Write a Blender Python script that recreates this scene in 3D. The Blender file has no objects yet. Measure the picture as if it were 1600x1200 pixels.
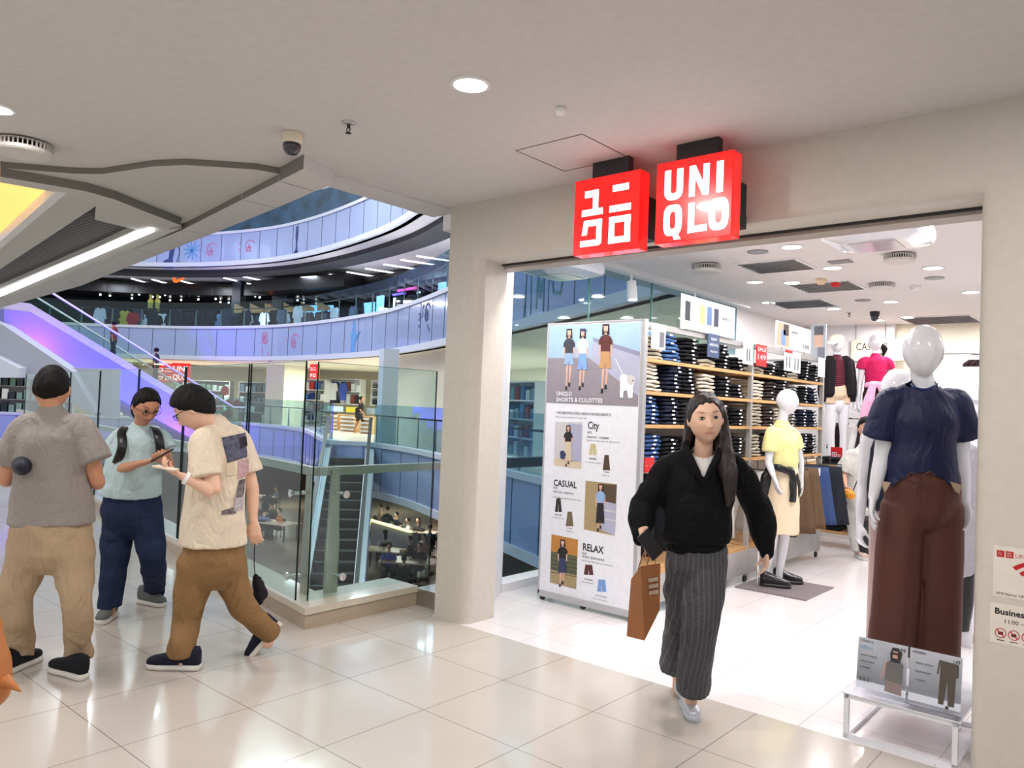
import bpy, bmesh, math, random
from mathutils import Vector, Matrix, noise
random.seed(7)
PI = math.pi
# ---------------------------------------------------------------- camera
F = 1199.0; CAM = Vector((0, 0, 1.53))
RM = Matrix(((.75832847, .01087209, -.65178196), (.65067238, .04802269, .75783855), (.03953961, -.99878707, .0293428)))
sc = bpy.context.scene
cd = bpy.data.cameras.new('camera'); cam = bpy.data.objects.new('camera', cd); sc.collection.objects.link(cam)
cd.sensor_width = 36; cd.lens = 36 * F / 1600; cd.clip_end = 300; cd.clip_start = .05
cam.matrix_world = Matrix.Translation(CAM) @ Matrix([[RM[r][0], -RM[r][1], -RM[r][2]] for r in range(3)]).to_4x4()
sc.camera = cam
# ---------------------------------------------------------------- world and view
w = bpy.data.worlds.new('world'); sc.world = w; w.use_nodes = True
w.node_tree.nodes['Background'].inputs[0].default_value = (.93, .95, 1, 1)
w.node_tree.nodes['Background'].inputs[1].default_value = .68
sc.view_settings.view_transform = 'Standard'; sc.view_settings.look = 'None'
sc.view_settings.gamma = 1; sc.view_settings.use_curve_mapping = False
sc.view_settings.exposure = 0.06

def lamp(name, loc, size, power, color=(1, 1, 1), rot=(0, 0, 0), shape='DISK', spread=None, size_y=None):
    l = bpy.data.lights.new(name, 'AREA'); l.shape = shape; l.size = size; l.energy = power; l.color = color
    if size_y: l.size_y = size_y
    if spread: l.spread = spread
    o = bpy.data.objects.new(name, l); o.location = loc; o.rotation_euler = rot; sc.collection.objects.link(o)
    return o
WARM = (1, .965, .935); WHITE = (1, .985, 1)
MALL_LIGHTS = [(-2.394, 2.417), (-4.62, 1.2), (-2.4, .2), (-.2, 2.4), (-.2, .2), (-4.6, -1.2), (-2.4, -2), (-6.9, .2), (-6.9, -1.8), (2, 1), (-9.5, .6), (-9.5, -1.4)]
for x, y in MALL_LIGHTS: lamp('mall_downlight_lamp', (x, y, 2.945), .17, 21, WARM)
CZ = 2.9   # store ceiling height
STORE_LIGHTS = [(1490, 329), (1270, 360), (1237, 385), (1301, 418), (1458, 418), (1373, 500), (1392, 471), (1303, 482), (818, 412), (1201, 472), (1517, 456), (1180, 440), (1237, 441), (1418, 495)]
# ---------------------------------------------------------------- projection helpers (photo pixel + a known plane -> place)
def _ray(px, py): return RM @ Vector((px - 800, py - 600, F))
def Q(px, py, d): r = _ray(px, py); return CAM + r * (d / F)
def PZ(px, py, z=0.0): r = _ray(px, py); return CAM + r * ((z - 1.53) / r.z)
def PY(px, py, y): r = _ray(px, py); return CAM + r * (y / r.y)
def PX(px, py, x): r = _ray(px, py); return CAM + r * (x / r.x)
def depth(p): return (RM.transposed() @ (Vector(p) - CAM)).z
def horiz(px): return 603 + .04 * px
for px, py in STORE_LIGHTS:
    p = PZ(px, py, CZ); lamp('store_downlight_and_fill', (p.x, p.y, CZ - .03), .16, 11, WHITE)
for x, y in ((-3.45, 4.5), (-2.5, 4.5), (-1.2, 7.5), (-.2, 9.5), (.4, 6.2), (-1.8, 11), (-.6, 13), (1.2, 8), (1.5, 11), (.3, 4.9), (-2.2, 4.9), (-3.0, 5.4)):  # first two are added fill lamps that brighten the poster panel
    lamp('store_downlight_and_fill', (x, y, CZ - .03), .16, 13, WHITE)
# atrium: daylight-white gallery lamps
for i, (px, d, z, e) in enumerate(((200, 30, 9, 2600), (450, 26, 9.5, 2600), (640, 20, 9.5, 1800), (300, 20, 7, 1300), (60, 22, 7, 1500))):
    p = Q(px, horiz(px), d); lamp('atrium_lamp', (p.x, p.y, z + 2), 3.5, e * .2, (.86, .92, 1))
# ---------------------------------------------------------------- materials
def lin(c):
    if isinstance(c, str): c = tuple(int(c[i:i + 2], 16) for i in (0, 2, 4))
    if max(c) > 1: c = tuple(x / 255 for x in c)
    return tuple(x / 12.92 if x <= .04045 else ((x + .055) / 1.055) ** 2.4 for x in c) + (1,)
_m = {}
def mat(name, col=(200, 200, 200), rough=.5, metal=0, emit=None, var=0, vscale=20, bump=0, bscale=60, coat=0, trans=0, ior=1.45, alpha=1, sheen=0, sss=0, stretch=None):
    if name in _m: return _m[name]
    m = bpy.data.materials.new(name); m.use_nodes = True; nt = m.node_tree; b = nt.nodes['Principled BSDF']; L = nt.links.new
    c = lin(col); b.inputs['Base Color'].default_value = c; b.inputs['Roughness'].default_value = rough; b.inputs['Metallic'].default_value = metal
    b.inputs['Coat Weight'].default_value = coat; b.inputs['Transmission Weight'].default_value = trans; b.inputs['IOR'].default_value = ior; b.inputs['Alpha'].default_value = alpha
    if coat: b.inputs['Coat Roughness'].default_value = .05
    if sheen: b.inputs['Sheen Weight'].default_value = sheen
    if sss: b.inputs['Subsurface Weight'].default_value = sss; b.inputs['Subsurface Radius'].default_value = (.012, .005, .003); b.inputs['Subsurface Scale'].default_value = 1
    if rough >= .6: b.inputs['Specular IOR Level'].default_value = .22
    if emit: b.inputs['Emission Color'].default_value = c; b.inputs['Emission Strength'].default_value = emit
    tc = nt.nodes.new('ShaderNodeTexCoord'); src = tc.outputs['Object']
    if stretch:
        mp = nt.nodes.new('ShaderNodeMapping'); mp.inputs['Scale'].default_value = stretch; L(src, mp.inputs[0]); src = mp.outputs[0]
    if var or not emit:
        n = nt.nodes.new('ShaderNodeTexNoise'); n.inputs['Scale'].default_value = vscale; n.inputs['Detail'].default_value = 4; L(src, n.inputs['Vector'])
        r = nt.nodes.new('ShaderNodeValToRGB'); v = var or .03
        r.color_ramp.elements[0].position = .3; r.color_ramp.elements[1].position = .7
        r.color_ramp.elements[0].color = tuple(x * (1 - v) for x in c[:3]) + (1,); r.color_ramp.elements[1].color = tuple(min(1, x * (1 + v)) for x in c[:3]) + (1,)
        L(n.outputs['Fac'], r.inputs[0]); L(r.outputs[0], b.inputs['Base Color'])
    if bump:
        n2 = nt.nodes.new('ShaderNodeTexNoise'); n2.inputs['Scale'].default_value = bscale; L(src, n2.inputs['Vector'])
        bp = nt.nodes.new('ShaderNodeBump'); bp.inputs['Strength'].default_value = bump; bp.inputs['Distance'].default_value = .01; L(n2.outputs['Fac'], bp.inputs['Height']); L(bp.outputs[0], b.inputs['Normal'])
    _m[name] = m; return m
def wrinkle(m, st=.55, sc_=7, stretch=(1, 1, .55)):
    """soft creases of worn cloth, as bump"""
    nt = m.node_tree; b = nt.nodes['Principled BSDF']; L = nt.links.new; tc = nt.nodes.new('ShaderNodeTexCoord'); mp = nt.nodes.new('ShaderNodeMapping'); mp.inputs['Scale'].default_value = stretch; L(tc.outputs['Object'], mp.inputs[0])
    n = nt.nodes.new('ShaderNodeTexNoise'); n.inputs['Scale'].default_value = sc_; n.inputs['Detail'].default_value = 3; n.inputs['Distortion'].default_value = 1.6; L(mp.outputs[0], n.inputs['Vector'])
    a = nt.nodes.new('ShaderNodeMath'); a.operation = 'SUBTRACT'; a.inputs[1].default_value = .5; L(n.outputs['Fac'], a.inputs[0]); ab = nt.nodes.new('ShaderNodeMath'); ab.operation = 'ABSOLUTE'; L(a.outputs[0], ab.inputs[0])
    bp = nt.nodes.new('ShaderNodeBump'); bp.inputs['Strength'].default_value = st; bp.inputs['Distance'].default_value = .07; L(ab.outputs[0], bp.inputs['Height'])
    old = b.inputs['Normal'].links[0].from_socket if b.inputs['Normal'].links else None
    if old: L(old, bp.inputs['Normal'])
    L(bp.outputs[0], b.inputs['Normal']); return m
def stripes(name, base, line, axis=0, scale=30, duty=.2, rough=.8, bump=0, mode='X'):
    """cloth or metal with thin parallel lines along one object axis"""
    if name in _m: return _m[name]
    m = mat(name, base, rough, bump=bump, sheen=.1); nt = m.node_tree; b = nt.nodes['Principled BSDF']; L = nt.links.new
    tc = nt.nodes.new('ShaderNodeTexCoord'); sp = nt.nodes.new('ShaderNodeSeparateXYZ'); L(tc.outputs['Object'], sp.inputs[0])
    src = sp.outputs[axis]
    if mode == 'XY':
        ad = nt.nodes.new('ShaderNodeMath'); ad.operation = 'ADD'; L(sp.outputs[0], ad.inputs[0]); L(sp.outputs[1], ad.inputs[1]); src = ad.outputs[0]
    mu = nt.nodes.new('ShaderNodeMath'); mu.operation = 'MULTIPLY'; mu.inputs[1].default_value = scale; L(src, mu.inputs[0])
    fr = nt.nodes.new('ShaderNodeMath'); fr.operation = 'FRACT'; L(mu.outputs[0], fr.inputs[0])
    lt = nt.nodes.new('ShaderNodeMath'); lt.operation = 'LESS_THAN'; lt.inputs[1].default_value = duty; L(fr.outputs[0], lt.inputs[0])
    mx = nt.nodes.new('ShaderNodeMix'); mx.data_type = 'RGBA'; L(lt.outputs[0], mx.inputs['Factor'])
    mx.inputs['A'].default_value = lin(base); mx.inputs['B'].default_value = lin(line)
    L(mx.outputs['Result'], b.inputs['Base Color']); return m
def tiles(name, col, grout, rough, size=.605, ox=-2.815, oy=3.905, gw=.004, veins=.04):
    m = mat(name, col, rough, coat=.35); nt = m.node_tree; b = nt.nodes['Principled BSDF']; L = nt.links.new
    g = nt.nodes.new('ShaderNodeNewGeometry'); sp = nt.nodes.new('ShaderNodeSeparateXYZ'); L(g.outputs['Position'], sp.inputs[0])
    outs = []
    for k, o in ((0, ox), (1, oy)):
        a = nt.nodes.new('ShaderNodeMath'); a.operation = 'SUBTRACT'; a.inputs[1].default_value = o - gw / 2; L(sp.outputs[k], a.inputs[0])
        d = nt.nodes.new('ShaderNodeMath'); d.operation = 'DIVIDE'; d.inputs[1].default_value = size; L(a.outputs[0], d.inputs[0])
        f = nt.nodes.new('ShaderNodeMath'); f.operation = 'FRACT'; L(d.outputs[0], f.inputs[0])
        l = nt.nodes.new('ShaderNodeMath'); l.operation = 'LESS_THAN'; l.inputs[1].default_value = gw / size; L(f.outputs[0], l.inputs[0]); outs.append(l)
    mxx = nt.nodes.new('ShaderNodeMath'); mxx.operation = 'MAXIMUM'; L(outs[0].outputs[0], mxx.inputs[0]); L(outs[1].outputs[0], mxx.inputs[1])
    n = nt.nodes.new('ShaderNodeTexNoise'); n.inputs['Scale'].default_value = 1.3; n.inputs['Detail'].default_value = 6; L(g.outputs['Position'], n.inputs['Vector'])
    r = nt.nodes.new('ShaderNodeValToRGB'); c = lin(col); r.color_ramp.elements[0].position = .35; r.color_ramp.elements[1].position = .65
    r.color_ramp.elements[0].color = tuple(x * (1 - veins) for x in c[:3]) + (1,); r.color_ramp.elements[1].color = tuple(min(1, x * (1 + veins)) for x in c[:3]) + (1,); L(n.outputs['Fac'], r.inputs[0])
    mx = nt.nodes.new('ShaderNodeMix'); mx.data_type = 'RGBA'; L(mxx.outputs[0], mx.inputs['Factor']); L(r.outputs[0], mx.inputs['A']); mx.inputs['B'].default_value = lin(grout)
    L(mx.outputs['Result'], b.inputs['Base Color']); b.inputs['Coat Roughness'].default_value = .04
    b.inputs['Roughness'].default_value = rough; return m
M_floor = tiles('mall_tile', (196, 188, 178), (120, 108, 95), .16)
M_sfloor = tiles('store_tile', (238, 232, 232), (175, 165, 160), .2, ox=-2.6, oy=4.1, gw=.003, veins=.015)
M_ceil = mat('ceiling_paint', (210, 207, 206), .75); M_ceil2 = mat('ceiling_paint_grey', (203, 201, 196), .75)
M_wall = mat('wall_paint', (206, 200, 188), .45); M_white = mat('white_paint', (238, 236, 236), .5); M_sceil = mat('store_ceiling_paint', (232, 226, 224), .7)
M_steel = mat('brushed_steel', (178, 176, 168), .3, .9, var=.12, vscale=200, stretch=(1, 1, .03)); M_chrome = mat('chrome', (215, 215, 215), .12, 1)
M_black = mat('black_plastic', (18, 18, 20), .35); M_dark = mat('dark_grey', (60, 60, 62), .6); M_grey = mat('mid_grey', (140, 140, 142), .5)
M_alu = mat('aluminium', (190, 190, 192), .35, .6); M_wood = mat('light_wood', (206, 160, 105), .5, var=.18, vscale=9, stretch=(4, .6, 14))
M_wgloss = mat('white_gloss', (232, 232, 238), .12, coat=.6); M_red = mat('sign_red', (214, 22, 20), .25, emit=1.0, coat=.5); M_redm = mat('matt_red', (200, 25, 30), .5)
M_glow = mat('lamp_white', (255, 252, 246), .5, emit=9); M_glow2 = mat('tube_white', (250, 250, 255), .5, emit=4); M_lett = mat('letter_white', (255, 255, 255), .5, emit=1.6)
M_skin = mat('skin_light', (222, 176, 150), .5, sss=.12, var=.04, vscale=30); M_skin2 = mat('skin_tan', (188, 128, 98), .5, sss=.12, var=.05, vscale=30)
M_hair = mat('black_hair', (14, 11, 11), .62, var=.5, vscale=60, bump=.5, bscale=160, stretch=(1, 1, .15)); M_hairb = mat('brown_black_hair', (36, 24, 21), .42, var=.6, vscale=110, bump=.5, bscale=160, stretch=(1, 1, .05))
def glassmat(name, tint, a, rough=.02):
    m = bpy.data.materials.new(name); m.use_nodes = True; nt = m.node_tree; nt.nodes.clear(); L = nt.links.new
    o = nt.nodes.new('ShaderNodeOutputMaterial'); tr = nt.nodes.new('ShaderNodeBsdfTransparent'); gl = nt.nodes.new('ShaderNodeBsdfGlossy'); mx = nt.nodes.new('ShaderNodeMixShader'); fr = nt.nodes.new('ShaderNodeLayerWeight')
    tr.inputs[0].default_value = lin(tint); gl.inputs['Roughness'].default_value = rough; fr.inputs[0].default_value = .5
    pw = nt.nodes.new('ShaderNodeMath'); pw.operation = 'POWER'; pw.inputs[1].default_value = 4; L(fr.outputs['Facing'], pw.inputs[0])
    mu = nt.nodes.new('ShaderNodeMath'); mu.operation = 'MULTIPLY_ADD'; mu.inputs[1].default_value = .5 * a; mu.inputs[2].default_value = .035 * a; L(pw.outputs[0], mu.inputs[0])
    L(mu.outputs[0], mx.inputs[0]); L(tr.outputs[0], mx.inputs[1]); L(gl.outputs[0], mx.inputs[2]); L(mx.outputs[0], o.inputs[0]); return m
M_glass = glassmat('clear_glass', (238, 248, 245), 1.0); M_glassb = glassmat('blue_glass', (212, 230, 236), 1.1); M_acr = glassmat('acrylic', (252, 253, 255), .7)
M_gedge = mat('glass_edge_dark', (16, 34, 30), .2); M_gcap = mat('glass_edge_green', (120, 165, 150), .2)
# ---------------------------------------------------------------- mesh helpers
def link(o): sc.collection.objects.link(o); return o
def thing(name, label, cat, loc, group=None):
    o = bpy.data.objects.new(name, None); o.location = loc; o.empty_display_size = .1; link(o); o['label'] = label; o['category'] = cat
    if group: o['group'] = group
    return o
def tag(o, label, cat, group=None, kind=None):
    o['label'] = label; o['category'] = cat
    if group: o['group'] = group
    if kind: o['kind'] = kind
    return o
def wloc(o):
    v = Vector((0, 0, 0))
    while o: v += o.location; o = o.parent
    return v
def obj(name, bm, m, parent=None, smooth=False, org=None, kind=None):
    """bm in world coordinates -> one mesh object, origin at the parent's base or at its own base"""
    me = bm if isinstance(bm, bpy.types.Mesh) else bpy.data.meshes.new(name)
    if me is not bm: bmesh.ops.recalc_face_normals(bm, faces=bm.faces[:]); bm.to_mesh(me); bm.free()
    if parent is not None: o0 = wloc(parent)
    elif org is not None: o0 = Vector(org)
    else:
        xs = [v.co for v in me.vertices]
        o0 = Vector(((min(v.x for v in xs) + max(v.x for v in xs)) / 2, (min(v.y for v in xs) + max(v.y for v in xs)) / 2, min(v.z for v in xs)))
    me.transform(Matrix.Translation(-o0))
    for q in (m if isinstance(m, (list, tuple)) else [m]): me.materials.append(q)
    if smooth:
        for p in me.polygons: p.use_smooth = True
    o = bpy.data.objects.new(name, me); link(o)
    if parent is not None: o.parent = parent
    else: o.location = o0
    if kind: o['kind'] = kind
    return o
def struct(name, bm, m, **k): return obj(name, bm, m, kind='structure', **k)
def B(): return bmesh.new()
def box(bm, c, s, rz=0, bev=0, mi=0, M=None):
    r = bmesh.ops.create_cube(bm, size=1.0)['verts']
    T = Matrix.Translation(c) @ (M.to_4x4() if M else Matrix.Rotation(rz, 4, 'Z')) @ Matrix.Diagonal((s[0], s[1], s[2], 1))
    bmesh.ops.transform(bm, matrix=T, verts=r); fs = {f for v in r for f in v.link_faces}
    for f in fs: f.material_index = mi
    if bev:
        es = list({e for v in r for e in v.link_edges}); bmesh.ops.bevel(bm, geom=es, offset=bev, segments=2, affect='EDGES', profile=.5)
    return bm
def bx(a, b, bev=0, bm=None, mi=0):
    bm = bm or B(); return box(bm, [(a[i] + b[i]) / 2 for i in range(3)], [abs(b[i] - a[i]) for i in range(3)], bev=bev, mi=mi)
def cyl(bm, a, b, r, r2=None, n=16, mi=0, caps=True):
    a = Vector(a); b = Vector(b); r2 = r if r2 is None else r2
    z = (b - a).normalized(); x = z.orthogonal().normalized(); y = z.cross(x)
    A = [bm.verts.new(a + (x * math.cos(2 * PI * i / n) + y * math.sin(2 * PI * i / n)) * r) for i in range(n)]
    C = [bm.verts.new(b + (x * math.cos(2 * PI * i / n) + y * math.sin(2 * PI * i / n)) * r2) for i in range(n)]
    fs = [bm.faces.new((A[i], A[(i + 1) % n], C[(i + 1) % n], C[i])) for i in range(n)]
    if caps: fs += [bm.faces.new(A[::-1]), bm.faces.new(C)]
    for f in fs: f.material_index = mi
    return bm
def prism(bm, pts, off, mi=0):
    """closed polygon (world points) extruded by vector off"""
    off = Vector(off); A = [bm.verts.new(p) for p in pts]; C = [bm.verts.new(Vector(p) + off) for p in pts]; n = len(A)
    fs = [bm.faces.new(A[::-1]), bm.faces.new(C)] + [bm.faces.new((A[i], A[(i + 1) % n], C[(i + 1) % n], C[i])) for i in range(n)]
    for f in fs: f.material_index = mi
    return bm
def plate(pix, z, th, bm=None, mi=0):
    return prism(bm or B(), [PZ(x, y, z) for x, y in pix], (0, 0, th), mi)
def ell(bm, c, r, n=16, m=10, M=None, mi=0):
    vs = bmesh.ops.create_uvsphere(bm, u_segments=n, v_segments=m, radius=1)['verts']
    T = Matrix.Translation(c) @ (M.to_4x4() if M else Matrix.Identity(4)) @ Matrix.Diagonal((r[0], r[1], r[2], 1))
    bmesh.ops.transform(bm, matrix=T, verts=vs)
    for f in {f for v in vs for f in v.link_faces}: f.material_index = mi
    return vs
def lathe(bm, c, prof, n=32, mi=0):
    rows = [[bm.verts.new((c[0] + r * math.cos(2 * PI * i / n), c[1] + r * math.sin(2 * PI * i / n), c[2] + z)) for i in range(n)] for r, z in prof]
    for A, C in zip(rows, rows[1:]):
        for i in range(n): bm.faces.new((A[i], A[(i + 1) % n], C[(i + 1) % n], C[i])).material_index = mi
    for R_, rev in ((rows[0], 1), (rows[-1], 0)):
        bm.faces.new(R_[::-1] if rev else R_).material_index = mi
    return bm
def loft(bm, rings, n=18, mi=0, caps=True):
    """rings: (centre, axis u scaled, axis v scaled[, power])"""
    rows = []
    for rg in rings:
        c, u, v = rg[:3]; pw = rg[3] if len(rg) > 3 else 1.0; row = []
        for i in range(n):
            a = 2 * PI * i / n; ca, sa = math.cos(a), math.sin(a)
            if pw != 1: ca = math.copysign(abs(ca) ** pw, ca); sa = math.copysign(abs(sa) ** pw, sa)
            row.append(bm.verts.new(Vector(c) + u * ca + v * sa))
        rows.append(row)
    for A, C in zip(rows, rows[1:]):
        for i in range(n): bm.faces.new((A[i], A[(i + 1) % n], C[(i + 1) % n], C[i])).material_index = mi
    if caps: bm.faces.new(rows[0][::-1]).material_index = mi; bm.faces.new(rows[-1]).material_index = mi
    return bm
def limb(bm, pts, rad, side=Vector((1, 0, 0)), n=14, sub=4, caps=True):
    """smooth tapering limb through pts; rad = r or (ra along side, rb)"""
    P = [Vector(p) for p in pts]; Rr = [(r, r) if not isinstance(r, (tuple, list)) else tuple(r) for r in rad]; C = []
    for i in range(len(P) - 1):
        p0 = P[max(i - 1, 0)]; p1 = P[i]; p2 = P[i + 1]; p3 = P[min(i + 2, len(P) - 1)]
        for k in range(sub):
            t = k / sub; q = .5 * ((2 * p1) + (p2 - p0) * t + (2 * p0 - 5 * p1 + 4 * p2 - p3) * t * t + (3 * p1 - p0 - 3 * p2 + p3) * t ** 3)
            s = t * t * (3 - 2 * t); C.append((q, (Rr[i][0] * (1 - s) + Rr[i + 1][0] * s, Rr[i][1] * (1 - s) + Rr[i + 1][1] * s)))
    C.append((P[-1], Rr[-1])); rings = []
    for i, (q, r) in enumerate(C):
        t = (C[min(i + 1, len(C) - 1)][0] - C[max(i - 1, 0)][0]).normalized()
        u = side - t * side.dot(t)
        if u.length < .15: u = t.orthogonal()
        u.normalize(); v = t.cross(u); rings.append((q, u * r[0], v * r[1]))
    if caps:
        for idx, sg in ((0, -1), (-1, 1)):
            if caps == 'e' and idx == -1 or caps == 's' and idx == 0: continue
            q, u, v = rings[idx]; t = u.cross(v).normalized() * sg * (1 if u.cross(v).dot((C[-1][0] - C[0][0])) > 0 else -1); r = min(u.length, v.length)
            e = [(q + t * r * .45, u * .8, v * .8), (q + t * r * .75, u * .45, v * .45)]
            rings = (e[::-1] + rings) if idx == 0 else (rings + e)
    return loft(bm, rings, n, caps=True)
def fuse(bm, vox=.01, smooth=2, wr=None):
    """overlapping closed shapes -> one continuous surface"""
    me = bpy.data.meshes.new('tmp'); bmesh.ops.recalc_face_normals(bm, faces=bm.faces[:]); bm.to_mesh(me); bm.free(); o = bpy.data.objects.new('tmp', me); link(o)
    r = o.modifiers.new('r', 'REMESH'); r.mode = 'VOXEL'; r.voxel_size = vox; r.adaptivity = 0
    if smooth: s = o.modifiers.new('s', 'SMOOTH'); s.iterations = smooth; s.factor = .5
    dg = bpy.context.evaluated_depsgraph_get(); dg.update(); m2 = bpy.data.meshes.new_from_object(o.evaluated_get(dg))
    bpy.data.objects.remove(o); bpy.data.meshes.remove(me)
    if wr:
        ns = [v.normal.copy() for v in m2.vertices]
        for v, nn in zip(m2.vertices, ns): v.co += nn * wr(v.co)
    return m2
def folds(amp=.006, sx=9, sz=22, seed=0, zdir=None):
    def f(co):
        ph = 26 * (co.z + .35 * (co.x + co.y) + .05 * math.sin(co.x * 14 + seed)); mk = max(0, noise.noise(Vector((co.x * 3 + seed, co.y * 3, co.z * 3 + 5))))
        return g(co) + amp * .9 * mk * math.sin(ph * 1.9 + seed)
    def g(co):
        a = noise.noise(Vector((co.x * sx + seed, co.y * sx, co.z * sz))); b = noise.noise(Vector((co.x * sx * 2.3, co.y * sx * 2.3 + seed, co.z * sz * 1.1 + 9)))
        return amp * (a + .5 * b - .15)
    return f
_fc = {}
def text_mesh(s, h, bold=0):
    key = (s, round(h, 4), bold)
    if key in _fc: return _fc[key].copy()
    c = bpy.data.curves.new('t', 'FONT'); c.body = s; c.size = h / .73; c.offset = bold; c.resolution_u = 2
    o = bpy.data.objects.new('t', c); link(o); dg = bpy.context.evaluated_depsgraph_get(); dg.update()
    me = bpy.data.meshes.new_from_object(o.evaluated_get(dg)); bpy.data.objects.remove(o); bpy.data.curves.remove(c); _fc[key] = me.copy(); return me
def text_on(bm, s, h, O, ux, uz, mi=0, width=None, align='l', bold=0, lift=.0012, mirror=False):
    if any(ord(c_) > 0x2e80 for c_ in s): h *= .7
    """lettering laid on a surface: origin O (baseline left), ux = reading direction, uz = up"""
    me = text_mesh(s, h, bold)
    if not len(me.vertices): return bm
    xs = [v.co.x for v in me.vertices]; x0, x1 = min(xs), max(xs); k = (width / (x1 - x0)) if width else 1
    dx = {'l': -x0, 'c': -(x0 + x1) / 2, 'r': -x1}[align]; nn = ux.cross(uz); vs = [bm.verts.new(O + ux * ((v.co.x + dx) * k) + uz * v.co.y + nn * lift) for v in me.vertices]
    for p in me.polygons:
        try: bm.faces.new([vs[i] for i in p.vertices]).material_index = mi
        except ValueError: pass
    return bm
def quad(bm, O, ux, uz, x0, y0, x1, y1, mi=0, lift=.001):
    nn = ux.cross(uz); f = bm.faces.new([bm.verts.new(O + ux * x + uz * y + nn * lift) for x, y in ((x0, y0), (x1, y0), (x1, y1), (x0, y1))]); f.material_index = mi; return bm
def poly(bm, O, ux, uz, pts, mi=0, lift=.0012):
    nn = ux.cross(uz); f = bm.faces.new([bm.verts.new(O + ux * x + uz * y + nn * lift) for x, y in pts]); f.material_index = mi; return bm
def copy_thing(src, loc, label=None, rz=None, **kw):
    c = src.copy(); link(c); c.location = loc
    if rz is not None: c.rotation_euler = (0, 0, rz)
    if label: c['label'] = label
    for k, v in kw.items(): c[k] = v
    for ch in list(src.children):
        d = ch.copy(); link(d); d.parent = c
        for g in list(ch.children): e = g.copy(); link(e); e.parent = d
    return c
UX = Vector((1, 0, 0)); UY = Vector((0, 1, 0)); UZ = Vector((0, 0, 1))
# ================================================================ THE SETTING
HC = 2.965; SY = 3.9            # mall ceiling height, storefront plane
struct('floor', prism(B(), [(-2.0, SY, 0), (6, SY, 0), (6, -6, 0), (-24, -6, 0), (-24, 6.15, 0), (-10.9, 4.15, 0), (-4.33, 3.03, 0), (-4.33, 4.02, 0), (-4.03, 4.02, 0), (-4.03, SY, 0)][::-1], (0, 0, -.3)), M_floor)
struct('floor_store', prism(B(), [(-4.03, SY, 0), (6, SY, 0), (6, 17, 0), (-4.3, 17, 0), (-4.3, 4.8, 0), (-4.03, 4.1, 0)], (0, 0, -.3)), M_sfloor)
# ceiling of the mall with dropped curved leaf panels towards the atrium
e1 = PZ(522, 287, HC); e2 = PZ(697, 343, HC)
cut = [PZ(x, y, HC) for x, y in ((469, 261), (438, 268), (400, 261), (340, 257), (290, 254), (240, 256), (200, 262), (160, 268), (140, 268), (110, 267), (60, 263), (0, 258))]
def flat(ps, z): return [Vector((p[0], p[1], z)) for p in ps]
struct('ceiling', prism(B(), flat([(6, SY), (6, -6), (-14, -6), (-14, .2)] + [tuple(c[:2]) for c in cut[::-1]] + [(e1.x + .05, e1.y - .25), (-4.36, SY)], HC), (0, 0, .3)), M_ceil)
h1, h2 = HC - .04, HC - .10
leaf = [(469, 263), (400, 300), (350, 325), (283, 350), (250, 337), (225, 325), (180, 307), (135, 294), (60, 281), (0, 272), (0, 262), (60, 267), (110, 271), (140, 272), (160, 272), (200, 266), (240, 260), (290, 258), (340, 261), (400, 265), (438, 272)]
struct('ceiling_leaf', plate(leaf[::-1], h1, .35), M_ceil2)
# edge strip, in panels with joints
top = [(522, 287), (469, 267), (436, 284), (378, 312), (283, 362), (208, 392), (100, 436), (0, 478 - 8)]
bot = [(522, 287), (500, 297), (490, 299), (430, 325), (330, 366), (250, 397), (125, 447), (0, 482)]
ts = [(475, 263), (436, 283), (378, 312), (283, 360), (208, 390), (100, 434), (0, 469)]; bs = [(522, 288), (492, 299), (432, 325), (330, 366), (250, 397), (125, 447), (-10, 484)]
bm = B()
for i in range(6):
    hs = HC - .085; a, b, c, d = PZ(*ts[i], hs), PZ(*ts[i + 1], hs), PZ(*bs[i + 1], hs), PZ(*bs[i], hs)
    g = (b - a).normalized() * .008; g2 = (c - d).normalized() * .008
    prism(bm, [a + g, d + g2, c - g2, b - g], (0, 0, .4))
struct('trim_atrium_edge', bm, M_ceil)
struct('trim_atrium_side', prism(B(), flat([(-4.30, 2.95), (-4.30, SY + .1), (-4.02, SY + .1), (-4.08, 2.72), (e1.x, e1.y)], HC - .012), (0, 0, .4)), M_ceil)
# lower-left ceiling: panel, warm cove, dark mesh, linear lamp
pan = [(283, 353), (225, 330), (180, 312), (135, 299), (60, 286), (0, 276), (0, 284), (85, 299), (105, 302), (155, 313), (148, 343), (210, 359), (268, 352)]
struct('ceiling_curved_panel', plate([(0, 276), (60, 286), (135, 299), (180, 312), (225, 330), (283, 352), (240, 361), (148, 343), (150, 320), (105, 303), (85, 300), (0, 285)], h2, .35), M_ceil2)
struct('ceiling_linear_bay', plate([(-5, 452), (148, 388), (212, 359), (148, 343), (240, 361), (283, 357), (208, 390), (100, 434), (-5, 471)], h2 + .01, .35), M_ceil2)
struct('ceiling_mesh', plate([(-5, 420), (150, 318), (150, 343), (215, 357), (-5, 453)], h2 + .06, .3), stripes('dark_mesh', (92, 90, 88), (48, 47, 46), axis=1, scale=22, duty=.5))
struct('ceiling_grey_band', plate([(-5, 392), (103, 301), (152, 313), (150, 322), (-5, 424)], h2 + .02, .3), M_ceil2)
M_warm = mat('warm_cove', (255, 196, 110), .6, emit=1.1, var=.25, vscale=1.2)
cv = struct('ceiling_warm_cove', plate([(-5, 284), (88, 299), (-5, 384)], h2 + .08, .3), M_warm)
struct('trim_cove_edge', plate([(88, 299), (104, 302), (-5, 394), (-5, 382)], h2 - .005, .1), M_white)
o = obj('linear_light', plate([(236, 361), (241, 362), (-5, 466), (-5, 461)], h2 - .03, .028), M_glow2); tag(o, 'long thin white linear lamp along the ceiling edge by the atrium', 'light')
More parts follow.
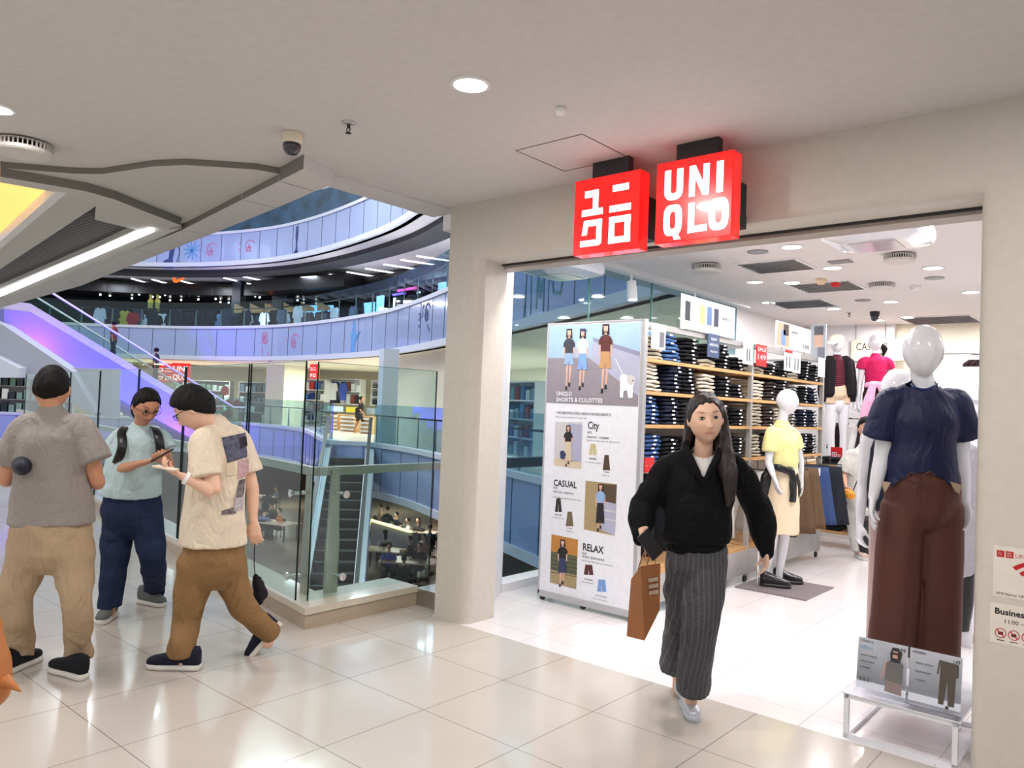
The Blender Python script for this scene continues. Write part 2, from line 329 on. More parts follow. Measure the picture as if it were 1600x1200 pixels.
M_shade = mat('step_shade_grey', (128, 124, 118), .8)
for n_ in ('ceiling_leaf', 'trim_atrium_edge', 'ceiling_curved_panel'):   # shade of the steps painted as darker grey on the vertical panel faces
    d_ = bpy.data.objects[n_].data; d_.materials.append(M_shade)
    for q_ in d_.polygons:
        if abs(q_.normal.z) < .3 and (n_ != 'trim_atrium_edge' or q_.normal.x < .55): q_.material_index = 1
# storefront portal: left pillar, header, right wall, rounded reveals
def rounded_reveal(bm, x, sgn, z0, z1, r=.05, n=5):
    pts = [(x + sgn * 0, SY + r)]
    return pts
LX0, LX1, RX, HZ = -4.025, -3.70, -.655, 2.56
def portal_ring(o_, y):  # opening outline inset o_
    return
bm = B()
# front face with rounded opening edges, built as rings from outer to inner
outer = [(LX0, 0), (LX0, HC), (6, HC), (6, 0), (RX, 0), (RX, HZ), (LX1, HZ), (LX1, 0)]
R_ = .07
prof = [(0, 0)] + [(R_ * math.sin(a) - 0, R_ * (1 - math.cos(a))) for a in [i * PI / 12 for i in range(1, 7)]] + [(R_, .30)]
rows = []
for d, yy in prof:
    e = R_ - d
    rows.append([bm.verts.new((LX1 - e, SY + yy, 0)), bm.verts.new((LX1 - e, SY + yy, HZ + e)), bm.verts.new((RX + e, SY + yy, HZ + e)), bm.verts.new((RX + e, SY + yy, 0))])
for A, C in zip(rows, rows[1:]):
    for i in range(3): bm.faces.new((A[i], A[i + 1], C[i + 1], C[i]))
r0 = rows[0]; f = [bm.verts.new(p) for p in ((LX0 + .02, SY, 0), (LX0 + .02, SY, HC), (6, SY, HC), (6, SY, 0))]
bm.faces.new((f[0], f[1], r0[1], r0[0])); bm.faces.new((f[1], f[2], r0[2], r0[1])); bm.faces.new((f[2], f[3], r0[3], r0[2]))
g = [bm.verts.new(p) for p in ((LX0, SY + .02, 0), (LX0, SY + .02, HC), (LX0, SY + .4, HC), (LX0, SY + .4, 0))]
bm.faces.new((g[0], g[1], f[1], f[0])); bm.faces.new((g[3], g[2], g[1], g[0]))
p = struct('wall_storefront', bm, M_wall)
for q in p.data.polygons: q.use_smooth = abs(q.normal.z) < .9 and q.area < .4
struct('wall_right_return', bx((RX + .02, SY + .28, 0), (6, SY + .42, HC)), M_white)
struct('trim_shutter_track', bx((LX1 - .3, SY + .26, HZ - .03), (RX + .02, SY + .40, HZ + .36)), mat('track_grey', (170, 160, 150), .5))
struct('trim_shutter_channel', bx((LX1 - .06, SY + .24, HZ - .012), (RX, SY + .262, HZ + .02)), M_dark)
bm = bx((-3.905, SY + .235, 0), (-3.865, SY + .26, HZ)); struct('trim_shutter_guide', bm, M_black)
struct('wall_pillar_inner', prism(B(), [(-3.70, 4.14, 0), (-3.99, 4.14, 0), (-4.32, 4.82, 0), (-4.17, 4.82, 0), (-3.86, 4.26, 0)], (0, 0, CZ)), M_white)
# store shell
struct('ceiling_store', bx((-4.4, SY + .3, CZ), (6, 17, CZ + .3)), M_sceil)
struct('ceiling_store_lower', bx((-.3, 12.2, CZ - .22), (6, 17, CZ)), M_sceil)
struct('wall_store_back', bx((-6, 16.9, 0), (6, 17.1, CZ)), mat('cream_wall', (238, 228, 208), .6))
struct('wall_store_right', bx((4.4, SY + .4, 0), (4.6, 17, CZ)), M_white)
struct('wall_store_column', bx((-2.95, 11.7, 0), (-1.62, 13.0, CZ)), mat('cream_wall', (238, 228, 208), .6))
struct('wall_store_panel', bx((-4.3, 11.6, 0), (-2.95, 12.2, CZ)), M_white)
# left glass wall of the store onto the atrium
gx = -4.2
wn = struct('window_1', bx((gx - .006, 4.82, .12), (gx + .006, 9.2, CZ)), M_glassb)
struct('trim_window_base', bx((gx - .12, 4.8, 0), (gx + .05, 9.3, .07)), M_white)
bm = B()
for y in (5.95, 7.1, 8.2): bx((gx - .009, y - .006, .1), (gx + .009, y + .006, CZ), bm=bm)
struct('trim_window_joints', bm, M_gcap)
struct('wall_store_left', bx((-4.45, 9.2, 0), (-4.2, 17, CZ)), M_white)
# curb of the atrium railing
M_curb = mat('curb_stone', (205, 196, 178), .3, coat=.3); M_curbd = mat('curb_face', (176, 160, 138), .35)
A0 = Vector((-4.33, 3.03, 0)); A1 = Vector((-4.33, 4.02, 0)); Bd = Vector((-6.57, 1.12, 0)).normalized(); A2 = A0 + Bd * 20
inn = lambda p, k: Vector((p.x, p.y, p.z))
nA = Vector((-1, 0, 0)); nB = Vector((Bd.y, -Bd.x, 0)); nB = nB if nB.y > 0 else -nB
c_in = A0 + nA * .36 + Bd * 0 + nB * .36
def curb(o0, w0, z0, z1, m, name):
    a = A0 + Vector((-o0, o0, 0)); b = A0 + Vector((-w0, w0, 0))
    pts = [Vector((A0.x - o0, A1.y, z0)), Vector((A0.x - o0, A0.y + o0 * .92, z0)), A2 + nB * o0 + Vector((0, 0, z0)), A2 + nB * w0 + Vector((0, 0, z0)), Vector((A0.x - w0, A0.y + w0 * .92, z0)), Vector((A0.x - w0, A1.y, z0))]
    struct(name, prism(B(), pts, (0, 0, z1 - z0)), m)
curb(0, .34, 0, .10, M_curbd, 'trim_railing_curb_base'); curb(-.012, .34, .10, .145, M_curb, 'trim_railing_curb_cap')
struct('trim_curb_metal_end', bx((-4.34, 4.02, 0), (-4.02, 4.3, .125)), M_steel)
# ================================================================ SIGNS AND CEILING FITTINGS
def red_sign(name, x0, x1, label, draw, zb, zt):
    y0, y1 = 3.60, 3.70; t = thing(name, label, 'sign', ((x0 + x1) / 2, 3.65, zb)); obj('housing', bx((x0, y0, zb), (x1, y1, zt), bev=.004), M_red, t)
    bm = B(); draw(bm, Vector((x0, y0, zb)), x1 - x0, zt - zb); obj('lettering', bm, M_lett, t)
    bm = bx((x0 + .06, y1, zb + .1), (x1 - .06, SY + .01, zt - .1)); bx((x0 + .1, y0 + .03, zt), (x1 - .1, y1 - .02, HC), bm=bm); obj('bracket', bm, M_dark, t)
def bar(bm, O, s, x0, y0, x1, y1, w): # stroke from a to b in unit square, y up
    a = Vector((x0, y0)); b = Vector((x1, y1)); d = (b - a).normalized(); nn = Vector((-d.y, d.x)) * w / 2
    poly(bm, O, UX, UZ, [((a - nn).x * s, (a - nn).y * s), ((b - nn).x * s, (b - nn).y * s), ((b + nn).x * s, (b + nn).y * s), ((a + nn).x * s, (a + nn).y * s)], lift=.003)
def rquad(bm, O, s, P): poly(bm, O, UX, UZ, [(x * s, y * s) for x, y in P], lift=.003)
def kana(bm, O, w_, h_):
    s = w_; W = .085
    for q in ([(.17, .74), (.38, .74), (.38, .83), (.17, .83)], [(.30, .52), (.385, .52), (.385, .83), (.30, .83)], [(.13, .50), (.46, .50), (.46, .585), (.13, .585)],   # first glyph
              [(.60, .76), (.84, .76), (.84, .845), (.60, .845)], [(.56, .50), (.88, .50), (.88, .585), (.56, .585)],                                                     # second
              [(.17, .36), (.45, .36), (.45, .44), (.17, .44)], [(.14, .25), (.22, .25), (.25, .44), (.17, .44)], [(.37, .12), (.45, .12), (.45, .44), (.37, .44)], [(.12, .10), (.42, .10), (.45, .18), (.12, .18)],
              [(.56, .10), (.88, .10), (.88, .18), (.56, .18)], [(.56, .36), (.88, .36), (.88, .44), (.56, .44)], [(.56, .10), (.645, .10), (.645, .44), (.56, .44)], [(.795, .10), (.88, .10), (.88, .44), (.795, .44)]):
        rquad(bm, O, s, q)
def oval(bm, O, s, cx, cy, rx, ry, w, a0=0, a1=2 * PI, pw=.62):
    n = 28
    def pt(a, rx, ry): c, s_ = math.cos(a), math.sin(a); return (cx + rx * math.copysign(abs(c) ** pw, c), cy + ry * math.copysign(abs(s_) ** pw, s_))
    for i in range(n):
        a, b = a0 + (a1 - a0) * i / n, a0 + (a1 - a0) * (i + 1) / n
        rquad(bm, O, s, [pt(a, rx, ry), pt(b, rx, ry), pt(b, rx - w, ry - w), pt(a, rx - w, ry - w)])
def latin(bm, O, w_, h_):
    s = w_; w = .085
    rquad(bm, O, s, [(.12, .64), (.205, .64), (.205, .89), (.12, .89)]); rquad(bm, O, s, [(.285, .64), (.37, .64), (.37, .89), (.285, .89)]); oval(bm, O, s, .245, .64, .125, .125, w, PI, 2 * PI, .8)
    rquad(bm, O, s, [(.45, .52), (.53, .52), (.53, .89), (.45, .89)]); rquad(bm, O, s, [(.63, .52), (.71, .52), (.71, .89), (.63, .89)]); rquad(bm, O, s, [(.53, .89), (.45, .89), (.63, .52), (.71, .52)])
    rquad(bm, O, s, [(.80, .52), (.885, .52), (.885, .89), (.80, .89)])
    oval(bm, O, s, .245, .27, .125, .19, w); rquad(bm, O, s, [(.24, .10), (.32, .10), (.36, .03), (.27, .03)])
    rquad(bm, O, s, [(.45, .09), (.535, .09), (.535, .45), (.45, .45)]); rquad(bm, O, s, [(.45, .09), (.70, .09), (.70, .17), (.45, .17)]); oval(bm, O, s, .86 - .02, .27, .125, .19, w)
red_sign('shop_sign', -2.668, -2.225, 'square red box sign with white katakana characters, left of the two', kana, 2.424, 2.864)
red_sign('shop_sign', -2.124, -1.685, 'square red box sign with white Latin capitals, right of the two', latin, 2.432, 2.871)

def downlight(x, y, z, r, label, group):
    t = thing('downlight', label, 'light', (x, y, z), group)
    bm = B(); n = 32; lathe(bm, (x, y, z), [(r * 1.22, 0.002), (r * 1.22, -.006), (r * 1.02, -.010), (r, -.004), (r, .002)], n); obj('trim_ring', bm, M_white, t, smooth=True)
    obj('lens', cyl(B(), (x, y, z - .002), (x, y, z - .006), r, n=28), M_glow, t)
downlight(-2.394, 2.417, HC, .075, 'round recessed downlight in mall ceiling above the walkway centre, nearest shop', None)
downlight(-4.62, 1.2, HC, .075, 'round recessed downlight cut by the left edge of the photo', None)
names_ = ['at the doorway top right corner', 'behind the bottom of the red signs', 'small one right of the red signs', 'beyond the square vent', 'right of the far round speaker', 'over the white mannequins', 'near dome camera', 'left of far vent', 'in the doorway top left corner', 'over the jeans shelves', 'at the right wall far in', 'above hanging picture sign', 'between the first two vents', 'over the navy mannequin head']
for (px, py), nm in zip(STORE_LIGHTS, names_):
    p = PZ(px, py, CZ); downlight(p.x, p.y, CZ, .075, 'round recessed store downlight ' + nm, None)
# dome camera
def dome_camera(c, s, label, base=mat('ivory_plastic', (222, 212, 190), .4)):
    t = thing('dome_camera', label, 'camera', c); c = Vector(c)
    bm = B(); lathe(bm, c, [(.058 * s, 0), (.058 * s, -.012 * s), (.054 * s, -.045 * s), (.05 * s, -.06 * s)], 28); obj('mount', bm, base, t, smooth=True)
    bm = B(); lathe(bm, c, [(.05 * s, -.058 * s), (.05 * s, -.075 * s), (.044 * s, -.098 * s), (.03 * s, -.115 * s), (.012 * s, -.122 * s)], 28); obj('dome', bm, mat('smoked_dome', (35, 32, 42), .08, coat=1), t, smooth=True)
dome_camera(PZ(457, 208, HC), 1.0, 'ivory dome security camera with smoked black dome on mall ceiling')
dome_camera(PZ(1367, 487, CZ), 1.0, 'dark dome camera on the store ceiling above the cashier sign', M_dark)
dome_camera(PZ(1520, 544, CZ - .22), 1.0, 'dark dome camera deep in the store beside the right wall', M_dark)
def sprinkler(c, label):
    c = Vector(c); t = thing('sprinkler', label, 'sprinkler', c)
    bm = B(); lathe(bm, c, [(.038, 0), (.036, -.006), (.015, -.012)], 24); obj('escutcheon', bm, M_alu, t, smooth=True)
    bm = cyl(B(), c, c + Vector((0, 0, -.03)), .009, n=12); 
    for s in (-1, 1): limb(bm, [c + Vector((s * .008, 0, -.026)), c + Vector((s * .014, 0, -.04)), c + Vector((s * .004, 0, -.055))], [.003] * 3, sub=3, n=6)
    lathe(bm, c, [(.004, -.05), (.016, -.056), (.016, -.058), (.003, -.058)], 16); obj('sprinkler_head', bm, M_dark, t)
sprinkler(PZ(545, 191, HC), 'dark sprinkler head on the mall ceiling beside the dome camera')
sprinkler(PZ(1327, 488, CZ), 'small dark sprinkler head far inside on the store ceiling')
c = PZ(877, 168, HC); t = thing('detector', 'tiny white detector stub on mall ceiling above the red signs', 'detector', c)
bm = B(); lathe(bm, c, [(.026, 0), (.026, -.018), (.02, -.034), (.012, -.036)], 20); obj('cap', bm, M_white, t, smooth=True)
def round_fan(c, r, h, label, sq=False):
    c = Vector(c); t = thing('ceiling_speaker_unit', label, 'vent unit', c)
    bm = B(); lathe(bm, c, [(r * .78, 0), (r * .78, -h * .25)], 40); obj('neck', bm, M_dark, t)
    bm = B(); lathe(bm, c, [(r * .96, -h * .12), (r, -h * .18), (r, -h * .2)], 40); n = 40
    for i in range(n):
        a = 2 * PI * i / n; box(bm, c + Vector((math.cos(a) * r * .95, math.sin(a) * r * .95, -h * .42)), (.012, .006, h * .5), rz=a)
    lathe(bm, c, [(r * .96, -h * .62), (r, -h * .66), (r, -h * .9), (r * .9, -h), (r * .4, -h * 1.02)], 40); obj('louvre_ring', bm, mat('offwhite_plastic', (214, 210, 204), .45), t)
round_fan(PZ(37, 222, HC), .155, .075, 'round white louvred unit on mall ceiling at left edge')
round_fan(PZ(1104, 413, CZ), .13, .08, 'round white louvred unit on store ceiling right of the katakana sign')
round_fan(PZ(1406, 397, CZ), .12, .07, 'round white louvred unit on store ceiling below the big white air unit')
round_fan(PZ(1378, 443, CZ), .12, .06, 'round white louvred unit on store ceiling between vents and speaker')
def air_unit(px, py, label, s):
    c = PZ(px, py, CZ); t = thing('air_unit', label, 'air unit', c)
    obj('mount', bx((c.x - .2, c.y - .2, CZ - .07), (c.x + .2, c.y + .2, CZ)), M_dark, t)
    bm = B(); a = [(-s, -.02), (-s, .03), (s, .03), (s, -.02)]; rings = []
    for k, z in ((.97, -.05), (1, -.075), (1, -.13), (.95, -.155), (.62, -.185)): rings.append((c + Vector((0, 0, z)), UX * s * k * 1.18, UY * s * k * 1.18, .35))
    loft(bm, rings, 40); obj('housing', bm, M_wgloss, t, smooth=False)
    bm = B(); box(bm, c + Vector((0, 0, -.187)), (s * 1.1, s * 1.1, .006)); obj('diffuser', bm, mat('frost_panel', (215, 205, 210), .15, coat=.5), t)
air_unit(1371, 342, 'large white square air unit with rounded corners hanging near doorway right', .27)
air_unit(880, 401, 'white square air unit hanging near doorway left below the katakana sign', .26)
# access panel in the mall ceiling
P4 = [PZ(x, y, HC - .002) for x, y in ((805, 235), (905, 212), (980, 243), (888, 268))]; bm = B()
x0, x1, y0, y1 = -2.80, -2.345, 3.21, 3.66
for a, b in (((x0, y0), (x1, y0)), ((x1, y0), (x1, y1)), ((x1, y1), (x0, y1)), ((x0, y1), (x0, y0))): bx((min(a[0], b[0]) - .002, min(a[1], b[1]) - .002, HC - .003), (max(a[0], b[0]) + .002, max(a[1], b[1]) + .002, HC + .002), bm=bm)
t = thing('access_panel', 'square flush access panel in mall ceiling above the katakana sign', 'access panel', (x0, y0, HC)); obj('joint_frame', bm, mat('joint_grey', (130, 125, 125), .7), t); obj('panel', bx((x0 + .006, y0 + .006, HC - .0015), (x1 - .006, y1 - .006, HC + .002)), M_ceil, t)
def vent(px, py, w_, label, z=CZ):
    c = PZ(px, py, z); t = thing('ceiling_vent', label, 'vent', c, None); h = w_ / 2; bm = B()
    for s in (-1, 1): bx((c.x - h, c.y + s * h - .02, z - .012), (c.x + h, c.y + s * h + .02, z), bm=bm); bx((c.x + s * h - .02, c.y - h, z - .012), (c.x + s * h + .02, c.y + h, z), bm=bm)
    obj('frame', bm, M_white, t); obj('backing', bx((c.x - h, c.y - h, z - .003), (c.x + h, c.y + h, z)), M_dark, t); bm = B()
    for i in range(9): box(bm, (c.x, c.y - h + (i + .5) * w_ / 9, z - .012), (w_, .028, .004), M=Matrix.Rotation(.6, 3, 'X'))
    obj('slats', bm, M_alu, t)
vent(1213, 415, .52, 'square slatted air vent on store ceiling, nearest the red signs'); vent(1293, 447, .58, 'square slatted air vent on store ceiling, second from doorway')
vent(1255, 474, .6, 'square slatted air vent on store ceiling, third and farther left'); vent(1470, 499, .8, 'wide slatted air vent on store ceiling above the navy mannequin head')
for px, py, nm in ((1184, 393, 'right of the red signs'), (1460, 434, 'above right of the vents'), (1348, 469, 'in the middle distance')):
    c = PZ(px, py, CZ); bm = B(); lathe(bm, c, [(.085, 0), (.085, -.008), (.07, -.01)], 28); tag(obj('ceiling_speaker', bm, M_grey), 'flush round grey ceiling speaker ' + nm, 'speaker')
for px, py, col, nm in ((1283, 436, mat('beige_cap', (225, 200, 160), .5), 'beige round detector beside second square vent'), (1306, 440, M_redm, 'red alarm beacon beside second square vent'), (1430, 446, M_white, 'white smoke detector on store ceiling right of louvred unit')):
    c = PZ(px, py, CZ); bm = B(); lathe(bm, c, [(.05, 0), (.05, -.02), (.035, -.05), (.02, -.055)], 20); tag(obj('detector', bm, col), nm, 'detector')
c = PZ(1313, 408, CZ); tag(obj('ceiling_plate', box(B(), c + Vector((0, 0, -.006)), (.18, .12, .012)), M_grey), 'small grey square plate on the store ceiling beside first vent', 'plate')
# track lights by the glass wall
bm = bx((-3.98, 5.1, CZ - .05), (-3.93, 9.0, CZ)); tag(obj('light_track', bm, M_white), 'white light track under store ceiling along the glass wall', 'track')
for yy, nm in ((6.3, 'nearer the doorway'), (7.6, 'farther into the store')):
    c = Vector((-3.955, yy, CZ - .05)); t = thing('spotlight', 'white cylindrical spotlight on the ceiling track, ' + nm, 'light', c)
    obj('stem', cyl(B(), c, c + Vector((0, 0, -.07)), .012), M_white, t); obj('can', cyl(B(), c + Vector((0, 0, -.07)), c + Vector((.02, 0, -.25)), .045, .05), M_white, t); obj('lens', cyl(B(), c + Vector((.02, 0, -.249)), c + Vector((.02, 0, -.255)), .043), M_glow, t)
# socket on the inner pillar
oa = PX(770, 890, -4.02); d_ = Vector((-.31, .56, 0)).normalized(); nn = Vector((d_.y, -d_.x, 0)); pc = Vector((-3.86, 4.26, .33)) + d_ * .26 + nn * .006
t = thing('wall_socket', 'white square power socket low on the white doorway pillar', 'socket', pc); rz = math.atan2(d_.y, d_.x)
obj('plate', box(B(), pc, (.086, .012, .086), rz=rz, bev=.003), M_white, t); bm = B()
for q in ((0, .018, .006, .012), (-.016, -.008, .012, .006), (.016, -.008, .012, .006)): box(bm, pc + d_ * q[0] + nn * .006 + Vector((0, 0, q[1])), (q[2], .002, q[3]), rz=rz)
obj('slots', bm, M_dark, t)
# stickers on the right wall
RD = mat('print_red', (190, 30, 35), .5); BK = mat('print_black', (30, 30, 32), .5); M_paper = mat('paper_white', (236, 238, 244), .5); M_stick = mat('sticker_grey', (226, 218, 206), .5)
O = Vector((-.575, SY, .80)); bm = B(); quad(bm, O, UX, UZ, 0, 0, .42, .215, 0); 
for k, ww in ((.012, .028), (.045, .028)): quad(bm, O, UX, UZ, k, .168, k + ww, .196, 1, .002)
text_on(bm, 'ユニ\nクロ', .008, O + UX * .016 + UZ * .184, UX, UZ, 0, lift=.003); text_on(bm, 'UNI\nQLO', .007, O + UX * .049 + UZ * .184, UX, UZ, 0, lift=.003)
text_on(bm, 'UNIQLO Wi-Fi', .018, O + UX * .08 + UZ * .172, UX, UZ, 1, lift=.002)
cc = (.165, .045)
for r in (.045, .075, .105):
    n = 14
    for i in range(n):
        a, b = PI / 4 + PI / 2 * i / n, PI / 4 + PI / 2 * (i + 1) / n
        poly(bm, O, UX, UZ, [(cc[0] + rr * math.cos(q) * 1.1, cc[1] + rr * math.sin(q)) for rr, q in ((r, a), (r, b), (r + .017, b), (r + .017, a))][::-1], 1, .002)
poly(bm, O, UX, UZ, [(cc[0] + .017 * math.cos(2 * PI * i / 16), cc[1] + .004 + .017 * math.sin(2 * PI * i / 16)) for i in range(16)], 1, .002)
text_on(bm, 'Wifi Name: UNIQLO', .012, O + UX * .012 + UZ * .008, UX, UZ, 2, lift=.002)
t = obj('wifi_sticker', bm, [M_stick, RD, BK]); tag(t, 'pale sticker with red wireless symbol on right wall, upper one', 'sticker')
O = Vector((-.583, SY, .60)); bm = B(); quad(bm, O, UX, UZ, 0, 0, .42, .17, 0)
text_on(bm, 'Business Hours', .026, O + UX * .018 + UZ * .125, UX, UZ, 1, lift=.002, bold=.001); text_on(bm, '11:00 – 22:00', .018, O + UX * .055 + UZ * .09, UX, UZ, 1, lift=.002)
for k in range(5):
    cx, cy = .04 + k * .048, .045; n = 20
    for i in range(n):
        a, b = 2 * PI * i / n, 2 * PI * (i + 1) / n
        poly(bm, O, UX, UZ, [(cx + rr * math.cos(q), cy + rr * math.sin(q)) for rr, q in ((.018, a), (.018, b), (.021, b), (.021, a))][::-1], 2, .002)
    quad(bm, O, UX, UZ, cx - .009, cy - .007, cx + .009, cy + .006, 1, .002); poly(bm, O, UX, UZ, [(cx - .014, cy + .011), (cx + .011, cy - .014), (cx + .014, cy - .011), (cx - .011, cy + .014)], 2, .003)
    quad(bm, O, UX, UZ, cx - .014, cy - .031, cx + .014, cy - .028, 1, .002)
t = obj('hours_sticker', bm, [M_stick, BK, RD]); tag(t, 'pale opening hours sticker with prohibition icons on right wall, lower one', 'sticker')
# ================================================================ THE ATRIUM
def cat_rom(P, k=5):
    out = []
    for i in range(len(P) - 1):
        p0, p1, p2, p3 = P[max(i - 1, 0)], P[i], P[i + 1], P[min(i + 2, len(P) - 1)]
        for j in range(k):
            t = j / k; out.append(.5 * ((2 * p1) + (p2 - p0) * t + (2 * p0 - 5 * p1 + 4 * p2 - p3) * t * t + (3 * p1 - p0 - 3 * p2 + p3) * t ** 3))
    return out + [P[-1]]
def curve_of(spec): return cat_rom([Vector((q.x, q.y, 0)) for q in (Q(px, horiz(px), d) for px, d in spec)])
BOWL = curve_of([(-160, 36), (60, 38), (250, 38), (390, 36), (482, 33), (581, 28.5), (640, 25), (697, 21.5), (800, 16.7), (930, 12.8), (1060, 10.2), (1105, 9.6)])
GROUND = curve_of([(-160, 37), (60, 39), (250, 39), (390, 37), (470, 33), (505, 26), (522, 24.2), (575, 24.0), (581, 23.8), (640, 21.8), (697, 19.3), (800, 15.5), (930, 12.5), (1060, 10.2), (1105, 9.6)])
def normals(C):
    N = []
    for i in range(len(C)):
        t = (C[min(i + 1, len(C) - 1)] - C[max(i - 1, 0)]).normalized(); n_ = Vector((-t.y, t.x, 0)); 
        if n_.dot(C[i] - Vector((-6, 5, 0))) < 0: n_ = -n_
        N.append(n_)
    return N
NB_ = normals(BOWL); NG_ = [NB_[min(range(len(BOWL)), key=lambda j: (BOWL[j] - c).length)] for c in GROUND]
def strip(bm, C, N, o0, z0, o1, z1, mi=0):
    A = [bm.verts.new(c + n_ * o0 + Vector((0, 0, z0))) for c, n_ in zip(C, N)]; D = [bm.verts.new(c + n_ * o1 + Vector((0, 0, z1))) for c, n_ in zip(C, N)]
    for i in range(len(C) - 1): bm.faces.new((A[i], A[i + 1], D[i + 1], D[i])).material_index = mi
    return bm
def band(C, N, prof, bm=None, mi=0):
    bm = bm or B()
    for a, b in zip(prof, prof[1:] + prof[:1]): strip(bm, C, N, a[0], a[1], b[0], b[1], mi)
    bmesh.ops.remove_doubles(bm, verts=bm.verts, dist=.0005); return bm
M_fascia = mat('fascia_blue_lit', (152, 166, 204), .18, coat=.5, var=.03, vscale=.6); M_ledge = mat('ledge_white', (205, 208, 218), .5); M_joint = mat('joint_dark', (70, 78, 98), .5)  # bluish light falling on the bands is put into the fascia colour
def resample(C, N, step):
    out = []; acc = 0; 
    for i in range(len(C) - 1):
        d = (C[i + 1] - C[i]).length
        while acc < d: out.append((C[i].lerp(C[i + 1], acc / d), N[i].lerp(N[i + 1], acc / d).normalized())); acc += step
        acc -= d
    return out
def yaw_of(n_): return math.atan2(n_.y, n_.x)
def storey(C, N, f, tag_):
    struct('wall_fascia_' + tag_, band(C, N, [(0, f - 1.2), (0, f + .12), (.12, f + .12), (.12, f - 1.2)]), M_fascia)
    bm = B(); 
    for c, n_ in resample(C, N, 1.25): box(bm, c - n_ * .004 + Vector((0, 0, f - .54)), (.012, .025, 1.32), rz=yaw_of(n_))
    struct('trim_fascia_joints_' + tag_, bm, M_joint)
    struct('trim_fascia_ledge_' + tag_, band(C, N, [(-.06, f + .12), (-.06, f + .25), (.3, f + .25), (.3, f + .12)], band(C, N, [(-.05, f - 1.4), (-.05, f - 1.2), (.3, f - 1.2), (.3, f - 1.4)])), M_ledge)
storey(BOWL, NB_, 4.6, 'upper'); storey(BOWL, NB_, 9.2, 'top'); storey(GROUND, NG_, 0, 'lower')
struct('floor_gallery_upper', band(BOWL, NB_, [(.12, 4.45), (.12, 4.6), (11, 4.6), (11, 4.45)]), mat('gallery_floor', (190, 188, 190), .3))
struct('floor_gallery_ground', band(GROUND, NG_, [(.12, -.2), (.12, 0), (14, 0), (14, -.2)]), mat('gallery_floor_pale', (215, 210, 205), .25))
struct('ceiling_canteen', band(GROUND, NG_, [(.3, -1.4), (.3, -1.3), (14, -1.3), (14, -1.4)]), mat('canteen_ceiling', (90, 76, 62), .7))
struct('ceiling_gallery_ground', band(BOWL, NB_, [(.1, 3.2), (.1, 3.4), (14, 3.4), (14, 3.2)]), mat('cream_soffit', (240, 230, 208), .7))
struct('ceiling_gallery_upper', band(BOWL, NB_, [(.1, 7.8), (.1, 8.0), (11, 8.0), (11, 7.8)]), mat('gallery_soffit', (190, 186, 188), .7))
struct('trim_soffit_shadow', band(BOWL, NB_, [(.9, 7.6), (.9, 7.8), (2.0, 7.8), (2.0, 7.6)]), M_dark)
struct('wall_gallery_upper', band(BOWL, NB_, [(10, 4.6), (10, 7.8), (10.2, 7.8), (10.2, 4.6)]), mat('dark_shop_wall', (34, 36, 44), .6))
struct('wall_gallery_ground', band(GROUND, NG_, [(9.5, 0), (9.5, 3.2), (9.7, 3.2), (9.7, 0)]), mat('cream_shop_wall', (236, 226, 200), .6))
struct('wall_gallery_top', band(BOWL, NB_, [(3, 9.2), (3, 12), (3.2, 12), (3.2, 9.2)]), mat('top_shop_wall', (80, 120, 160), .4, var=.6, vscale=1.2))
# gallery ceiling lamps, wash lamps aimed at the fascia, added soffit uplights
for i, (px, e) in enumerate(((80, 110), (250, 110), (400, 110), (500, 110), (590, 90), (660, 80), (820, 60), (980, 30))):
    k = min(range(len(BOWL)), key=lambda j: abs((lambda v: 800 + F * v.x / v.z)(RM.transposed() @ (BOWL[j] - CAM)) - px)); c = BOWL[k] + NB_[k] * 4
    lamp('gallery_ground_lamp', (c.x, c.y, 3.1), 2.2, e * 2.6, (1, .97, .9)); c = BOWL[k] + NB_[k] * 2.5
    lamp('gallery_upper_lamp', (c.x, c.y, 7.5), 1.2, e * 1.7, (.85, .9, 1))
    c = BOWL[k] - NB_[k] * 3.5; lamp('atrium_wash_lamp', (c.x, c.y, 9 if i < 6 else 6), 2.0, e * .2, (.66, .78, 1), rot=(0, PI / 3.2, yaw_of(NB_[k]) + PI))
for k in (14, 20, 26, 31, 36):
    c = BOWL[k] + NB_[k] * 1.1; lamp('gallery_fill_lamp', (c.x, c.y, 4.95), 1.2, 70, (.95, .92, .95), rot=(PI, 0, 0))  # added uplights, unseen behind the fascia, to brighten the soffit
def along(C, N, px, off, z):
    best = None
    for i in range(len(C) - 1):
        for t in (0, .25, .5, .75):
            c = C[i].lerp(C[i + 1], t); n_ = N[i].lerp(N[i + 1], t).normalized(); p = c + n_ * off; v = RM.transposed() @ (p + Vector((0, 0, z)) - CAM)
            if v.z > 1:
                x = 800 + F * v.x / v.z
                if best is None or abs(x - px) < best[0]: best = (abs(x - px), p + Vector((0, 0, z)), n_)
    return best[1], best[2]
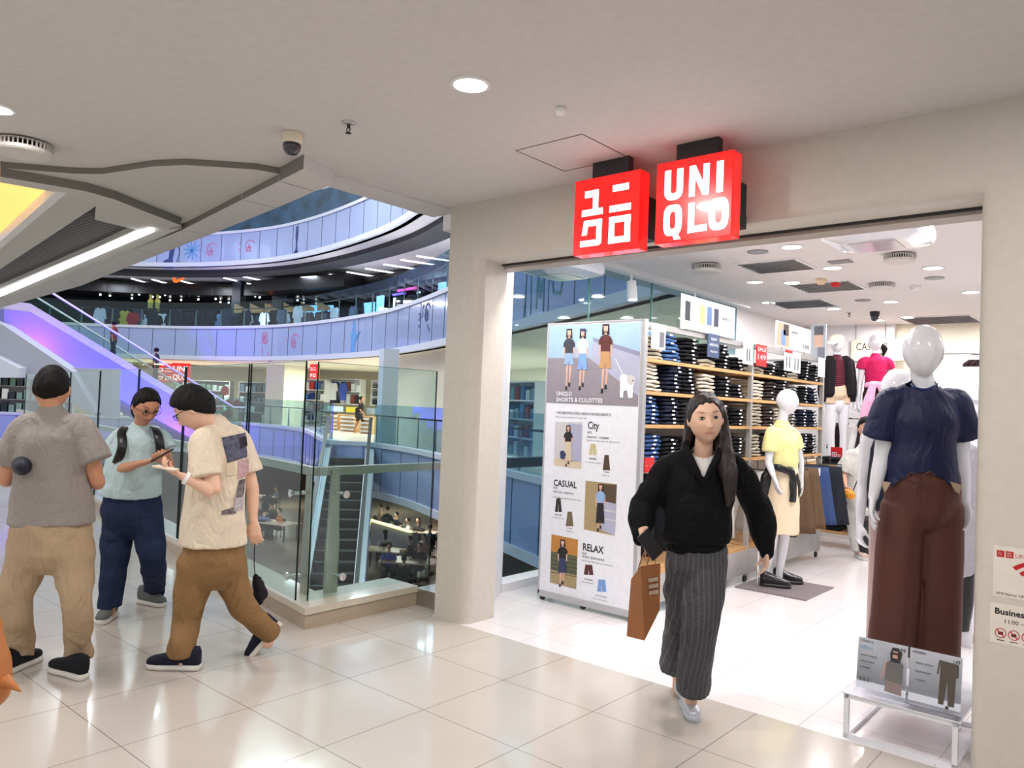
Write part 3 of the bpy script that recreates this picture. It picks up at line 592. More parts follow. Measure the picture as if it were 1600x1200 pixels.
# glass balustrades
def balustrade(C, N, f, step, label, tapered, i0=0, i1=None, off=.1, rail=1.1):
    i1 = i1 or len(C); C = C[i0:i1]; N = N[i0:i1]; t = thing('glass_balustrade', label, 'railing', C[0] + Vector((0, 0, f + .25)))
    obj('glass', band(C, N, [(off, f + .25), (off, f + 1.42), (off + .015, f + 1.42), (off + .015, f + .25)]), M_glassb, t)
    obj('handrail', band(C, N, [(off + .06, f + rail - .04), (off + .06, f + rail), (off + .12, f + rail), (off + .12, f + rail - .04)]), M_dark, t)
    pm = None
    for c, n_ in resample(C, N, step):
        if pm is None:
            bm = B(); rz = 0
            loft(bm, [(Vector((0, 0, z)), UX * a, UY * .015, .3) for z, a in ((f, .055), (f + .3, .05), (f + .8, .03), (f + rail - .03, .025))], 8); pm = obj('post', bm, M_steel, org=(0, 0, 0)); pm.parent = t; o = pm
        else: o = pm.copy(); link(o); o.parent = t
        o.location = c + n_ * (off + .09) - wloc(t); o.rotation_euler = (0, 0, yaw_of(n_) + PI / 2)
balustrade(BOWL, NB_, 4.6, 1.5, 'curved glass balustrade with steel posts on the upper gallery before the dark sports shop', 0)
balustrade(GROUND, NG_, 0, 1.35, 'glass balustrade with dark handrail right of the descending escalator', 1, i0=40)
balustrade(GROUND, NG_, 0, 1.8, 'glass balustrade with dark handrail left of the descending escalator', 1, i0=10, i1=30)
struct('window_2', band(BOWL, NB_, [(.1, 9.45), (.1, 10.6), (.12, 10.6), (.12, 9.45)]), M_glassb)
# painted drawings on the fascia
RP = mat('paint_pink', (196, 120, 160), .5); BP = mat('paint_blue', (96, 150, 205), .5); NP = mat('paint_navy', (52, 62, 120), .5); TP = mat('paint_teal', (70, 130, 150), .5)
def stroke(bm, O, ux, pts, w_, lift=.012):
    nn = ux.cross(UZ)
    for a, b in zip(pts, pts[1:]):
        a = Vector(a); b = Vector(b); d = (b - a)
        if d.length < 1e-6: continue
        d.normalize(); k = Vector((-d.y, d.x)) * w_ / 2; a = a - d * w_ * .2; b = b + d * w_ * .2
        bm.faces.new([bm.verts.new(O + ux * q.x + UZ * q.y + nn * lift) for q in (a - k, b - k, b + k, a + k)])
def mural(px, z, m, strokes, label, w_=.06, C=BOWL, N=NB_):
    p, n_ = along(C, N, px, 0, z); ux = Vector((n_.y, -n_.x, 0))
    if (ux.dot(RM @ Vector((1, 0, 0)))) < 0: ux = -ux
    bm = B()
    for s in strokes:
        if s and s[0] == 'fill': f = bm.faces.new([bm.verts.new(p + ux * x + UZ * y + ux.cross(UZ) * .011) for x, y in s[1]])
        else: stroke(bm, p, ux, s, w_)
    tag(obj('wall_drawing', bm, m), label, 'drawing')
def swirl(cx, cy, r): return [(cx + r * (1 - .14 * t) * math.cos(t * .9 + .5), cy + r * (1 - .14 * t) * 1.2 * math.sin(t * .9 + .5)) for t in [i * .5 for i in range(14)]] 
sw = lambda cx, cy, r: [swirl(cx, cy, r), [(cx - r * .4, cy - r * .3), (cx, cy + r * .5), (cx + r * .3, cy - r * .4)], [(cx - r * .3, cy + .02), (cx + r * .4, cy + .05)]]
ltr_m = lambda x, h: [[(x, -h), (x + .05, h)], [(x + .05, h * .6), (x + .25, h), (x + .28, -h * .2)], [(x + .28, h * .5), (x + .45, h * .9), (x + .5, -h * .2)]]
mural(462, 3.95, RP, sw(0, 0, .42) + [[(-.75, .3), (-.6, .15)]], 'pink swirl painted on the lower fascia band left of the blue figure')
mural(408, 3.95, RP, [[(0, .3), (.25, .45), (.35, .1), (.1, .05)], [(-.1, .1), (.4, .15)], [(.0, -.1), (.05, -.7)], [(.7, -.3), (.45, -.4), (.5, -.8), (.8, -.75)]] + sw(.1, .3, .25), 'pink scribbled letters on the lower fascia band', .05)
mural(554, 4.0, BP, [('fill', [(-.25, -.75), (.12, -.78), (.25, -.2), (.3, .1), (.12, .32), (-.1, .3), (-.22, .05), (-.15, -.3)]), ('fill', [(-.06, .3), (.1, .3), (.16, .5), (.08, .66), (-.05, .66), (-.1, .5)]), [(.2, -.1), (.55, .15)], [(.1, -.25), (.6, .2)]], 'light blue guitar-playing figure painted on the lower fascia band', .07)
mural(668, 4.25, NP, sw(0, 0, .36) + [[(.1, -.3), (.3, -.5)], [(-.5, .3), (-.45, .0)], [(-.5, .25), (-.35, .35)], [(-1.6, -.7), (-1.45, .05)], [(-1.45, 0), (-1.25, .1), (-1.2, -.4)], [(-1.0, -.3), (-1.05, .1), (-.75, .12), (-.7, -.3), (-1.1, -.25)], [(-.95, -.1), (-.6, 0)]], 'dark blue brushed lettering and swirl on the lower fascia by the pillar', .07)
mural(388, 8.55, RP, sw(0, 0, .38) + [[(-.8, .2), (-.55, .3)], [(-1.6, -.5), (-1.5, .1), (-1.3, .15), (-1.25, -.3)], [(-1.0, -.3), (-.8, .1), (-.6, -.1)]], 'pink lettering and swirl on the top fascia band', .05)
mural(328, 8.5, RP, sw(0, 0, .42) + [[(.7, .3), (.8, -.2)], [(.6, .1), (1.0, .2)], [(1.3, .2), (1.5, -.2)]], 'pink swirl farther left on the top fascia band', .05)
mural(464, 8.6, NP, [('fill', [(-.12, -.75), (.1, -.75), (.08, -.1), (.14, .3), (.1, .65), (-.08, .6), (-.1, .2), (-.02, -.2)]), ('fill', [(-.2, -.78), (.16, -.78), (.14, -.45), (-.16, -.5)])], 'navy slim standing figure painted on the top fascia band', .05)
mural(268, 8.5, NP, [('fill', [(-.5, -.78), (.1, -.78), (.05, -.3), (.15, .3), (.0, .5), (-.15, .2), (-.2, -.3), (-.45, -.4)]), [(.3, .5), (.4, 0), (.25, -.6)]], 'dark violet seated figure painted on the top fascia band', .05)
mural(300, 8.6, BP, [[(.5 * math.cos(a), .45 * math.sin(a)), (0, 0)] for a in [i * .6 for i in range(10)]] + [[(.9 + .3 * math.cos(a), .1 + .3 * math.sin(a)), (.9, .1)] for a in [i * .8 for i in range(8)]], 'light blue splash painted on the top fascia band', .08)
mural(860, 4.05, TP, [[(-1.3, -.6), (-1.2, .4), (-.95, .3), (-.9, -.6)], [(-.6, -.5), (-.55, .2), (-.4, -.3), (-.25, .25), (-.2, -.6)], [(.1, .3), (.3, -.3), (.65, -.35), (.8, .3)], [(.35, .3), (.5, .0)]], 'teal handwriting on the fascia seen through the store glass', .07)
# ---- dark sports shop on the upper gallery
def stick(name, px, off, z, size, m, label, cat, C=BOWL, N=NB_, bev=0, grp=None):
    p, n_ = along(C, N, px, off, z); o = obj(name, box(B(), p, size, rz=yaw_of(n_), bev=bev), m); tag(o, label, cat, grp); return o
struct('wall_shop_header', band(BOWL[4:26], NB_[4:26], [(4.2, 7.0), (4.2, 7.62), (4.6, 7.62), (4.6, 7.0)]), M_black)
struct('ceiling_shop_dark', band(BOWL[2:34], NB_[2:34], [(4.6, 7.25), (4.6, 7.35), (10, 7.35), (10, 7.25)]), M_black)
for k, (px, nm) in enumerate(((373, 'narrow'), (444, 'broad'))):
    p, n_ = along(BOWL, NB_, px, 4.3, 6.2); struct('wall_dark_column', box(B(), p, (.5, 1.0 if k else .55, 3.2), rz=yaw_of(n_)), mat('dark_blue_column', (38, 42, 56), .5))
p, n_ = along(BOWL, NB_, 480, 3.0, 7.2); struct('ceiling_dark_beam', box(B(), p, (1.5, 6.5, .6), rz=yaw_of(n_)), M_black)
M_or = mat('orange_sign', (245, 110, 40), .4, emit=1.0)
def swoosh(px, off, z, s, label):
    p, n_ = along(BOWL, NB_, px, off, z); ux = Vector((n_.y, -n_.x, 0)); ux = ux if ux.dot(RM @ Vector((1, 0, 0))) > 0 else -ux
    pts = [(-.42, .22), (-.50, .0), (-.46, -.18), (-.32, -.24), (-.05, -.14), (.55, .27), (-.02, .0), (-.28, -.05), (-.38, .03)]
    tag(obj('logo_sign', prism(B(), [p + ux * (x * s) + UZ * (y * s) for x, y in pts], -n_ * .12), M_or), label, 'sign')
swoosh(287, 3.4, 7.72, .82, 'orange tick-shaped logo above the dark shop front, the larger at left'); swoosh(429, 4.2, 6.35, .85, 'orange tick-shaped logo low in the shop window, right of the other')
# strip lamps in gallery soffit
gi = 0
for px, off in ((392, 1), (375, 2), (300, 3), (255, 3), (225, 3), (545, 2.4), (575, 2.3), (603, 2.2), (632, 2.1), (660, 2.0), (686, 2.0)):
    p, n_ = along(BOWL, NB_, px, off + 2.2, 7.77); bm = box(B(), p, (2.2, .09, .03), rz=yaw_of(n_) - .12)
    tag(obj('strip_lamp', bm, M_glow2), 'thin white strip lamp recessed in the upper gallery soffit', 'light', 'strip lamps of the upper gallery')
random.seed(3)
for i in range(26):
    px = 165 + i * 13 + random.uniform(-4, 4); p, n_ = along(BOWL, NB_, px, 4.9 + random.random() * 3.5, 7.12); tag(obj('spot_lamp', ell(B(), p, (.05, .05, .05), 8, 6) and None or (lambda b: (ell(b, p, (.055, .055, .055), 8, 6), b)[1])(B()), M_glow), 'tiny bright spotlight on the black ceiling of the sports shop', 'light', 'spotlights of the dark sports shop')
# garments hanging in the sports shop
def garment(parent_name, c, w_, h_, m, label, cat, rz, grp, legs=False):
    bm = B(); X = Vector((math.cos(rz), math.sin(rz), 0)); Yv = Vector((-X.y, X.x, 0))
    if legs: pts = [(-.3, 1), (.3, 1), (.45, 0), (.05, 0), (0, .55), (-.05, 0), (-.45, 0)]
    else: pts = [(-.18, .98), (0, .92), (.18, .98), (.36, .92), (.5, .55), (.38, .5), (.32, .66), (.34, 0), (-.34, 0), (-.32, .66), (-.38, .5), (-.5, .55), (-.36, .92)]
    prism(bm, [c + X * (x * w_) + UZ * (y * h_) - Yv * .04 for x, y in pts], Yv * .08); o = obj(parent_name, bm, m); tag(o, label, cat, grp); return o
random.seed(5)
cols = [((210, 214, 222), 'white'), ((30, 34, 48), 'black'), ((150, 178, 215), 'pale blue'), ((30, 30, 34), 'black'), ((196, 190, 80), 'yellow'), ((150, 180, 130), 'green'), ((170, 40, 52), 'red'), ((60, 70, 90), 'slate'), ((190, 200, 215), 'white'), ((25, 26, 30), 'black'), ((105, 135, 175), 'blue')]
for i in range(44):
    px = 150 + i * 9.6 + random.uniform(-3, 3); p, n_ = along(BOWL, NB_, px, 2.0 + (i % 3) * .5, 4.65 + (i % 2) * .12); c, nm = cols[i] if i < 9 else random.choice(cols[1:2] + cols[3:4] + cols[7:] + cols[9:10])
    garment('shirt', p, .7, random.uniform(1.0, 1.3), mat('garment_' + nm, c, .8), nm + ' shirt hanging behind the upper gallery balustrade', 'clothing', yaw_of(n_) + PI / 2, 'shirts in ' + nm + ' behind the upper balustrade')
for k, px in enumerate((236, 243)):
    p, n_ = along(BOWL, NB_, px, 3.8, 6.0); bm = B(); loft(bm, [(p + UZ * z, UX * a, UY * b) for z, a, b in ((0, .2, .12), (.3, .17, .1), (.55, .26, .13), (.68, .07, .06), (.75, .08, .08), (.9, .07, .08))], 12); tag(obj('bust_form', bm, mat('form_yellow', (170, 165, 80), .6), smooth=True), 'yellow-dressed bust form high in the sports shop, ' + ('left one', 'right one')[k], 'mannequin')
# slatted wooden bulkheads and bright screens along the right side of the shop
for i in range(6):
    px = 372 + i * 26; p, n_ = along(BOWL, NB_, px, 3.0, 6.1); rz = yaw_of(n_) + PI / 2; X = Vector((math.cos(rz), math.sin(rz), 0)); X = X if X.dot(RM @ Vector((1, 0, 0))) > 0 else -X
    tag(obj('wood_baffle', prism(B(), [p + X * -.35 + UZ * .3, p + X * -.35 - UZ * .2, p + X * .55 - UZ * .2, p + X * .55 - UZ * .05], n_ * .06), M_wood), 'wedge of pale wood slats in the dark shop window', 'baffle', 'wooden wedges in the dark shop window')
M_scr = mat('screen_blue', (150, 205, 250), .3, emit=1.5, var=.3, vscale=3); M_scr2 = mat('tube_violet', (120, 90, 240), .3, emit=1.8); M_scr3 = mat('tube_pink', (240, 70, 160), .3, emit=1.8)
for px, z, s, m, nm in ((487, 5.6, (.1, 1.5, 1.3), M_scr, 'broad pale blue lit screen in the gallery shop left'), (512, 5.7, (.1, .7, 1.0), M_scr, 'narrow pale blue lit screen in the gallery shop'), (572, 5.6, (.1, 1.2, 1.1), M_scr, 'blue lit wall panel in the gallery shop middle'), (592, 5.7, (.1, .5, 1.4), M_scr, 'tall blue lit panel'), (618, 5.5, (.1, .12, 1.4), M_glow2, 'thin white vertical tube by the pillar side shop'), (655, 5.7, (.1, .12, 1.2), M_glow2, 'thin white vertical tube near the pillar'), (692, 5.9, (.1, .5, 1.2), M_scr, 'pale blue screen next to the pillar edge'), (634, 6.5, (.1, 1.5, .09), M_scr3, 'pink horizontal light tube in the gallery shop'), (625, 6.35, (.1, 1.0, .08), M_scr2, 'violet horizontal light tube in the gallery shop')):
    stick('lit_panel', px, 3.4, z, s, m, nm, 'screen')
for i, px in enumerate((625, 637, 650)): p, n_ = along(BOWL, NB_, px, 2.3, 4.65); garment('shirt', p, .7, 1.3, M_black, 'dark hooded top hanging between the light tubes near the pillar', 'clothing', yaw_of(n_) + PI / 2, 'dark tops near the pillar')
# ---- opposite shop on the ground level, cream and bright
bw = lambda px, off, z: along(GROUND, NG_, px, off, z)
struct('wall_cream_pier', (lambda p, n_: box(B(), p, (1.6, 1.2, 3.2), rz=yaw_of(n_)))(*bw(445, 3.0, 1.6)), mat('cream_shop_wall', (236, 226, 200), .6))
struct('wall_white_pier', (lambda p, n_: box(B(), p, (.5, .55, 3.2), rz=yaw_of(n_)))(*bw(606, .9, 1.6)), mat('pale_pier', (196, 204, 212), .5))
struct('wall_map_panel', (lambda p, n_: box(B(), p, (.3, 6.0, 3.2), rz=yaw_of(n_)))(*bw(668, 3.2, 1.6)), mat('cream_shop_wall', (236, 226, 200), .6))
def wall_text(px, off, z, s, h, m, label, C=GROUND, N=NG_):
    p, n_ = along(C, N, px, off, z); ux = Vector((n_.y, -n_.x, 0)); ux = ux if ux.dot(RM @ Vector((1, 0, 0))) > 0 else -ux
    bm = B(); text_on(bm, s, h, p, ux, UZ, align='c', lift=.02); o = obj('wall_lettering', bm, m); tag(o, label, 'lettering')
wall_text(673, 3.0, 2.05, 'FLOOR MAP', .2, mat('navy_print', (40, 50, 110), .5), 'navy FLOOR MAP lettering on the cream wall by the pillar'); wall_text(668, 3.0, 2.5, 'CASHIER', .16, BK, 'dark CASHIER lettering above the floor map lettering')
# bookcase walls with coloured shirts
def shelf_unit(px, off, w_, z0, z1, rows, label, seed, m=M_white, fill=None, C=GROUND, N=NG_):
    p, n_ = along(C, N, px, off, 0); rz = yaw_of(n_) + PI / 2; X = Vector((math.cos(rz), math.sin(rz), 0)); X = X if X.dot(RM @ Vector((1, 0, 0))) > 0 else -X
    t = thing('shop_shelving', label, 'shelving', p); random.seed(seed); bm = B(); box(bm, p + UZ * (z0 + z1) / 2 + n_ * .25, (.06, w_, z1 - z0), rz=yaw_of(n_)); 
    for s in (-1, 1): box(bm, p + X * s * w_ / 2 + UZ * (z0 + z1) / 2, (.5, .05, z1 - z0), rz=yaw_of(n_))
    obj('frame', bm, m, t)
    for r in range(rows + 1): obj('shelf', box(B(), p + UZ * (z0 + (z1 - z0) * r / rows), (.5, w_, .04), rz=yaw_of(n_)), m, t)
    fill = fill or [(235, 235, 235), (40, 60, 120), (25, 25, 28), (120, 125, 130), (60, 110, 190), (170, 60, 60)]
    for r in range(rows):
        h = (z1 - z0) / rows; n = int(w_ / .34)
        for i in range(n):
            c = random.choice(fill); hh = h * random.uniform(.45, .8); q = p + X * ((i + .5) / n - .5) * w_ + UZ * (z0 + h * r + .02 + hh / 2) - n_ * .02
            o = obj('folded_stack', box(B(), q, (.4, .26, hh), rz=yaw_of(n_), bev=.02), mat('cloth_%d_%d_%d' % c, c, .8)); tag(o, 'small stack of folded clothes on ' + label, 'clothes', 'folded stacks on ' + label)
shelf_unit(476, 6.5, 2.6, .3, 2.6, 4, 'white shelving beyond the atrium, left of the escalator top', 1)
shelf_unit(536, 7.5, 2.5, 1.3, 2.7, 2, 'upper wall shelving behind the escalator top', 2, fill=[(50, 80, 170), (230, 232, 235), (30, 30, 34), (120, 60, 50)])
shelf_unit(592, 8.5, .9, 1.3, 2.7, 3, 'narrow dark wall shelving right of the shirts', 3, fill=[(40, 45, 50), (90, 90, 90)])
shelf_unit(405, 4.5, 2.2, .1, 2.3, 4, 'grey shelving left of the cream pier', 5, m=M_grey, fill=[(70, 90, 110), (160, 170, 175), (50, 55, 60)])
shelf_unit(320, 4.5, 3.2, .1, 2.3, 4, 'shelving behind the tall railing glass between two people', 6, m=M_grey, fill=[(150, 60, 60), (200, 205, 200), (70, 90, 80), (120, 130, 130)])
shelf_unit(200, 4.5, 3.4, .1, 2.2, 3, 'pale shelving seen left behind the railing glass', 8, m=M_grey, fill=[(150, 160, 165), (200, 205, 210), (110, 125, 130)])
shelf_unit(40, 4.5, 4.6, .1, 2.3, 3, 'shelving at the far left behind the railing glass', 9, m=M_grey, fill=[(120, 150, 150), (90, 120, 110), (220, 225, 230), (50, 60, 70)])
shelf_unit(820, 2.5, 2.2, .2, 2.2, 4, 'shelving beyond the store glass beside the poster', 10, fill=[(130, 165, 170), (80, 130, 170), (150, 60, 70), (205, 215, 215)])
for px, c, nm in ((513, (90, 50, 45), 'brown'), (523, (225, 225, 228), 'white'), (532, (52, 80, 165), 'blue')):
    p, n_ = bw(px, 6.9, 1.5); garment('shirt', p, .62, 1.0, mat('garment2_' + nm, c, .8), nm + ' outfit hung on the wall beyond the escalator top', 'clothing', yaw_of(n_) + PI / 2, None)
# bargain bins with signs behind the walking woman
for px, w_, c, nm in ((521, 1.1, (190, 225, 240), 'pale blue'), (550, 1.1, (240, 225, 60), 'yellow'), (579, 1.0, (190, 215, 235), 'blue-white')):
    p, n_ = bw(px, 3.8, 0); t = thing('display_counter', 'low slatted display counter with a ' + nm + ' header sign', 'display', p)
    obj('body', box(B(), p + UZ * .4, (.6, w_, .8), rz=yaw_of(n_)), M_wood, t)
    for r in range(4): obj('tray', box(B(), p - n_ * .32 + UZ * (.12 + .19 * r), (.12, w_ * .94, .08), rz=yaw_of(n_)), M_white, t)
    obj('header_sign', box(B(), p + UZ * 1.06, (.05, w_, .26), rz=yaw_of(n_)), mat('bin_sign_' + nm, c, .5), t)
# red shop signs of the opposite store
def little_sign(px, C, N, off, z, s, label, two):
    p, n_ = along(C, N, px, off, z); ux = Vector((n_.y, -n_.x, 0)); ux = ux if ux.dot(RM @ Vector((1, 0, 0))) > 0 else -ux; t = thing('shop_sign', label, 'sign', p)
    obj('housing', box(B(), p, (.15, s, s), rz=yaw_of(n_)), M_red, t); bm = B(); fr = -n_ if n_.dot(p - CAM) > 0 else n_; O = p + fr * .08 - ux * s / 2 - UZ * s / 2
    for k, tx in enumerate(two): text_on(bm, tx, s * .3, O + ux * s * .1 + UZ * (s * .56 - s * .45 * k), ux, UZ, width=s * .8, lift=.015 if ux.cross(UZ).dot(fr) > 0 else -.015)
    obj('lettering', bm, M_lett, t)
little_sign(493, GROUND, NG_, .6, 2.72, .62, 'small square red sign hanging at the escalator top beyond the glass', ('ユニ', 'クロ'))
little_sign(257, GROUND, NG_, .4, 2.55, .95, 'red katakana sign beyond the railing glass, left of a pair', ('ユニ', 'クロ')); little_sign(279, GROUND, NG_, .4, 2.6, .95, 'red Latin letter sign beyond the railing glass, right of a pair', ('UNI', 'QLO'))
# red round sale discs on the window
for i, (px, z) in enumerate(((338, 1.1), (356, 1.1), (374, 1.1), (352, 1.75), (356, .6))):
    p, n_ = bw(px, .5, z); cyl_ = cyl(B(), p, p - n_ * .03, .24); o = obj('window_disc', cyl_, mat('disc_red', (196, 50, 50), .5)); tag(o, 'round red sticker on the opposite shop window behind the young man', 'sticker', 'round red window stickers')
# ---- escalators
def escalator(top, bot, w_, label, truss=1.0, tm=M_ledge, steps=True, glass=M_glassb, rail_h=.95, rm=M_black):
    top = Vector(top); bot = Vector(bot); d = (bot - top); hd = Vector((d.x, d.y, 0)); L_ = hd.length; u = hd.normalized(); s = Vector((-u.y, u.x, 0)); t = thing('escalator', label, 'escalator', bot)
    K = lambda a, lat, up: top + u * a + s * lat + UZ * up + UZ * (d.z * min(max(a / L_, 0), 1))
    def prof(lat0, lat1, up0, up1, name, m, ext=.9, par=t):
        bm = B(); rows = []
        for a in (-ext, 0, L_, L_ + ext): rows.append([bm.verts.new(K(a, q, r)) for q, r in ((lat0, up0), (lat1, up0), (lat1, up1), (lat0, up1))])
        for A, C in zip(rows, rows[1:]):
            for i in range(4): bm.faces.new((A[i], A[(i + 1) % 4], C[(i + 1) % 4], C[i]))
        bm.faces.new(rows[0][::-1]); bm.faces.new(rows[-1]); return obj(name, bm, m, par)
    prof(-w_ / 2 - .3, w_ / 2 + .3, -truss, -.25, 'truss', tm)
    for sg in (-1, 1):
        prof(sg * (w_ / 2 + .02), sg * (w_ / 2 + .28), -.25, .06, 'skirt', M_alu); prof(sg * (w_ / 2 + .13) - .01, sg * (w_ / 2 + .13) + .01, .06, rail_h, 'balustrade_glass', glass)
        prof(sg * (w_ / 2 + .13) - .05, sg * (w_ / 2 + .13) + .05, rail_h, rail_h + .06, 'handrail', rm)
    bm = B(); n = int(abs(d.z) / .2); 
    for i in range(n):
        a = L_ * (i + .5) / n; z = top.z + d.z * (i + 1) / n; c = top + u * a; q = Vector((c.x, c.y, z - .12)); box(bm, q + UZ * (.0), (L_ / n, w_, .24), rz=math.atan2(u.y, u.x))
    obj('steps', bm, stripes('step_metal', (70, 72, 78), (40, 41, 45), axis=0, scale=60, duty=.5, rough=.4), t)
    bm = B()
    for i in range(n):
        a = L_ * (i + 1) / n; c = top + u * (a - .02); z = top.z + d.z * (i + 1) / n; box(bm, Vector((c.x, c.y, z + .002)), (.035, w_, .01), rz=math.atan2(u.y, u.x))
    obj('step_edge', bm, M_grey, t)
    return t
ET = Q(548, horiz(548), 23.4); EB = Q(516, horiz(516), 15.6)
escalator((ET.x, ET.y, 0), (EB.x, EB.y, -4.6), 1.0, 'escalator going down into the atrium beyond the railing corner', truss=.9, tm=M_fascia)
ta = Q(20, horiz(20), 28.5); tb = Q(350, horiz(350), 37.0)
escalator((ta.x, ta.y, 4.55), (tb.x, tb.y, 0), 1.1, 'long escalator rising to the left with blue and violet lit underside', truss=1.6, tm=mat('soffit_led_tint', (122, 118, 190), .5), rm=mat('pale_rail', (225, 228, 235), .3), glass=M_glass)  # truss base colour also carries the violet of the LED light
ESA, ESB = ta.copy(), tb.copy()
# violet LED wash lamps fixed beneath the long escalator
up_ = (ta - tb).normalized(); sd = Vector((-up_.y, up_.x, 0)); sd = sd if sd.dot(CAM - ta) > 0 else -sd
for k, (f_, col, e) in enumerate(((.02, (.8, .15, 1), 75), (.2, (.03, .03, 1), 200), (.36, (.02, .02, 1), 280), (.52, (.12, .06, 1), 160), (.68, (.7, .12, 1), 110), (.85, (.05, .05, 1), 80))):
    c = ta.lerp(tb, f_); z = 4.55 * (1 - f_); pos = Vector((c.x, c.y, z - 1.75)) + sd * 2.0
    tgt = Vector((c.x, c.y, z - .95)); q = (pos - tgt).to_track_quat('Z', 'Y').to_euler(); lamp('led_wash_lamp', pos, .5, e, col, rot=q)
# grey folded cladding of the bridge at the far left
M_clad = mat('cladding_grey', (168, 170, 182), .5)
def clad(pix, m=M_clad, d=27.0, nm='trim_bridge_cladding'): struct(nm, prism(B(), [Q(x, y, d) for x, y in pix], (RM @ Vector((0, 0, 1))) * .6), m)
clad([(-10, 500), (8, 510), (112, 580), (150, 645), (148, 650), (60, 600), (-10, 556)]); clad([(112, 574), (176, 576), (174, 655), (140, 640)], M_clad, 27.4)
clad([(-10, 555), (30, 575), (28, 590), (-10, 590)], mat('cladding_white', (210, 212, 220), .5), 26.6)
# ---- canteen below
LZ = -4.6
struct('floor_canteen', bx((-75, 4.6, LZ - .2), (12, 75, LZ)), mat('canteen_floor', (120, 108, 96), .4, var=.15, vscale=.5))
struct('wall_canteen', band(GROUND, NG_, [(13.5, LZ), (13.5, -1.3), (13.8, -1.3), (13.8, LZ)]), mat('canteen_wall', (96, 76, 62), .7))
struct('wall_canteen_partition', (lambda a, b: prism(B(), [a, b, b + UZ * 1.25, a + UZ * 1.25], (.1, .2, 0)))(PZ(578, 862, LZ), PZ(642, 885, LZ)), M_grey)
tag(obj('partition_lamp', (lambda a, b: prism(B(), [a + UZ * 1.26, b + UZ * 1.26, b + UZ * 1.33, a + UZ * 1.33], (-.1, -.12, 0)))(PZ(578, 862, LZ), PZ(642, 885, LZ)), mat('warm_strip', (255, 235, 160), .5, emit=2.2)), 'warm glowing strip on top of the canteen partition', 'light')
for px, py, e in ((620, 860, 130), (600, 800, 120), (430, 790, 150), (660, 830, 120)):
    p = PZ(px, py, LZ); lamp('canteen_lamp', (p.x, p.y, -1.9), 1.5, e, (1, .93, .82))
def table(px, py, w_, l_, rz, label, m=mat('canteen_top', (205, 180, 160), .35)):
    p = PZ(px, py, LZ + .75); p.z = LZ; t = thing('canteen_table', label, 'table', p); R_ = Matrix.Rotation(rz, 3, 'Z')
    obj('tabletop', box(B(), p + UZ * .73, (w_, l_, .05), rz=rz, bev=.01), m, t)
    for a in (-1, 1):
        for b in (-1, 1): q = p + R_ @ Vector((a * w_ * .42, b * l_ * .42, 0)); obj('leg', cyl(B(), q, q + UZ * .71, .03, n=8), M_dark, t)
table(655, 876, 2.6, 1.1, .6, 'long pale canteen table nearest the curb, seen through the glass', ); table(600, 858, 1.6, .9, .5, 'canteen table left of the lit partition end'); table(612, 820, 1.0, .7, .5, 'canteen table behind the lit partition, left'); table(664, 831, 1.1, .7, .5, 'canteen table farther back under the fascia'); table(425, 815, 2.4, 1.0, .3, 'canteen table glimpsed below the young man elbow'); table(405, 775, 2.0, 1.0, .3, 'far canteen table at left below the railing')
def sitter(px, py, yaw, col, hair, label, sc_=1.0, m=M_skin, z=LZ):
    p = PZ(px, py, z + 1.15 * sc_); p.z = z; Rz = Matrix.Rotation(yaw, 3, 'Z'); K = lambda x, y, zz: p + Rz @ Vector((x, y, zz)) * sc_
    t = thing('person', label, 'person', p); sx = Rz @ UX; bm = B()
    limb(bm, [K(0, 0, .93), K(0, .01, 1.04), K(0, .02, 1.12)], [.055, .06, .05], sx, 10, 2); ell(bm, K(0, .03, 1.2), (.078 * sc_, .095 * sc_, .115 * sc_), 14, 10)
    for s in (-1, 1): limb(bm, [K(s * .2, .02, .68), K(s * .16, .3, .76)], [.04, .03], sx, 8, 3); ell(bm, K(s * .15, .33, .78), (.04, .05, .03), 8, 6)
    obj('body', bm, m, t, smooth=True); bm = B()
    limb(bm, [K(0, 0, .42), K(0, -.02, .65), K(0, -.01, .86), K(0, 0, .95)], [(.17, .13), (.16, .11), (.2, .11), (.09, .08)], sx, 14, 3)
    for s in (-1, 1): limb(bm, [K(s * .17, 0, .88), K(s * .24, .02, .7), K(s * .2, .14, .7)], [.075, .06, .055], sx, 10, 3)
    obj('shirt', bm, mat('cloth_%d_%d_%d' % col, col, .8), t, smooth=True); bm = B()
    for s in (-1, 1): limb(bm, [K(s * .1, 0, .47), K(s * .12, .42, .48), K(s * .12, .44, .05)], [.09, .075, .05], sx, 10, 3)
    obj('trousers', bm, M_dark, t, smooth=True); bm = B(); ell(bm, K(0, .005, 1.235), (.088 * sc_, .1 * sc_, .1 * sc_), 14, 8); 
    if hair > 1: ell(bm, K(0, -.05, 1.1), (.085 * sc_, .06 * sc_, .17 * sc_), 12, 8)
    obj('hair', bm, M_hair, t, smooth=True)
    c = thing('canteen_chair', 'dark canteen chair under the ' + label, 'chair', p); obj('seat', box(B(), K(0, 0, .42), (.42, .42, .04), rz=yaw), M_dark, c); obj('backrest', box(B(), K(0, -.2, .68), (.4, .03, .34), rz=yaw), M_dark, c)
    for a in (-1, 1):
        for b in (-1, 1): obj('leg', cyl(B(), K(a * .18, b * .18, 0), K(a * .18, b * .18, .41), .015, n=6), M_dark, c)
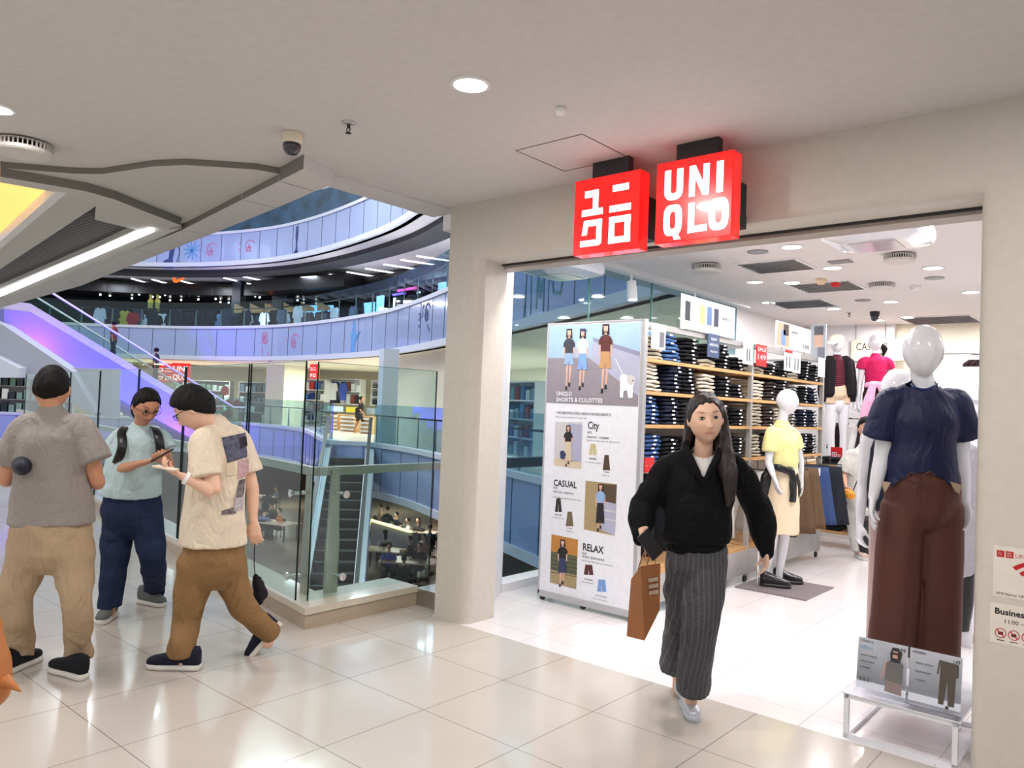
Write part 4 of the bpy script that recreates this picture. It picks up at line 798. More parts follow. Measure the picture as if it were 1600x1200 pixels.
for px, py, yaw, col, hair, lb in ((608, 856, -2.2, (110, 110, 200), 1, 'diner in a violet shirt at the long table'), (631, 876, .6, (22, 24, 30), 1, 'diner in black seen from behind at the long table'), (656, 855, 3.4, (20, 20, 24), 1, 'diner in black across the long table'), (641, 845, 2.4, (45, 45, 55), 1, 'diner in charcoal left of the facing diner'),
    (663, 841, 3.0, (190, 120, 110), 2, 'diner in salmon with long hair behind the black-dressed diner'), (672, 826, 1.0, (60, 120, 130), 1, 'diner in teal at the right edge by the pillar'), (602, 835, 1.2, (190, 190, 195), 2, 'diner in white with long hair left of the lit partition'), (606, 797, .3, (20, 24, 34), 1, 'tall diner in dark navy behind the partition'),
    (620, 806, 2.8, (24, 26, 32), 1, 'diner in black right of the tall diner'), (638, 815, 2.5, (210, 205, 200), 1, 'diner in white under the fascia'), (654, 815, 3.3, (70, 60, 60), 2, 'diner in brown at the back table'), (595, 793, 2.4, (180, 150, 120), 1, 'diner in tan at the far left back'), (586, 812, 2.0, (150, 110, 90), 2, 'diner in rust beside the escalator side'),
    (413, 800, .5, (120, 130, 160), 1, 'diner in grey-blue below the young man elbow'), (425, 790, 2.2, (60, 60, 70), 1, 'diner in dark grey left of the railing post'), (437, 800, 3.0, (190, 110, 60), 1, 'diner in orange near the railing post'), (418, 768, 1.2, (60, 70, 100), 2, 'far diner in slate at left'), (432, 764, 2.8, (150, 150, 150), 1, 'far diner in grey at left')):
    sitter(px, py, yaw, col, hair, lb)
# ================================================================ NEAR GLASS RAILING
RZ0, RZ1 = .15, 1.785
GA = Vector((-4.452, 3.13, 0)); GAe = Vector((-4.452, 4.26, 0)); GB = Vector((-4.497, 3.081, 0))
def px_of(p): v = RM.transposed() @ (Vector(p) - CAM); return 800 + F * v.x / v.z
def t_at(px, z=RZ1):
    lo, hi = 0.0, 19.0
    for _ in range(40):
        m = (lo + hi) / 2
        if px_of(GB + Bd * m + UZ * z) > px: lo = m
        else: hi = m
    return lo
def pane(a, b, label):
    t = thing('railing_glass_pane', label, 'glass pane', a + UZ * RZ0); u = (b - a).normalized(); s = Vector((-u.y, u.x, 0))
    obj('glass', prism(B(), [a + UZ * RZ0, b + UZ * RZ0, b + UZ * RZ1, a + UZ * RZ1], s * .006), M_glass, t)
    for q, dd in ((a, u), (b, -u)): obj('edge', prism(B(), [q + UZ * RZ0, q + dd * .004 + UZ * RZ0, q + dd * .004 + UZ * RZ1, q + UZ * RZ1], s * .014 if False else s * .012), M_gedge, t)
    obj('top_edge', prism(B(), [a + UZ * RZ1, b + UZ * RZ1, b + UZ * (RZ1 + .004), a + UZ * (RZ1 + .004)], s * .008), M_gcap, t)
pane(GA, GAe, 'tall clear glass railing pane between the corner and the pillar')
tb = [0] + [t_at(x) for x in (393, 292, 219, 158)]; tb += [tb[-1] + 2.0, tb[-1] + 4.2, tb[-1] + 6.5]
pn = ['tall glass railing pane at the corner, left of the black edge', 'tall glass railing pane behind the young man in cream', 'tall glass railing pane behind the woman with glasses', 'tall glass railing pane left of the woman with glasses', 'tall glass railing pane behind the man in grey', 'tall glass railing pane left of the man in grey', 'last glass railing pane at the left edge']
for i in range(len(tb) - 1): pane(GB + Bd * (tb[i] + .02), GB + Bd * (tb[i + 1] - .02), pn[i])
def rpost(c, u, label, back):
    t = thing('railing_post', label, 'post', c + UZ * .145); L = []
    bm = B(); loft(bm, [(c + back * .13 + UZ * z, u * a, back * .012, .3) for z, a in ((.145, .058), (.5, .06), (.62, .05), (1.02, .036))], 10); obj('plate', bm, M_steel, t)
    for z in (.28, .86):
        obj('standoff', cyl(B(), c + back * .012 + UZ * z, c + back * .13 + UZ * z, .014), M_chrome, t); obj('cap', cyl(B(), c - back * .014 + UZ * z, c + back * .001 + UZ * z, .027, n=24), M_chrome, t)
rpost(PZ(533, 930, .15) * 1 - Vector((0, 0, .15)), UY, 'brushed steel railing post right of the glass corner', Vector((-1, 0, 0)))
bkB = nB
for tt, nm in ((.18, 'at the corner left of the black glass edge'), ((tb[1] + .3), 'left of the corner pane near the hanging pouch'), (tb[2] - .35, 'behind the young man in cream'), (tb[3] - .4, 'beside the woman with glasses'), (tb[4] + .6, 'behind the man in grey'), (tb[5] + 1, 'at the left edge')):
    rpost(GB + Bd * tt, Bd, 'brushed steel railing post ' + nm, bkB)
t = thing('handrail', 'flat brushed steel handrail inside the tall railing glass', 'handrail', GAe + UZ * .98)
hr = lambda a, b: prism(B(), [a + UZ * .985, b + UZ * .985, b + UZ * 1.045, a + UZ * 1.045], (b - a).cross(UZ).normalized() * -.05)
c0 = Vector((GA.x - .17, 3.30, 0)); obj('rail_segment', hr(Vector((GA.x - .17, 4.6, 0)), c0), M_steel, t); c1 = GB + nB * .17 + Bd * .1; obj('rail_segment', hr(c0 + Vector((0, 0, 0)), c1), M_steel, t); obj('rail_segment', hr(c1, GB + nB * .17 + Bd * 15), M_steel, t)
# lower handrail continuing past the store glass
tag(obj('handrail', bx((-4.72, 4.7, .96), (-4.64, 9.3, 1.05)), M_dark), 'dark flat handrail outside the store glass wall behind the poster', 'handrail')
# ================================================================ POSTER PANEL
PXa, PXb, PYp, Z0, Z1 = -3.815, -2.955, 4.87, .05, 2.2
t = thing('poster_panel', 'tall white poster panel on casters at the doorway showing summer outfits', 'poster', (-3.385, PYp, 0))
obj('board', bx((PXa, PYp, Z0 + .02), (PXb, PYp + .03, Z1)), M_paper, t)
bm = bx((PXa - .014, PYp - .004, Z0), (PXa, PYp + .045, Z1)); bx((PXb, PYp - .004, Z0), (PXb + .03, PYp + .045, Z1), bm=bm); bx((PXa - .014, PYp - .004, Z1), (PXb + .03, PYp + .045, Z1 + .012), bm=bm); bx((PXa - .014, PYp - .004, Z0 - .02), (PXb + .03, PYp + .045, Z0 + .03), bm=bm); obj('frame', bm, M_alu, t)
for x in (PXa + .02, -3.4, PXb - .02):
    bm = cyl(B(), (x - .012, PYp + .02, .025), (x + .012, PYp + .02, .025), .025); box(bm, (x, PYp + .02, .045), (.03, .03, .03)); obj('caster', bm, M_dark, t)
def PU(x, y):
    xl = 65 - 35 * (y - 45) / 1035; xr = 435 - 20 * (y - 30) / 1115; u = (x - xl) / (xr - xl); ty = 45 - 15 * u; by = 1080 + 65 * u; v = (y - ty) / (by - ty)
    return (PXa + u * (PXb - PXa), PYp, Z1 - .005 - v * (Z1 - Z0 - .01))
_lift = [0]
def pp(bm, pts, mi, l=1):
    _lift[0] += 1
    f = bm.faces.new([bm.verts.new(Vector(PU(x, y)) + Vector((0, -.0008 * l, 0))) for x, y in pts]); f.material_index = mi
def cm(c): return mat('print_%d_%d_%d' % c, c, .55)
C = dict(sky=(164, 194, 226), pave=(150, 142, 148), wall=(176, 178, 200), wall2=(140, 142, 168), skin=(224, 180, 160), hair=(48, 36, 34), grey=(66, 66, 74), white=(240, 238, 240), ltblue=(150, 184, 226), tan=(196, 150, 104), brown=(92, 44, 40), black=(32, 32, 36), beige=(214, 200, 172), stone=(208, 206, 206), olive=(120, 108, 84), pblue=(130, 168, 224), dbr=(88, 70, 52), cream=(214, 204, 160), navy=(52, 62, 96), green=(96, 100, 70), amber=(190, 130, 60), gold=(170, 150, 110))
keys = list(C); KI = {k: i for i, k in enumerate(keys)}; mats_p = [cm(C[k]) for k in keys]; paveM = mats_p[KI['pave']]
def figure(bm, x, y0, y1, top, legs_, hair='hair', hat=None, l0=3, wide=1.0, sleeves=True, lean=0, boots='black', long=None, armc='skin'):
    """flat printed standing figure between y0 (crown) and y1 (feet)"""
    H = y1 - y0; w = H * .068 * wide; ln = lean or .28; Y = lambda f: y0 + H * f; K = KI
    pp(bm, [(x - w * .75, Y(.0)), (x + w * .75, Y(.0)), (x + w * .85, Y(.16)), (x - w * .85, Y(.16))], K[hair], l0)
    pp(bm, [(x - w * .5, Y(.03)), (x + w * .5, Y(.03)), (x + w * .4, Y(.11)), (x, Y(.135)), (x - w * .4, Y(.11))], K['skin'], l0 + 1)
    if hat: pp(bm, [(x - w * .7, Y(-.01)), (x + w * .7, Y(-.01)), (x + w * 1.2, Y(.035)), (x - w * .7, Y(.04))], K[hat], l0 + 2)
    pp(bm, [(x - w * .25, Y(.11)), (x + w * .25, Y(.11)), (x + w * .25, Y(.17)), (x - w * .25, Y(.17))], K['skin'], l0 + 1)
    hem = legs_[1]; pp(bm, [(x - w * .35, Y(.16)), (x + w * .35, Y(.16)), (x + w * 1.1, Y(.19)), (x + w * 1.0, Y(.42)), (x - w * 1.0, Y(.42)), (x - w * 1.1, Y(.19))], K[top], l0 + 2)
    for s in (-1, 1):
        lean = ln * s
        pp(bm, [(x + s * w * 1.0, Y(.19)), (x + s * w * 1.5, Y(.24)), (x + s * w * 1.55, Y(.31)), (x + s * w * 1.0, Y(.31))], K[top], l0 + 2)
        pp(bm, [(x + s * w * 1.1, Y(.30)), (x + s * w * 1.5, Y(.30)), (x + s * w * 1.35, Y(.47)), (x + s * w * 1.05, Y(.47))], K[armc], l0 + 1)
        pp(bm, [(x + s * w * .15, Y(hem - .05)), (x + s * w * .75, Y(hem - .05)), (x + s * w * .55 - ln * w, Y(.95 - .03 * s)), (x + s * w * .25 - ln * w, Y(.95 - .03 * s))], K[armc], l0)
        pp(bm, [(x + s * w * .2 - ln * w, Y(.93 - .03 * s)), (x + s * w * .6 - ln * w, Y(.93 - .03 * s)), (x + s * w * .7 - ln * w, Y(1.0 - .03 * s)), (x + s * w * .1 - ln * w, Y(1.0 - .03 * s))], K[boots], l0 + 1)
    pp(bm, [(x - w * .9, Y(.41)), (x + w * .9, Y(.41)), (x + w * 1.3, Y(hem)), (x + w * .1, Y(hem)), (x, Y(hem - .08)), (x - w * .1, Y(hem)), (x - w * 1.3, Y(hem))], K[legs_[0]], l0 + 3)
# top photograph
bm = B(); pp(bm, [(65, 47), (433, 33), (428, 200), (60, 190)], KI['sky'], 1); pp(bm, [(60, 172), (429, 172), (426, 358), (54, 346)], KI['pave'], 1.2)
pp(bm, [(250, 92), (430, 148), (430, 166), (250, 108)], KI['wall2'], 2); pp(bm, [(250, 108), (430, 166), (427, 318), (235, 172)], KI['wall'], 1.8)
for k in range(14): yy = 180 + k * 12.5; pp(bm, [(60, yy), (225 + k * 13, yy), (225 + k * 13, yy + .9), (60, yy + .9)], KI['wall2'], 2)
figure(bm, 152, 58, 290, 'grey', ('ltblue', .60)); figure(bm, 208, 60, 290, 'white', ('pblue', .68), hat='navy'); figure(bm, 300, 40, 300, 'brown', ('tan', .66), armc='skin')
pp(bm, [(338, 175), (341, 175), (372, 240), (369, 242)], KI['white'], 6)
for P_ in ([(358, 240), (372, 232), (392, 240), (412, 246), (416, 262), (408, 280), (406, 324), (390, 326), (384, 296), (372, 300), (370, 326), (358, 322)],): pp(bm, P_, KI['white'], 5)
pp(bm, [(384, 240), (400, 236), (416, 248), (414, 268), (398, 276), (384, 264)], KI['stone'], 6); pp(bm, [(404, 256), (409, 256), (409, 260), (404, 260)], KI['black'], 7)
WT = len(mats_p); O = Vector(PU(101, 318)); text_on(bm, 'UNIQLO', .034, O, UX, UZ, WT, width=.15, lift=.007, bold=.0012); O = Vector(PU(100, 341)); text_on(bm, 'SHORTS & CULOTTES', .034, O, UX, UZ, WT, width=.44, lift=.007, bold=.0012)
ph = obj('photo_print', bm, mats_p + [M_paper], t); ph['label'] = 'printed photo of three walking women and a white dog'
def shot(q, bg, bits, fig, nm):
    bm = B(); pp(bm, q, KI[bg], 1)
    for P_, c, l in bits: pp(bm, P_, KI[c], l)
    figure(bm, *fig[0], **fig[1]); o = obj('photo_print', bm, mats_p, t); o['label'] = nm
shot([(94, 420), (210, 420), (207, 602), (91, 588)], 'stone', [([(150, 425), (208, 430), (206, 575), (148, 570)], 'wall', 2), ([(91, 560), (208, 575), (207, 602), (91, 588)], 'beige', 2), ([(118, 535), (132, 530), (144, 545), (138, 565), (120, 562)], 'navy', 7)], ((152, 433, 588, 'black', ('beige', .88)), dict(l0=3, wide=1.15)), 'printed photo of woman in black top and beige skirt')
shot([(226, 645), (351, 655), (346, 852), (221, 832)], 'gold', [([(290, 655), (350, 658), (348, 730), (290, 720)], 'dbr', 2), ([(290, 720), (348, 730), (346, 852), (288, 830)], 'wall', 2), ([(290, 750), (348, 758), (348, 764), (290, 757)], 'stone', 3), ([(290, 785), (347, 792), (347, 797), (290, 790)], 'stone', 3)], ((288, 656, 832, 'ltblue', ('black', .85)), dict(l0=4, wide=1.1)), 'printed photo of woman in blue top and long black skirt')
shot([(83, 855), (197, 872), (192, 1062), (78, 1040)], 'green', [([(83, 855), (197, 872), (196, 935), (82, 920)], 'amber', 2), ([(79, 990), (193, 1010), (192, 1062), (78, 1040)], 'gold', 2)] + [([(82, 935 + k * 16), (196, 950 + k * 16), (196, 952 + k * 16), (82, 937 + k * 16)], 'black', 3) for k in range(5)], ((133, 874, 1050, 'black', ('navy', .72)), dict(l0=4, wide=1.2)), 'printed photo of woman in black top and navy shorts')
def garm(bm, x, y0, y1, w0, w1, c, split=True):
    pts = [(x - w0, y0), (x + w0, y0), (x + w1, y1)] + ([(x + 1.5, y1 + 1), (x, y0 + (y1 - y0) * .45), (x - 1.5, y1 + 1)] if split else []) + [(x - w1, y1)]; pp(bm, pts, KI[c], 1)
    for k in (-.5, .1, .5): pp(bm, [(x + w0 * k, y0 + 2), (x + w0 * k + .8, y0 + 2), (x + w1 * k + .8, y1 - 2), (x + w1 * k, y1 - 2)], KI['grey'] if c != 'black' else KI['olive'], 1.6)
for a in ((254, 503, 546, 11, 17, 'cream'), (309, 545, 603, 8, 15, 'dbr', False), (112, 716, 768, 9, 15, 'black'), (161, 766, 822, 9, 17, 'olive', False), (243, 966, 1004, 14, 20, 'brown'), (297, 1020, 1066, 14, 19, 'pblue')):
    bm = B(); garm(bm, *a); obj('garment_print', bm, mats_p, t)
bm = B(); 
for s, h, x, y, w_ in (('City', .058, 232, 445, .105), ('CASUAL', .052, 90, 667, .225), ('RELAX', .056, 218, 911, .19), ('都市', .022, 231, 463, None), ('休閒', .022, 89, 679, None), ('輕柔', .022, 216, 927, None), ('外景活動的時尚打造個人風格的日常短褲及寬褲系列。', .026, 100, 389, .52), ('Easy-to-wear styles for every day', .012, 97, 403, .30),
    ('時髦都市風格。打造優雅輪廓', .018, 229, 480, .2), ('Style you can wear with a city edge every day', .012, 229, 492, .30), ('休閒日常風格。輕鬆隨性穿搭', .018, 88, 693, .2), ('Comfortable cuts to wear for a relaxed day', .012, 87, 713, .27), ('輕鬆舒適。隨時隨地放鬆穿著', .018, 216, 938, .2), ('Loose and soft styles to unwind in', .012, 215, 952, .28),
    ('百褶闊腿褲', .014, 238, 562, .07), ('Linen Pleated Long Short', .009, 222, 575, .15), ('窄裙', .012, 298, 612, .05), ('Skirt', .009, 291, 624, .07), ('寬褲', .012, 96, 780, .07), ('Long Shorts', .009, 88, 791, .11), ('百褶裙', .012, 150, 831, .05), ('Skirt', .009, 147, 843, .07), ('短褲', .012, 224, 1022, .08), ('Easy Shorts', .009, 218, 1033, .1), ('氣球短褲', .012, 272, 1082, .1), ('Linen Easy Shorts', .009, 262, 1094, .14), ('- - - - - - - - - - - - - - - - - - - - - - - - - -', .006, 77, 1066, .34)):
    text_on(bm, s, h, Vector(PU(x, y)), UX, UZ, width=w_, bold=.0015 if h > .05 else 0)
obj('lettering', bm, BK, t)
# ================================================================ JEANS SHELVING
XS, XB = -2.95, -3.36; Y0_, YM, Y1_ = 4.93, 6.85, 8.77
ROWS = (1.93, 1.685, 1.435, 1.145); M_up = mat('rack_grey', (176, 174, 172), .4, .3)
tr = thing('shelving_unit', 'long grey steel shelving unit with pale wood shelves full of folded jeans', 'shelving', (-3.15, 6.85, 0))
for y in (Y0_, YM, Y1_):
    bm = bx((XS - .04, y - .02, .06), (XS, y + .02, 2.2)); bx((XB - .05, y - .02, .06), (XB, y + .02, 2.2), bm=bm); bx((XB - .44, y - .02, .06), (XB - .40, y + .02, 2.2), bm=bm); bx((XB - .4, y - .015, 2.16), (XS, y + .015, 2.2), bm=bm); obj('upright', bm, M_up, tr)
for y0, y1 in ((Y0_, YM), (YM, Y1_)):
    for z in ROWS: 
        s_ = obj('shelf', bx((XB, y0 + .02, z - .026), (XS, y1 - .02, z)), M_wood, tr)
    obj('top_rail', bx((XS - .03, y0 + .02, 2.155), (XS, y1 - .02, 2.2)), M_up, tr); obj('base_shelf', bx((XB, y0 + .02, .30), (XS, y1 - .02, .33)), M_wood, tr)
    obj('kick_panel', bx((XS - .03, y0 + .02, .08), (XS + .002, y1 - .02, .30)), M_up, tr)
    obj('back_panel', bx((XB - .03, y0 + .02, .3), (XB - .01, y1 - .02, 2.14)), M_white, tr)
for x in (XS - .02, XB - .42):
    for y in (Y0_ + .05, YM, Y1_ - .05): obj('caster', cyl(B(), (x - .01, y, .03), (x + .01, y, .03), .03), M_dark, tr)
# folded jeans
def jeans_mesh(seed):
    random.seed(seed); bm = B(); W, D, T = .125, .165, .0135; rings = []
    for k, f_ in enumerate((-1, -.97, -.6, 0, .6, .97, 1)):
        c = Vector((0, f_ * W, T + random.uniform(-.002, .002))); sc_ = .72 if abs(f_) == 1 else 1
        rings.append((c, UX * D * sc_ * random.uniform(.97, 1.02), UZ * T * (1.05 if k in (1, 2, 4, 5) else .9) * sc_, .45))
    loft(bm, rings, 20)
    for v in bm.verts:
        v.co.z += .006 * noise.noise(Vector((v.co.x * 9 + seed, v.co.y * 14, seed))) - .010 * (v.co.y / W) ** 2 * (1 if v.co.z > T else .4)
        if v.co.x > D * .5: v.co.z += .003 * math.sin(v.co.y * 60 + seed)
    me = bpy.data.meshes.new('folded_jeans'); bmesh.ops.recalc_face_normals(bm, faces=bm.faces[:]); bm.to_mesh(me); bm.free()
    for p in me.polygons: p.use_smooth = True
    return me
JC = {'cream': (218, 208, 190), 'blue': (76, 112, 164), 'denim': (54, 84, 136), 'navy': (30, 36, 56), 'black': (22, 22, 26), 'charcoal': (46, 46, 50), 'grey': (120, 118, 114), 'stone': (178, 170, 156), 'brown': (60, 50, 46)}
base_me = [jeans_mesh(s) for s in range(5)]; JM = {}
for k, c in JC.items():
    m = mat('denim_' + k, c, .85, var=.18, vscale=60, bump=.3, bscale=300)
    for i, bmz in enumerate(base_me): q = bmz.copy(); q.materials.append(m); JM[k, i] = q
tagm = B(); box(tagm, (.1705, .0, .014), (.002, .042, .011)); tag_me = bpy.data.meshes.new('size_label'); tagm.to_mesh(tag_me); tagm.free(); tag_me.materials.append(M_paper)
LAY = {0: [('cream', 6, 0), ('blue', 8, 0), ('black', 7, 1), ('cream', 2, 0), ('black', 8, 1), ('black', 4, 1), ('stone', 2, 0), ('charcoal', 4, 1), ('black', 3, 1), ('stone', 2, 0), ('black', 7, 1), ('charcoal', 6, 1)],
       1: [('cream', 7, 0), ('navy', 7, 1), ('black', 7, 1), ('cream', 6, 0), ('black', 6, 1), ('black', 4, 1), ('cream', 6, 0), ('brown', 6, 0), ('charcoal', 7, 1), ('grey', 6, 1), ('black', 6, 1), ('navy', 6, 1)],
       2: [('denim', 7, 1), ('navy', 7, 1), ('charcoal', 7, 1), ('grey', 6, 1), ('black', 6, 1), ('black', 5, 1), ('stone', 7, 0), ('brown', 6, 0), ('stone', 6, 1), ('grey', 6, 1), ('navy', 6, 1), ('navy', 6, 1)],
       3: [('denim', 7, 1), ('black', 6, 1), ('charcoal', 6, 1), ('grey', 6, 1), ('charcoal', 6, 1), ('black', 6, 1), ('stone', 7, 0), ('charcoal', 5, 0), ('grey', 6, 1), ('navy', 7, 1), ('navy', 7, 1), ('black', 7, 1)]}
ordn = ['bottom', 'second', 'third', 'fourth', 'fifth', 'sixth', 'seventh', 'eighth', 'ninth']; rown = ['top', 'second', 'third', 'fourth']; random.seed(11); NJ = 0
for r, L_ in LAY.items():
    for c, (col, n, tg) in enumerate(L_):
        y = (5.09 + .305 * c) if c < 6 else (7.02 + .305 * (c - 6)); z = ROWS[r]; hmax = .235 if r else .27; th = min(.031, (.215 if r else .26) / n); tilt = random.uniform(-.02, .02); n = min(n, 7)
        for k in range(n):
            if NJ >= 298: break
            NJ += 1; i = random.randrange(5); o = bpy.data.objects.new('folded_jeans', JM[col, i]); link(o); o.location = (XS - .185 + random.uniform(-.008, .008), y + random.uniform(-.007, .007) + tilt * k, z + .003 + th * k); o.rotation_euler = (0, 0, random.uniform(-.04, .04)); o.scale = (1, 1, th / .028)
            w_ = ordn[k] if k < n - 1 else 'topmost'
            tag(o, '%s folded jeans, %s of the %s stack from the poster, %s shelf' % (col, w_ + ('' if w_ in ('bottom', 'topmost') else ' from bottom'), ['first', 'second', 'third', 'fourth', 'fifth', 'sixth', 'seventh', 'eighth', 'ninth', 'tenth', 'eleventh', 'last'][c], rown[r]), 'jeans', 'folded jeans on the shelving unit')
            if tg or (k % 2 == 0 and c % 3): g = bpy.data.objects.new('size_label', tag_me); link(g); g.parent = o; g.location = (0, random.uniform(-.02, .02) + .02, 0)
# cards and signs hung on the shelving
def card(pix, X, m, label, texts=(), cat='sign', th=.006, bits=()):
    a, b, c, d = [PX(x, y, X) for x, y in pix]; y0 = (a.y + d.y) / 2; y1 = (b.y + c.y) / 2; z1 = (a.z + b.z) / 2; z0 = (c.z + d.z) / 2
    t = thing('hanging_card' if cat == 'card' else 'hanging_sign', label, cat, (X, (y0 + y1) / 2, z0)); obj('board', bx((X - th, y0, z0), (X, y1, z1)), m, t); O = Vector((X, y0, z0)); W, H_ = y1 - y0, z1 - z0
    if texts or bits:
        bm = B(); ms = []
        for qi, q in enumerate(bits):
            x0, v0, x1, v1, mm = q
            if mm not in ms: ms.append(mm)
            quad(bm, O, UY, UZ, x0 * W, v0 * H_, x1 * W, v1 * H_, ms.index(mm), .0012 + .0004 * (qi > 0) + .0005 * (qi > 1))
        for s, hh, u, v, ww, mm in texts:
            if mm not in ms: ms.append(mm)
            text_on(bm, s, hh * H_, O + UY * u * W + UZ * v * H_, UY, UZ, ms.index(mm), width=ww * W, lift=.003)
        obj('print', bm, ms, t)
    return t
sk = [cm((40, 44, 52)), cm((226, 222, 218)), cm((210, 180, 120)), cm((86, 116, 156)), cm((44, 50, 72))]
t = card([(1066, 461), (1150, 480), (1146, 528), (1063, 513)], XS + .02, M_white, 'white hanging picture sign with five skirts above the jeans, nearer one', [('寬褲系列', .13, .74, .52, .2, BK), ('Wide bottoms', .05, .74, .42, .12, BK), ('\u2014 \u2014 \u2014 \u2014', .1, .74, .13, .2, RD)],
     bits=[(.02, .05, .98, .95, M_paper)] + [x for k in range(5) for x in ((.06 + k * .13, .25, .15 + k * .13, .82, sk[k] if k != 1 else sk[1]), (.09 + k * .13, .12, .12 + k * .13, .25, cm((224, 180, 160))))])
t2 = card([(1213, 501), (1268, 515), (1266, 552), (1211, 541)], XS + .02, M_white, 'white hanging picture sign with price, farther one above the jeans', [('闊腿褲', .1, .42, .66, .18, BK), ('149', .2, .76, .12, .18, BK), ('- - - - - - - - -', .04, .42, .25, .3, BK)],
     bits=[(.02, .05, .98, .95, M_paper), (.03, .06, .36, .94, cm((206, 170, 140))), (.2, .5, .34, .94, cm((70, 56, 60))), (.14, .1, .26, .7, cm((120, 150, 210)))])
for tt in (t, t2):
    for dy in (-.3, .3): obj('hanger_rod', cyl(B(), (XS + .015, tt.location.y + dy, 2.2 if tt is t2 else 2.2), (XS + .015, tt.location.y + dy, tt.location.z + .02), .005, n=6), M_chrome, tt)
card([(1018, 505), (1039, 507), (1041, 547), (1019, 545)], XS + .03, M_paper, 'white card with grey garment at the shelf end next to the poster', [('- - -', .05, .08, .8, .4, RD), ('- - - -', .04, .08, .6, .4, BK)], 'card', bits=[(.55, .1, .9, .7, cm((110, 108, 116)))])
card([(1106, 520), (1124, 524), (1124, 561), (1106, 557)], XS + .03, mat('navy_card', (62, 78, 112), .5), 'navy vertical card reading new arrival among the top jeans', [('NEW', .13, .25, .72, .5, M_paper), ('ARRIVAL', .13, .1, .48, .8, M_paper), ('新品登場', .1, .2, .22, .6, M_paper)], 'card')
card([(1162, 533), (1177, 536), (1177, 571), (1162, 568)], XS + .03, M_paper, 'white price card left of the red sale card', [('- - -', .06, .1, .8, .7, BK), ('- -', .06, .1, .4, .7, BK)], 'card', bits=[(.3, .15, .4, .7, sk[0]), (.55, .15, .65, .7, sk[0])])
card([(1182, 538), (1198, 540), (1198, 574), (1182, 571)], XS + .03, M_redm, 'red sale card with price on the upright between the bays', [('SALE', .2, .1, .7, .8, M_paper), ('149', .26, .12, .3, .76, M_paper)], 'card')
card([(1226, 546), (1238, 548), (1238, 581), (1226, 578)], XS + .03, M_paper, 'white price card with red header, left of two side by side', [('- -', .06, .1, .3, .7, BK)], 'card', bits=[(0, .86, 1, 1, M_redm), (.2, .15, .3, .7, sk[0]), (.6, .15, .7, .7, sk[0])])
card([(1239, 550), (1251, 552), (1251, 584), (1239, 582)], XS + .03, M_paper, 'plain white price card, right of two side by side', [('- -', .06, .1, .8, .7, BK)], 'card', bits=[(.2, .15, .3, .7, sk[0]), (.6, .15, .7, .7, sk[0])])
card([(1279, 558), (1289, 560), (1289, 590), (1279, 588)], XS + .03, M_paper, 'white price card at the far end of the shelving', [('- -', .06, .1, .8, .7, BK)], 'card', bits=[(.3, .2, .7, .6, sk[1])])
card([(1007, 715), (1022, 715), (1022, 738), (1007, 738)], XS + .03, M_redm, 'small red price card low at the shelf end behind the walking woman', [('- -', .2, .1, .4, .7, M_paper)], 'card')
# skirts and trousers hanging face-out below the shelves
def skirt(x, y, ztop, zbot, w0, w1, m, label, seed, rz=0, pleat=9, grp=None):
    t = thing('hanging_skirt', label, 'skirt', (x, y, zbot)); bm = B(); n = 48; rows = []; X = Vector((math.cos(rz), math.sin(rz), 0)); Yv = Vector((-X.y, X.x, 0))
    for k in range(9):
        f_ = k / 8; z = ztop + (zbot - ztop) * f_; a = w0 + (w1 - w0) * f_; row = []
        for i in range(n):
            q = 2 * PI * i / n; rr = 1 + f_ * .12 * math.sin(q * pleat + seed) + .04 * f_ * math.sin(q * 5 + seed * 2); row.append(bm.verts.new(Vector((x, y, z)) + X * math.cos(q) * a * rr + Yv * math.sin(q) * a * .32 * rr))
        rows.append(row)
    for A, D_ in zip(rows, rows[1:]):
        for i in range(n): bm.faces.new((A[i], A[(i + 1) % n], D_[(i + 1) % n], D_[i]))
    bm.faces.new(rows[0]); bm.faces.new(rows[-1]); obj('cloth', bm, m, t, smooth=True)
    bm = B(); cyl(bm, Vector((x, y, ztop + .02)) - X * w0, Vector((x, y, ztop + .02)) + X * w0, .006, n=6); limb(bm, [(x, y, ztop + .02), (x, y, ztop + .06), Vector((x, y, ztop + .1)) + Yv * .02, Vector((x, y, ztop + .07)) + Yv * .04], [.004] * 4, n=6); obj('hanger', bm, M_dark, t)
    if seed % 2: obj('price_tag', box(B(), Vector((x, y, ztop - .05)) + X * 0 - Yv * (w0 * .33 + .004), (.06, .004, .08), rz=rz), M_paper, t)
    return t
bro = mat('skirt_brown', (104, 82, 62), .85, bump=.2); dn = mat('skirt_denim', (56, 76, 118), .85, bump=.2); bk_ = mat('skirt_black', (38, 40, 48), .85, bump=.2); dbr = mat('skirt_dark', (66, 58, 52), .85, bump=.2); lt_ = mat('trouser_light', (190, 186, 178), .85, bump=.2)
for y, m, nm, z0, z1, x in ((7.15, lt_, 'light grey trousers-like skirt hanging behind the yellow-topped mannequin', 1.0, .42, -3.0), (7.5, dbr, 'dark brown long skirt hanging low behind the mannequin legs', .98, .36, -2.95), (7.75, bro, 'brown corduroy long skirt right of the mannequin', 1.0, .38, -2.86), (8.05, bro, 'second brown long skirt farther along the rail', 1.02, .4, -2.86), (8.3, dn, 'blue denim long skirt between brown and black ones', 1.02, .42, -2.84), (8.6, bk_, 'black long skirt at the far end of the rail', 1.02, .4, -2.8)):
    skirt(x, y, z0, z1, .12, .19, m, nm, int(y * 10), rz=.5)
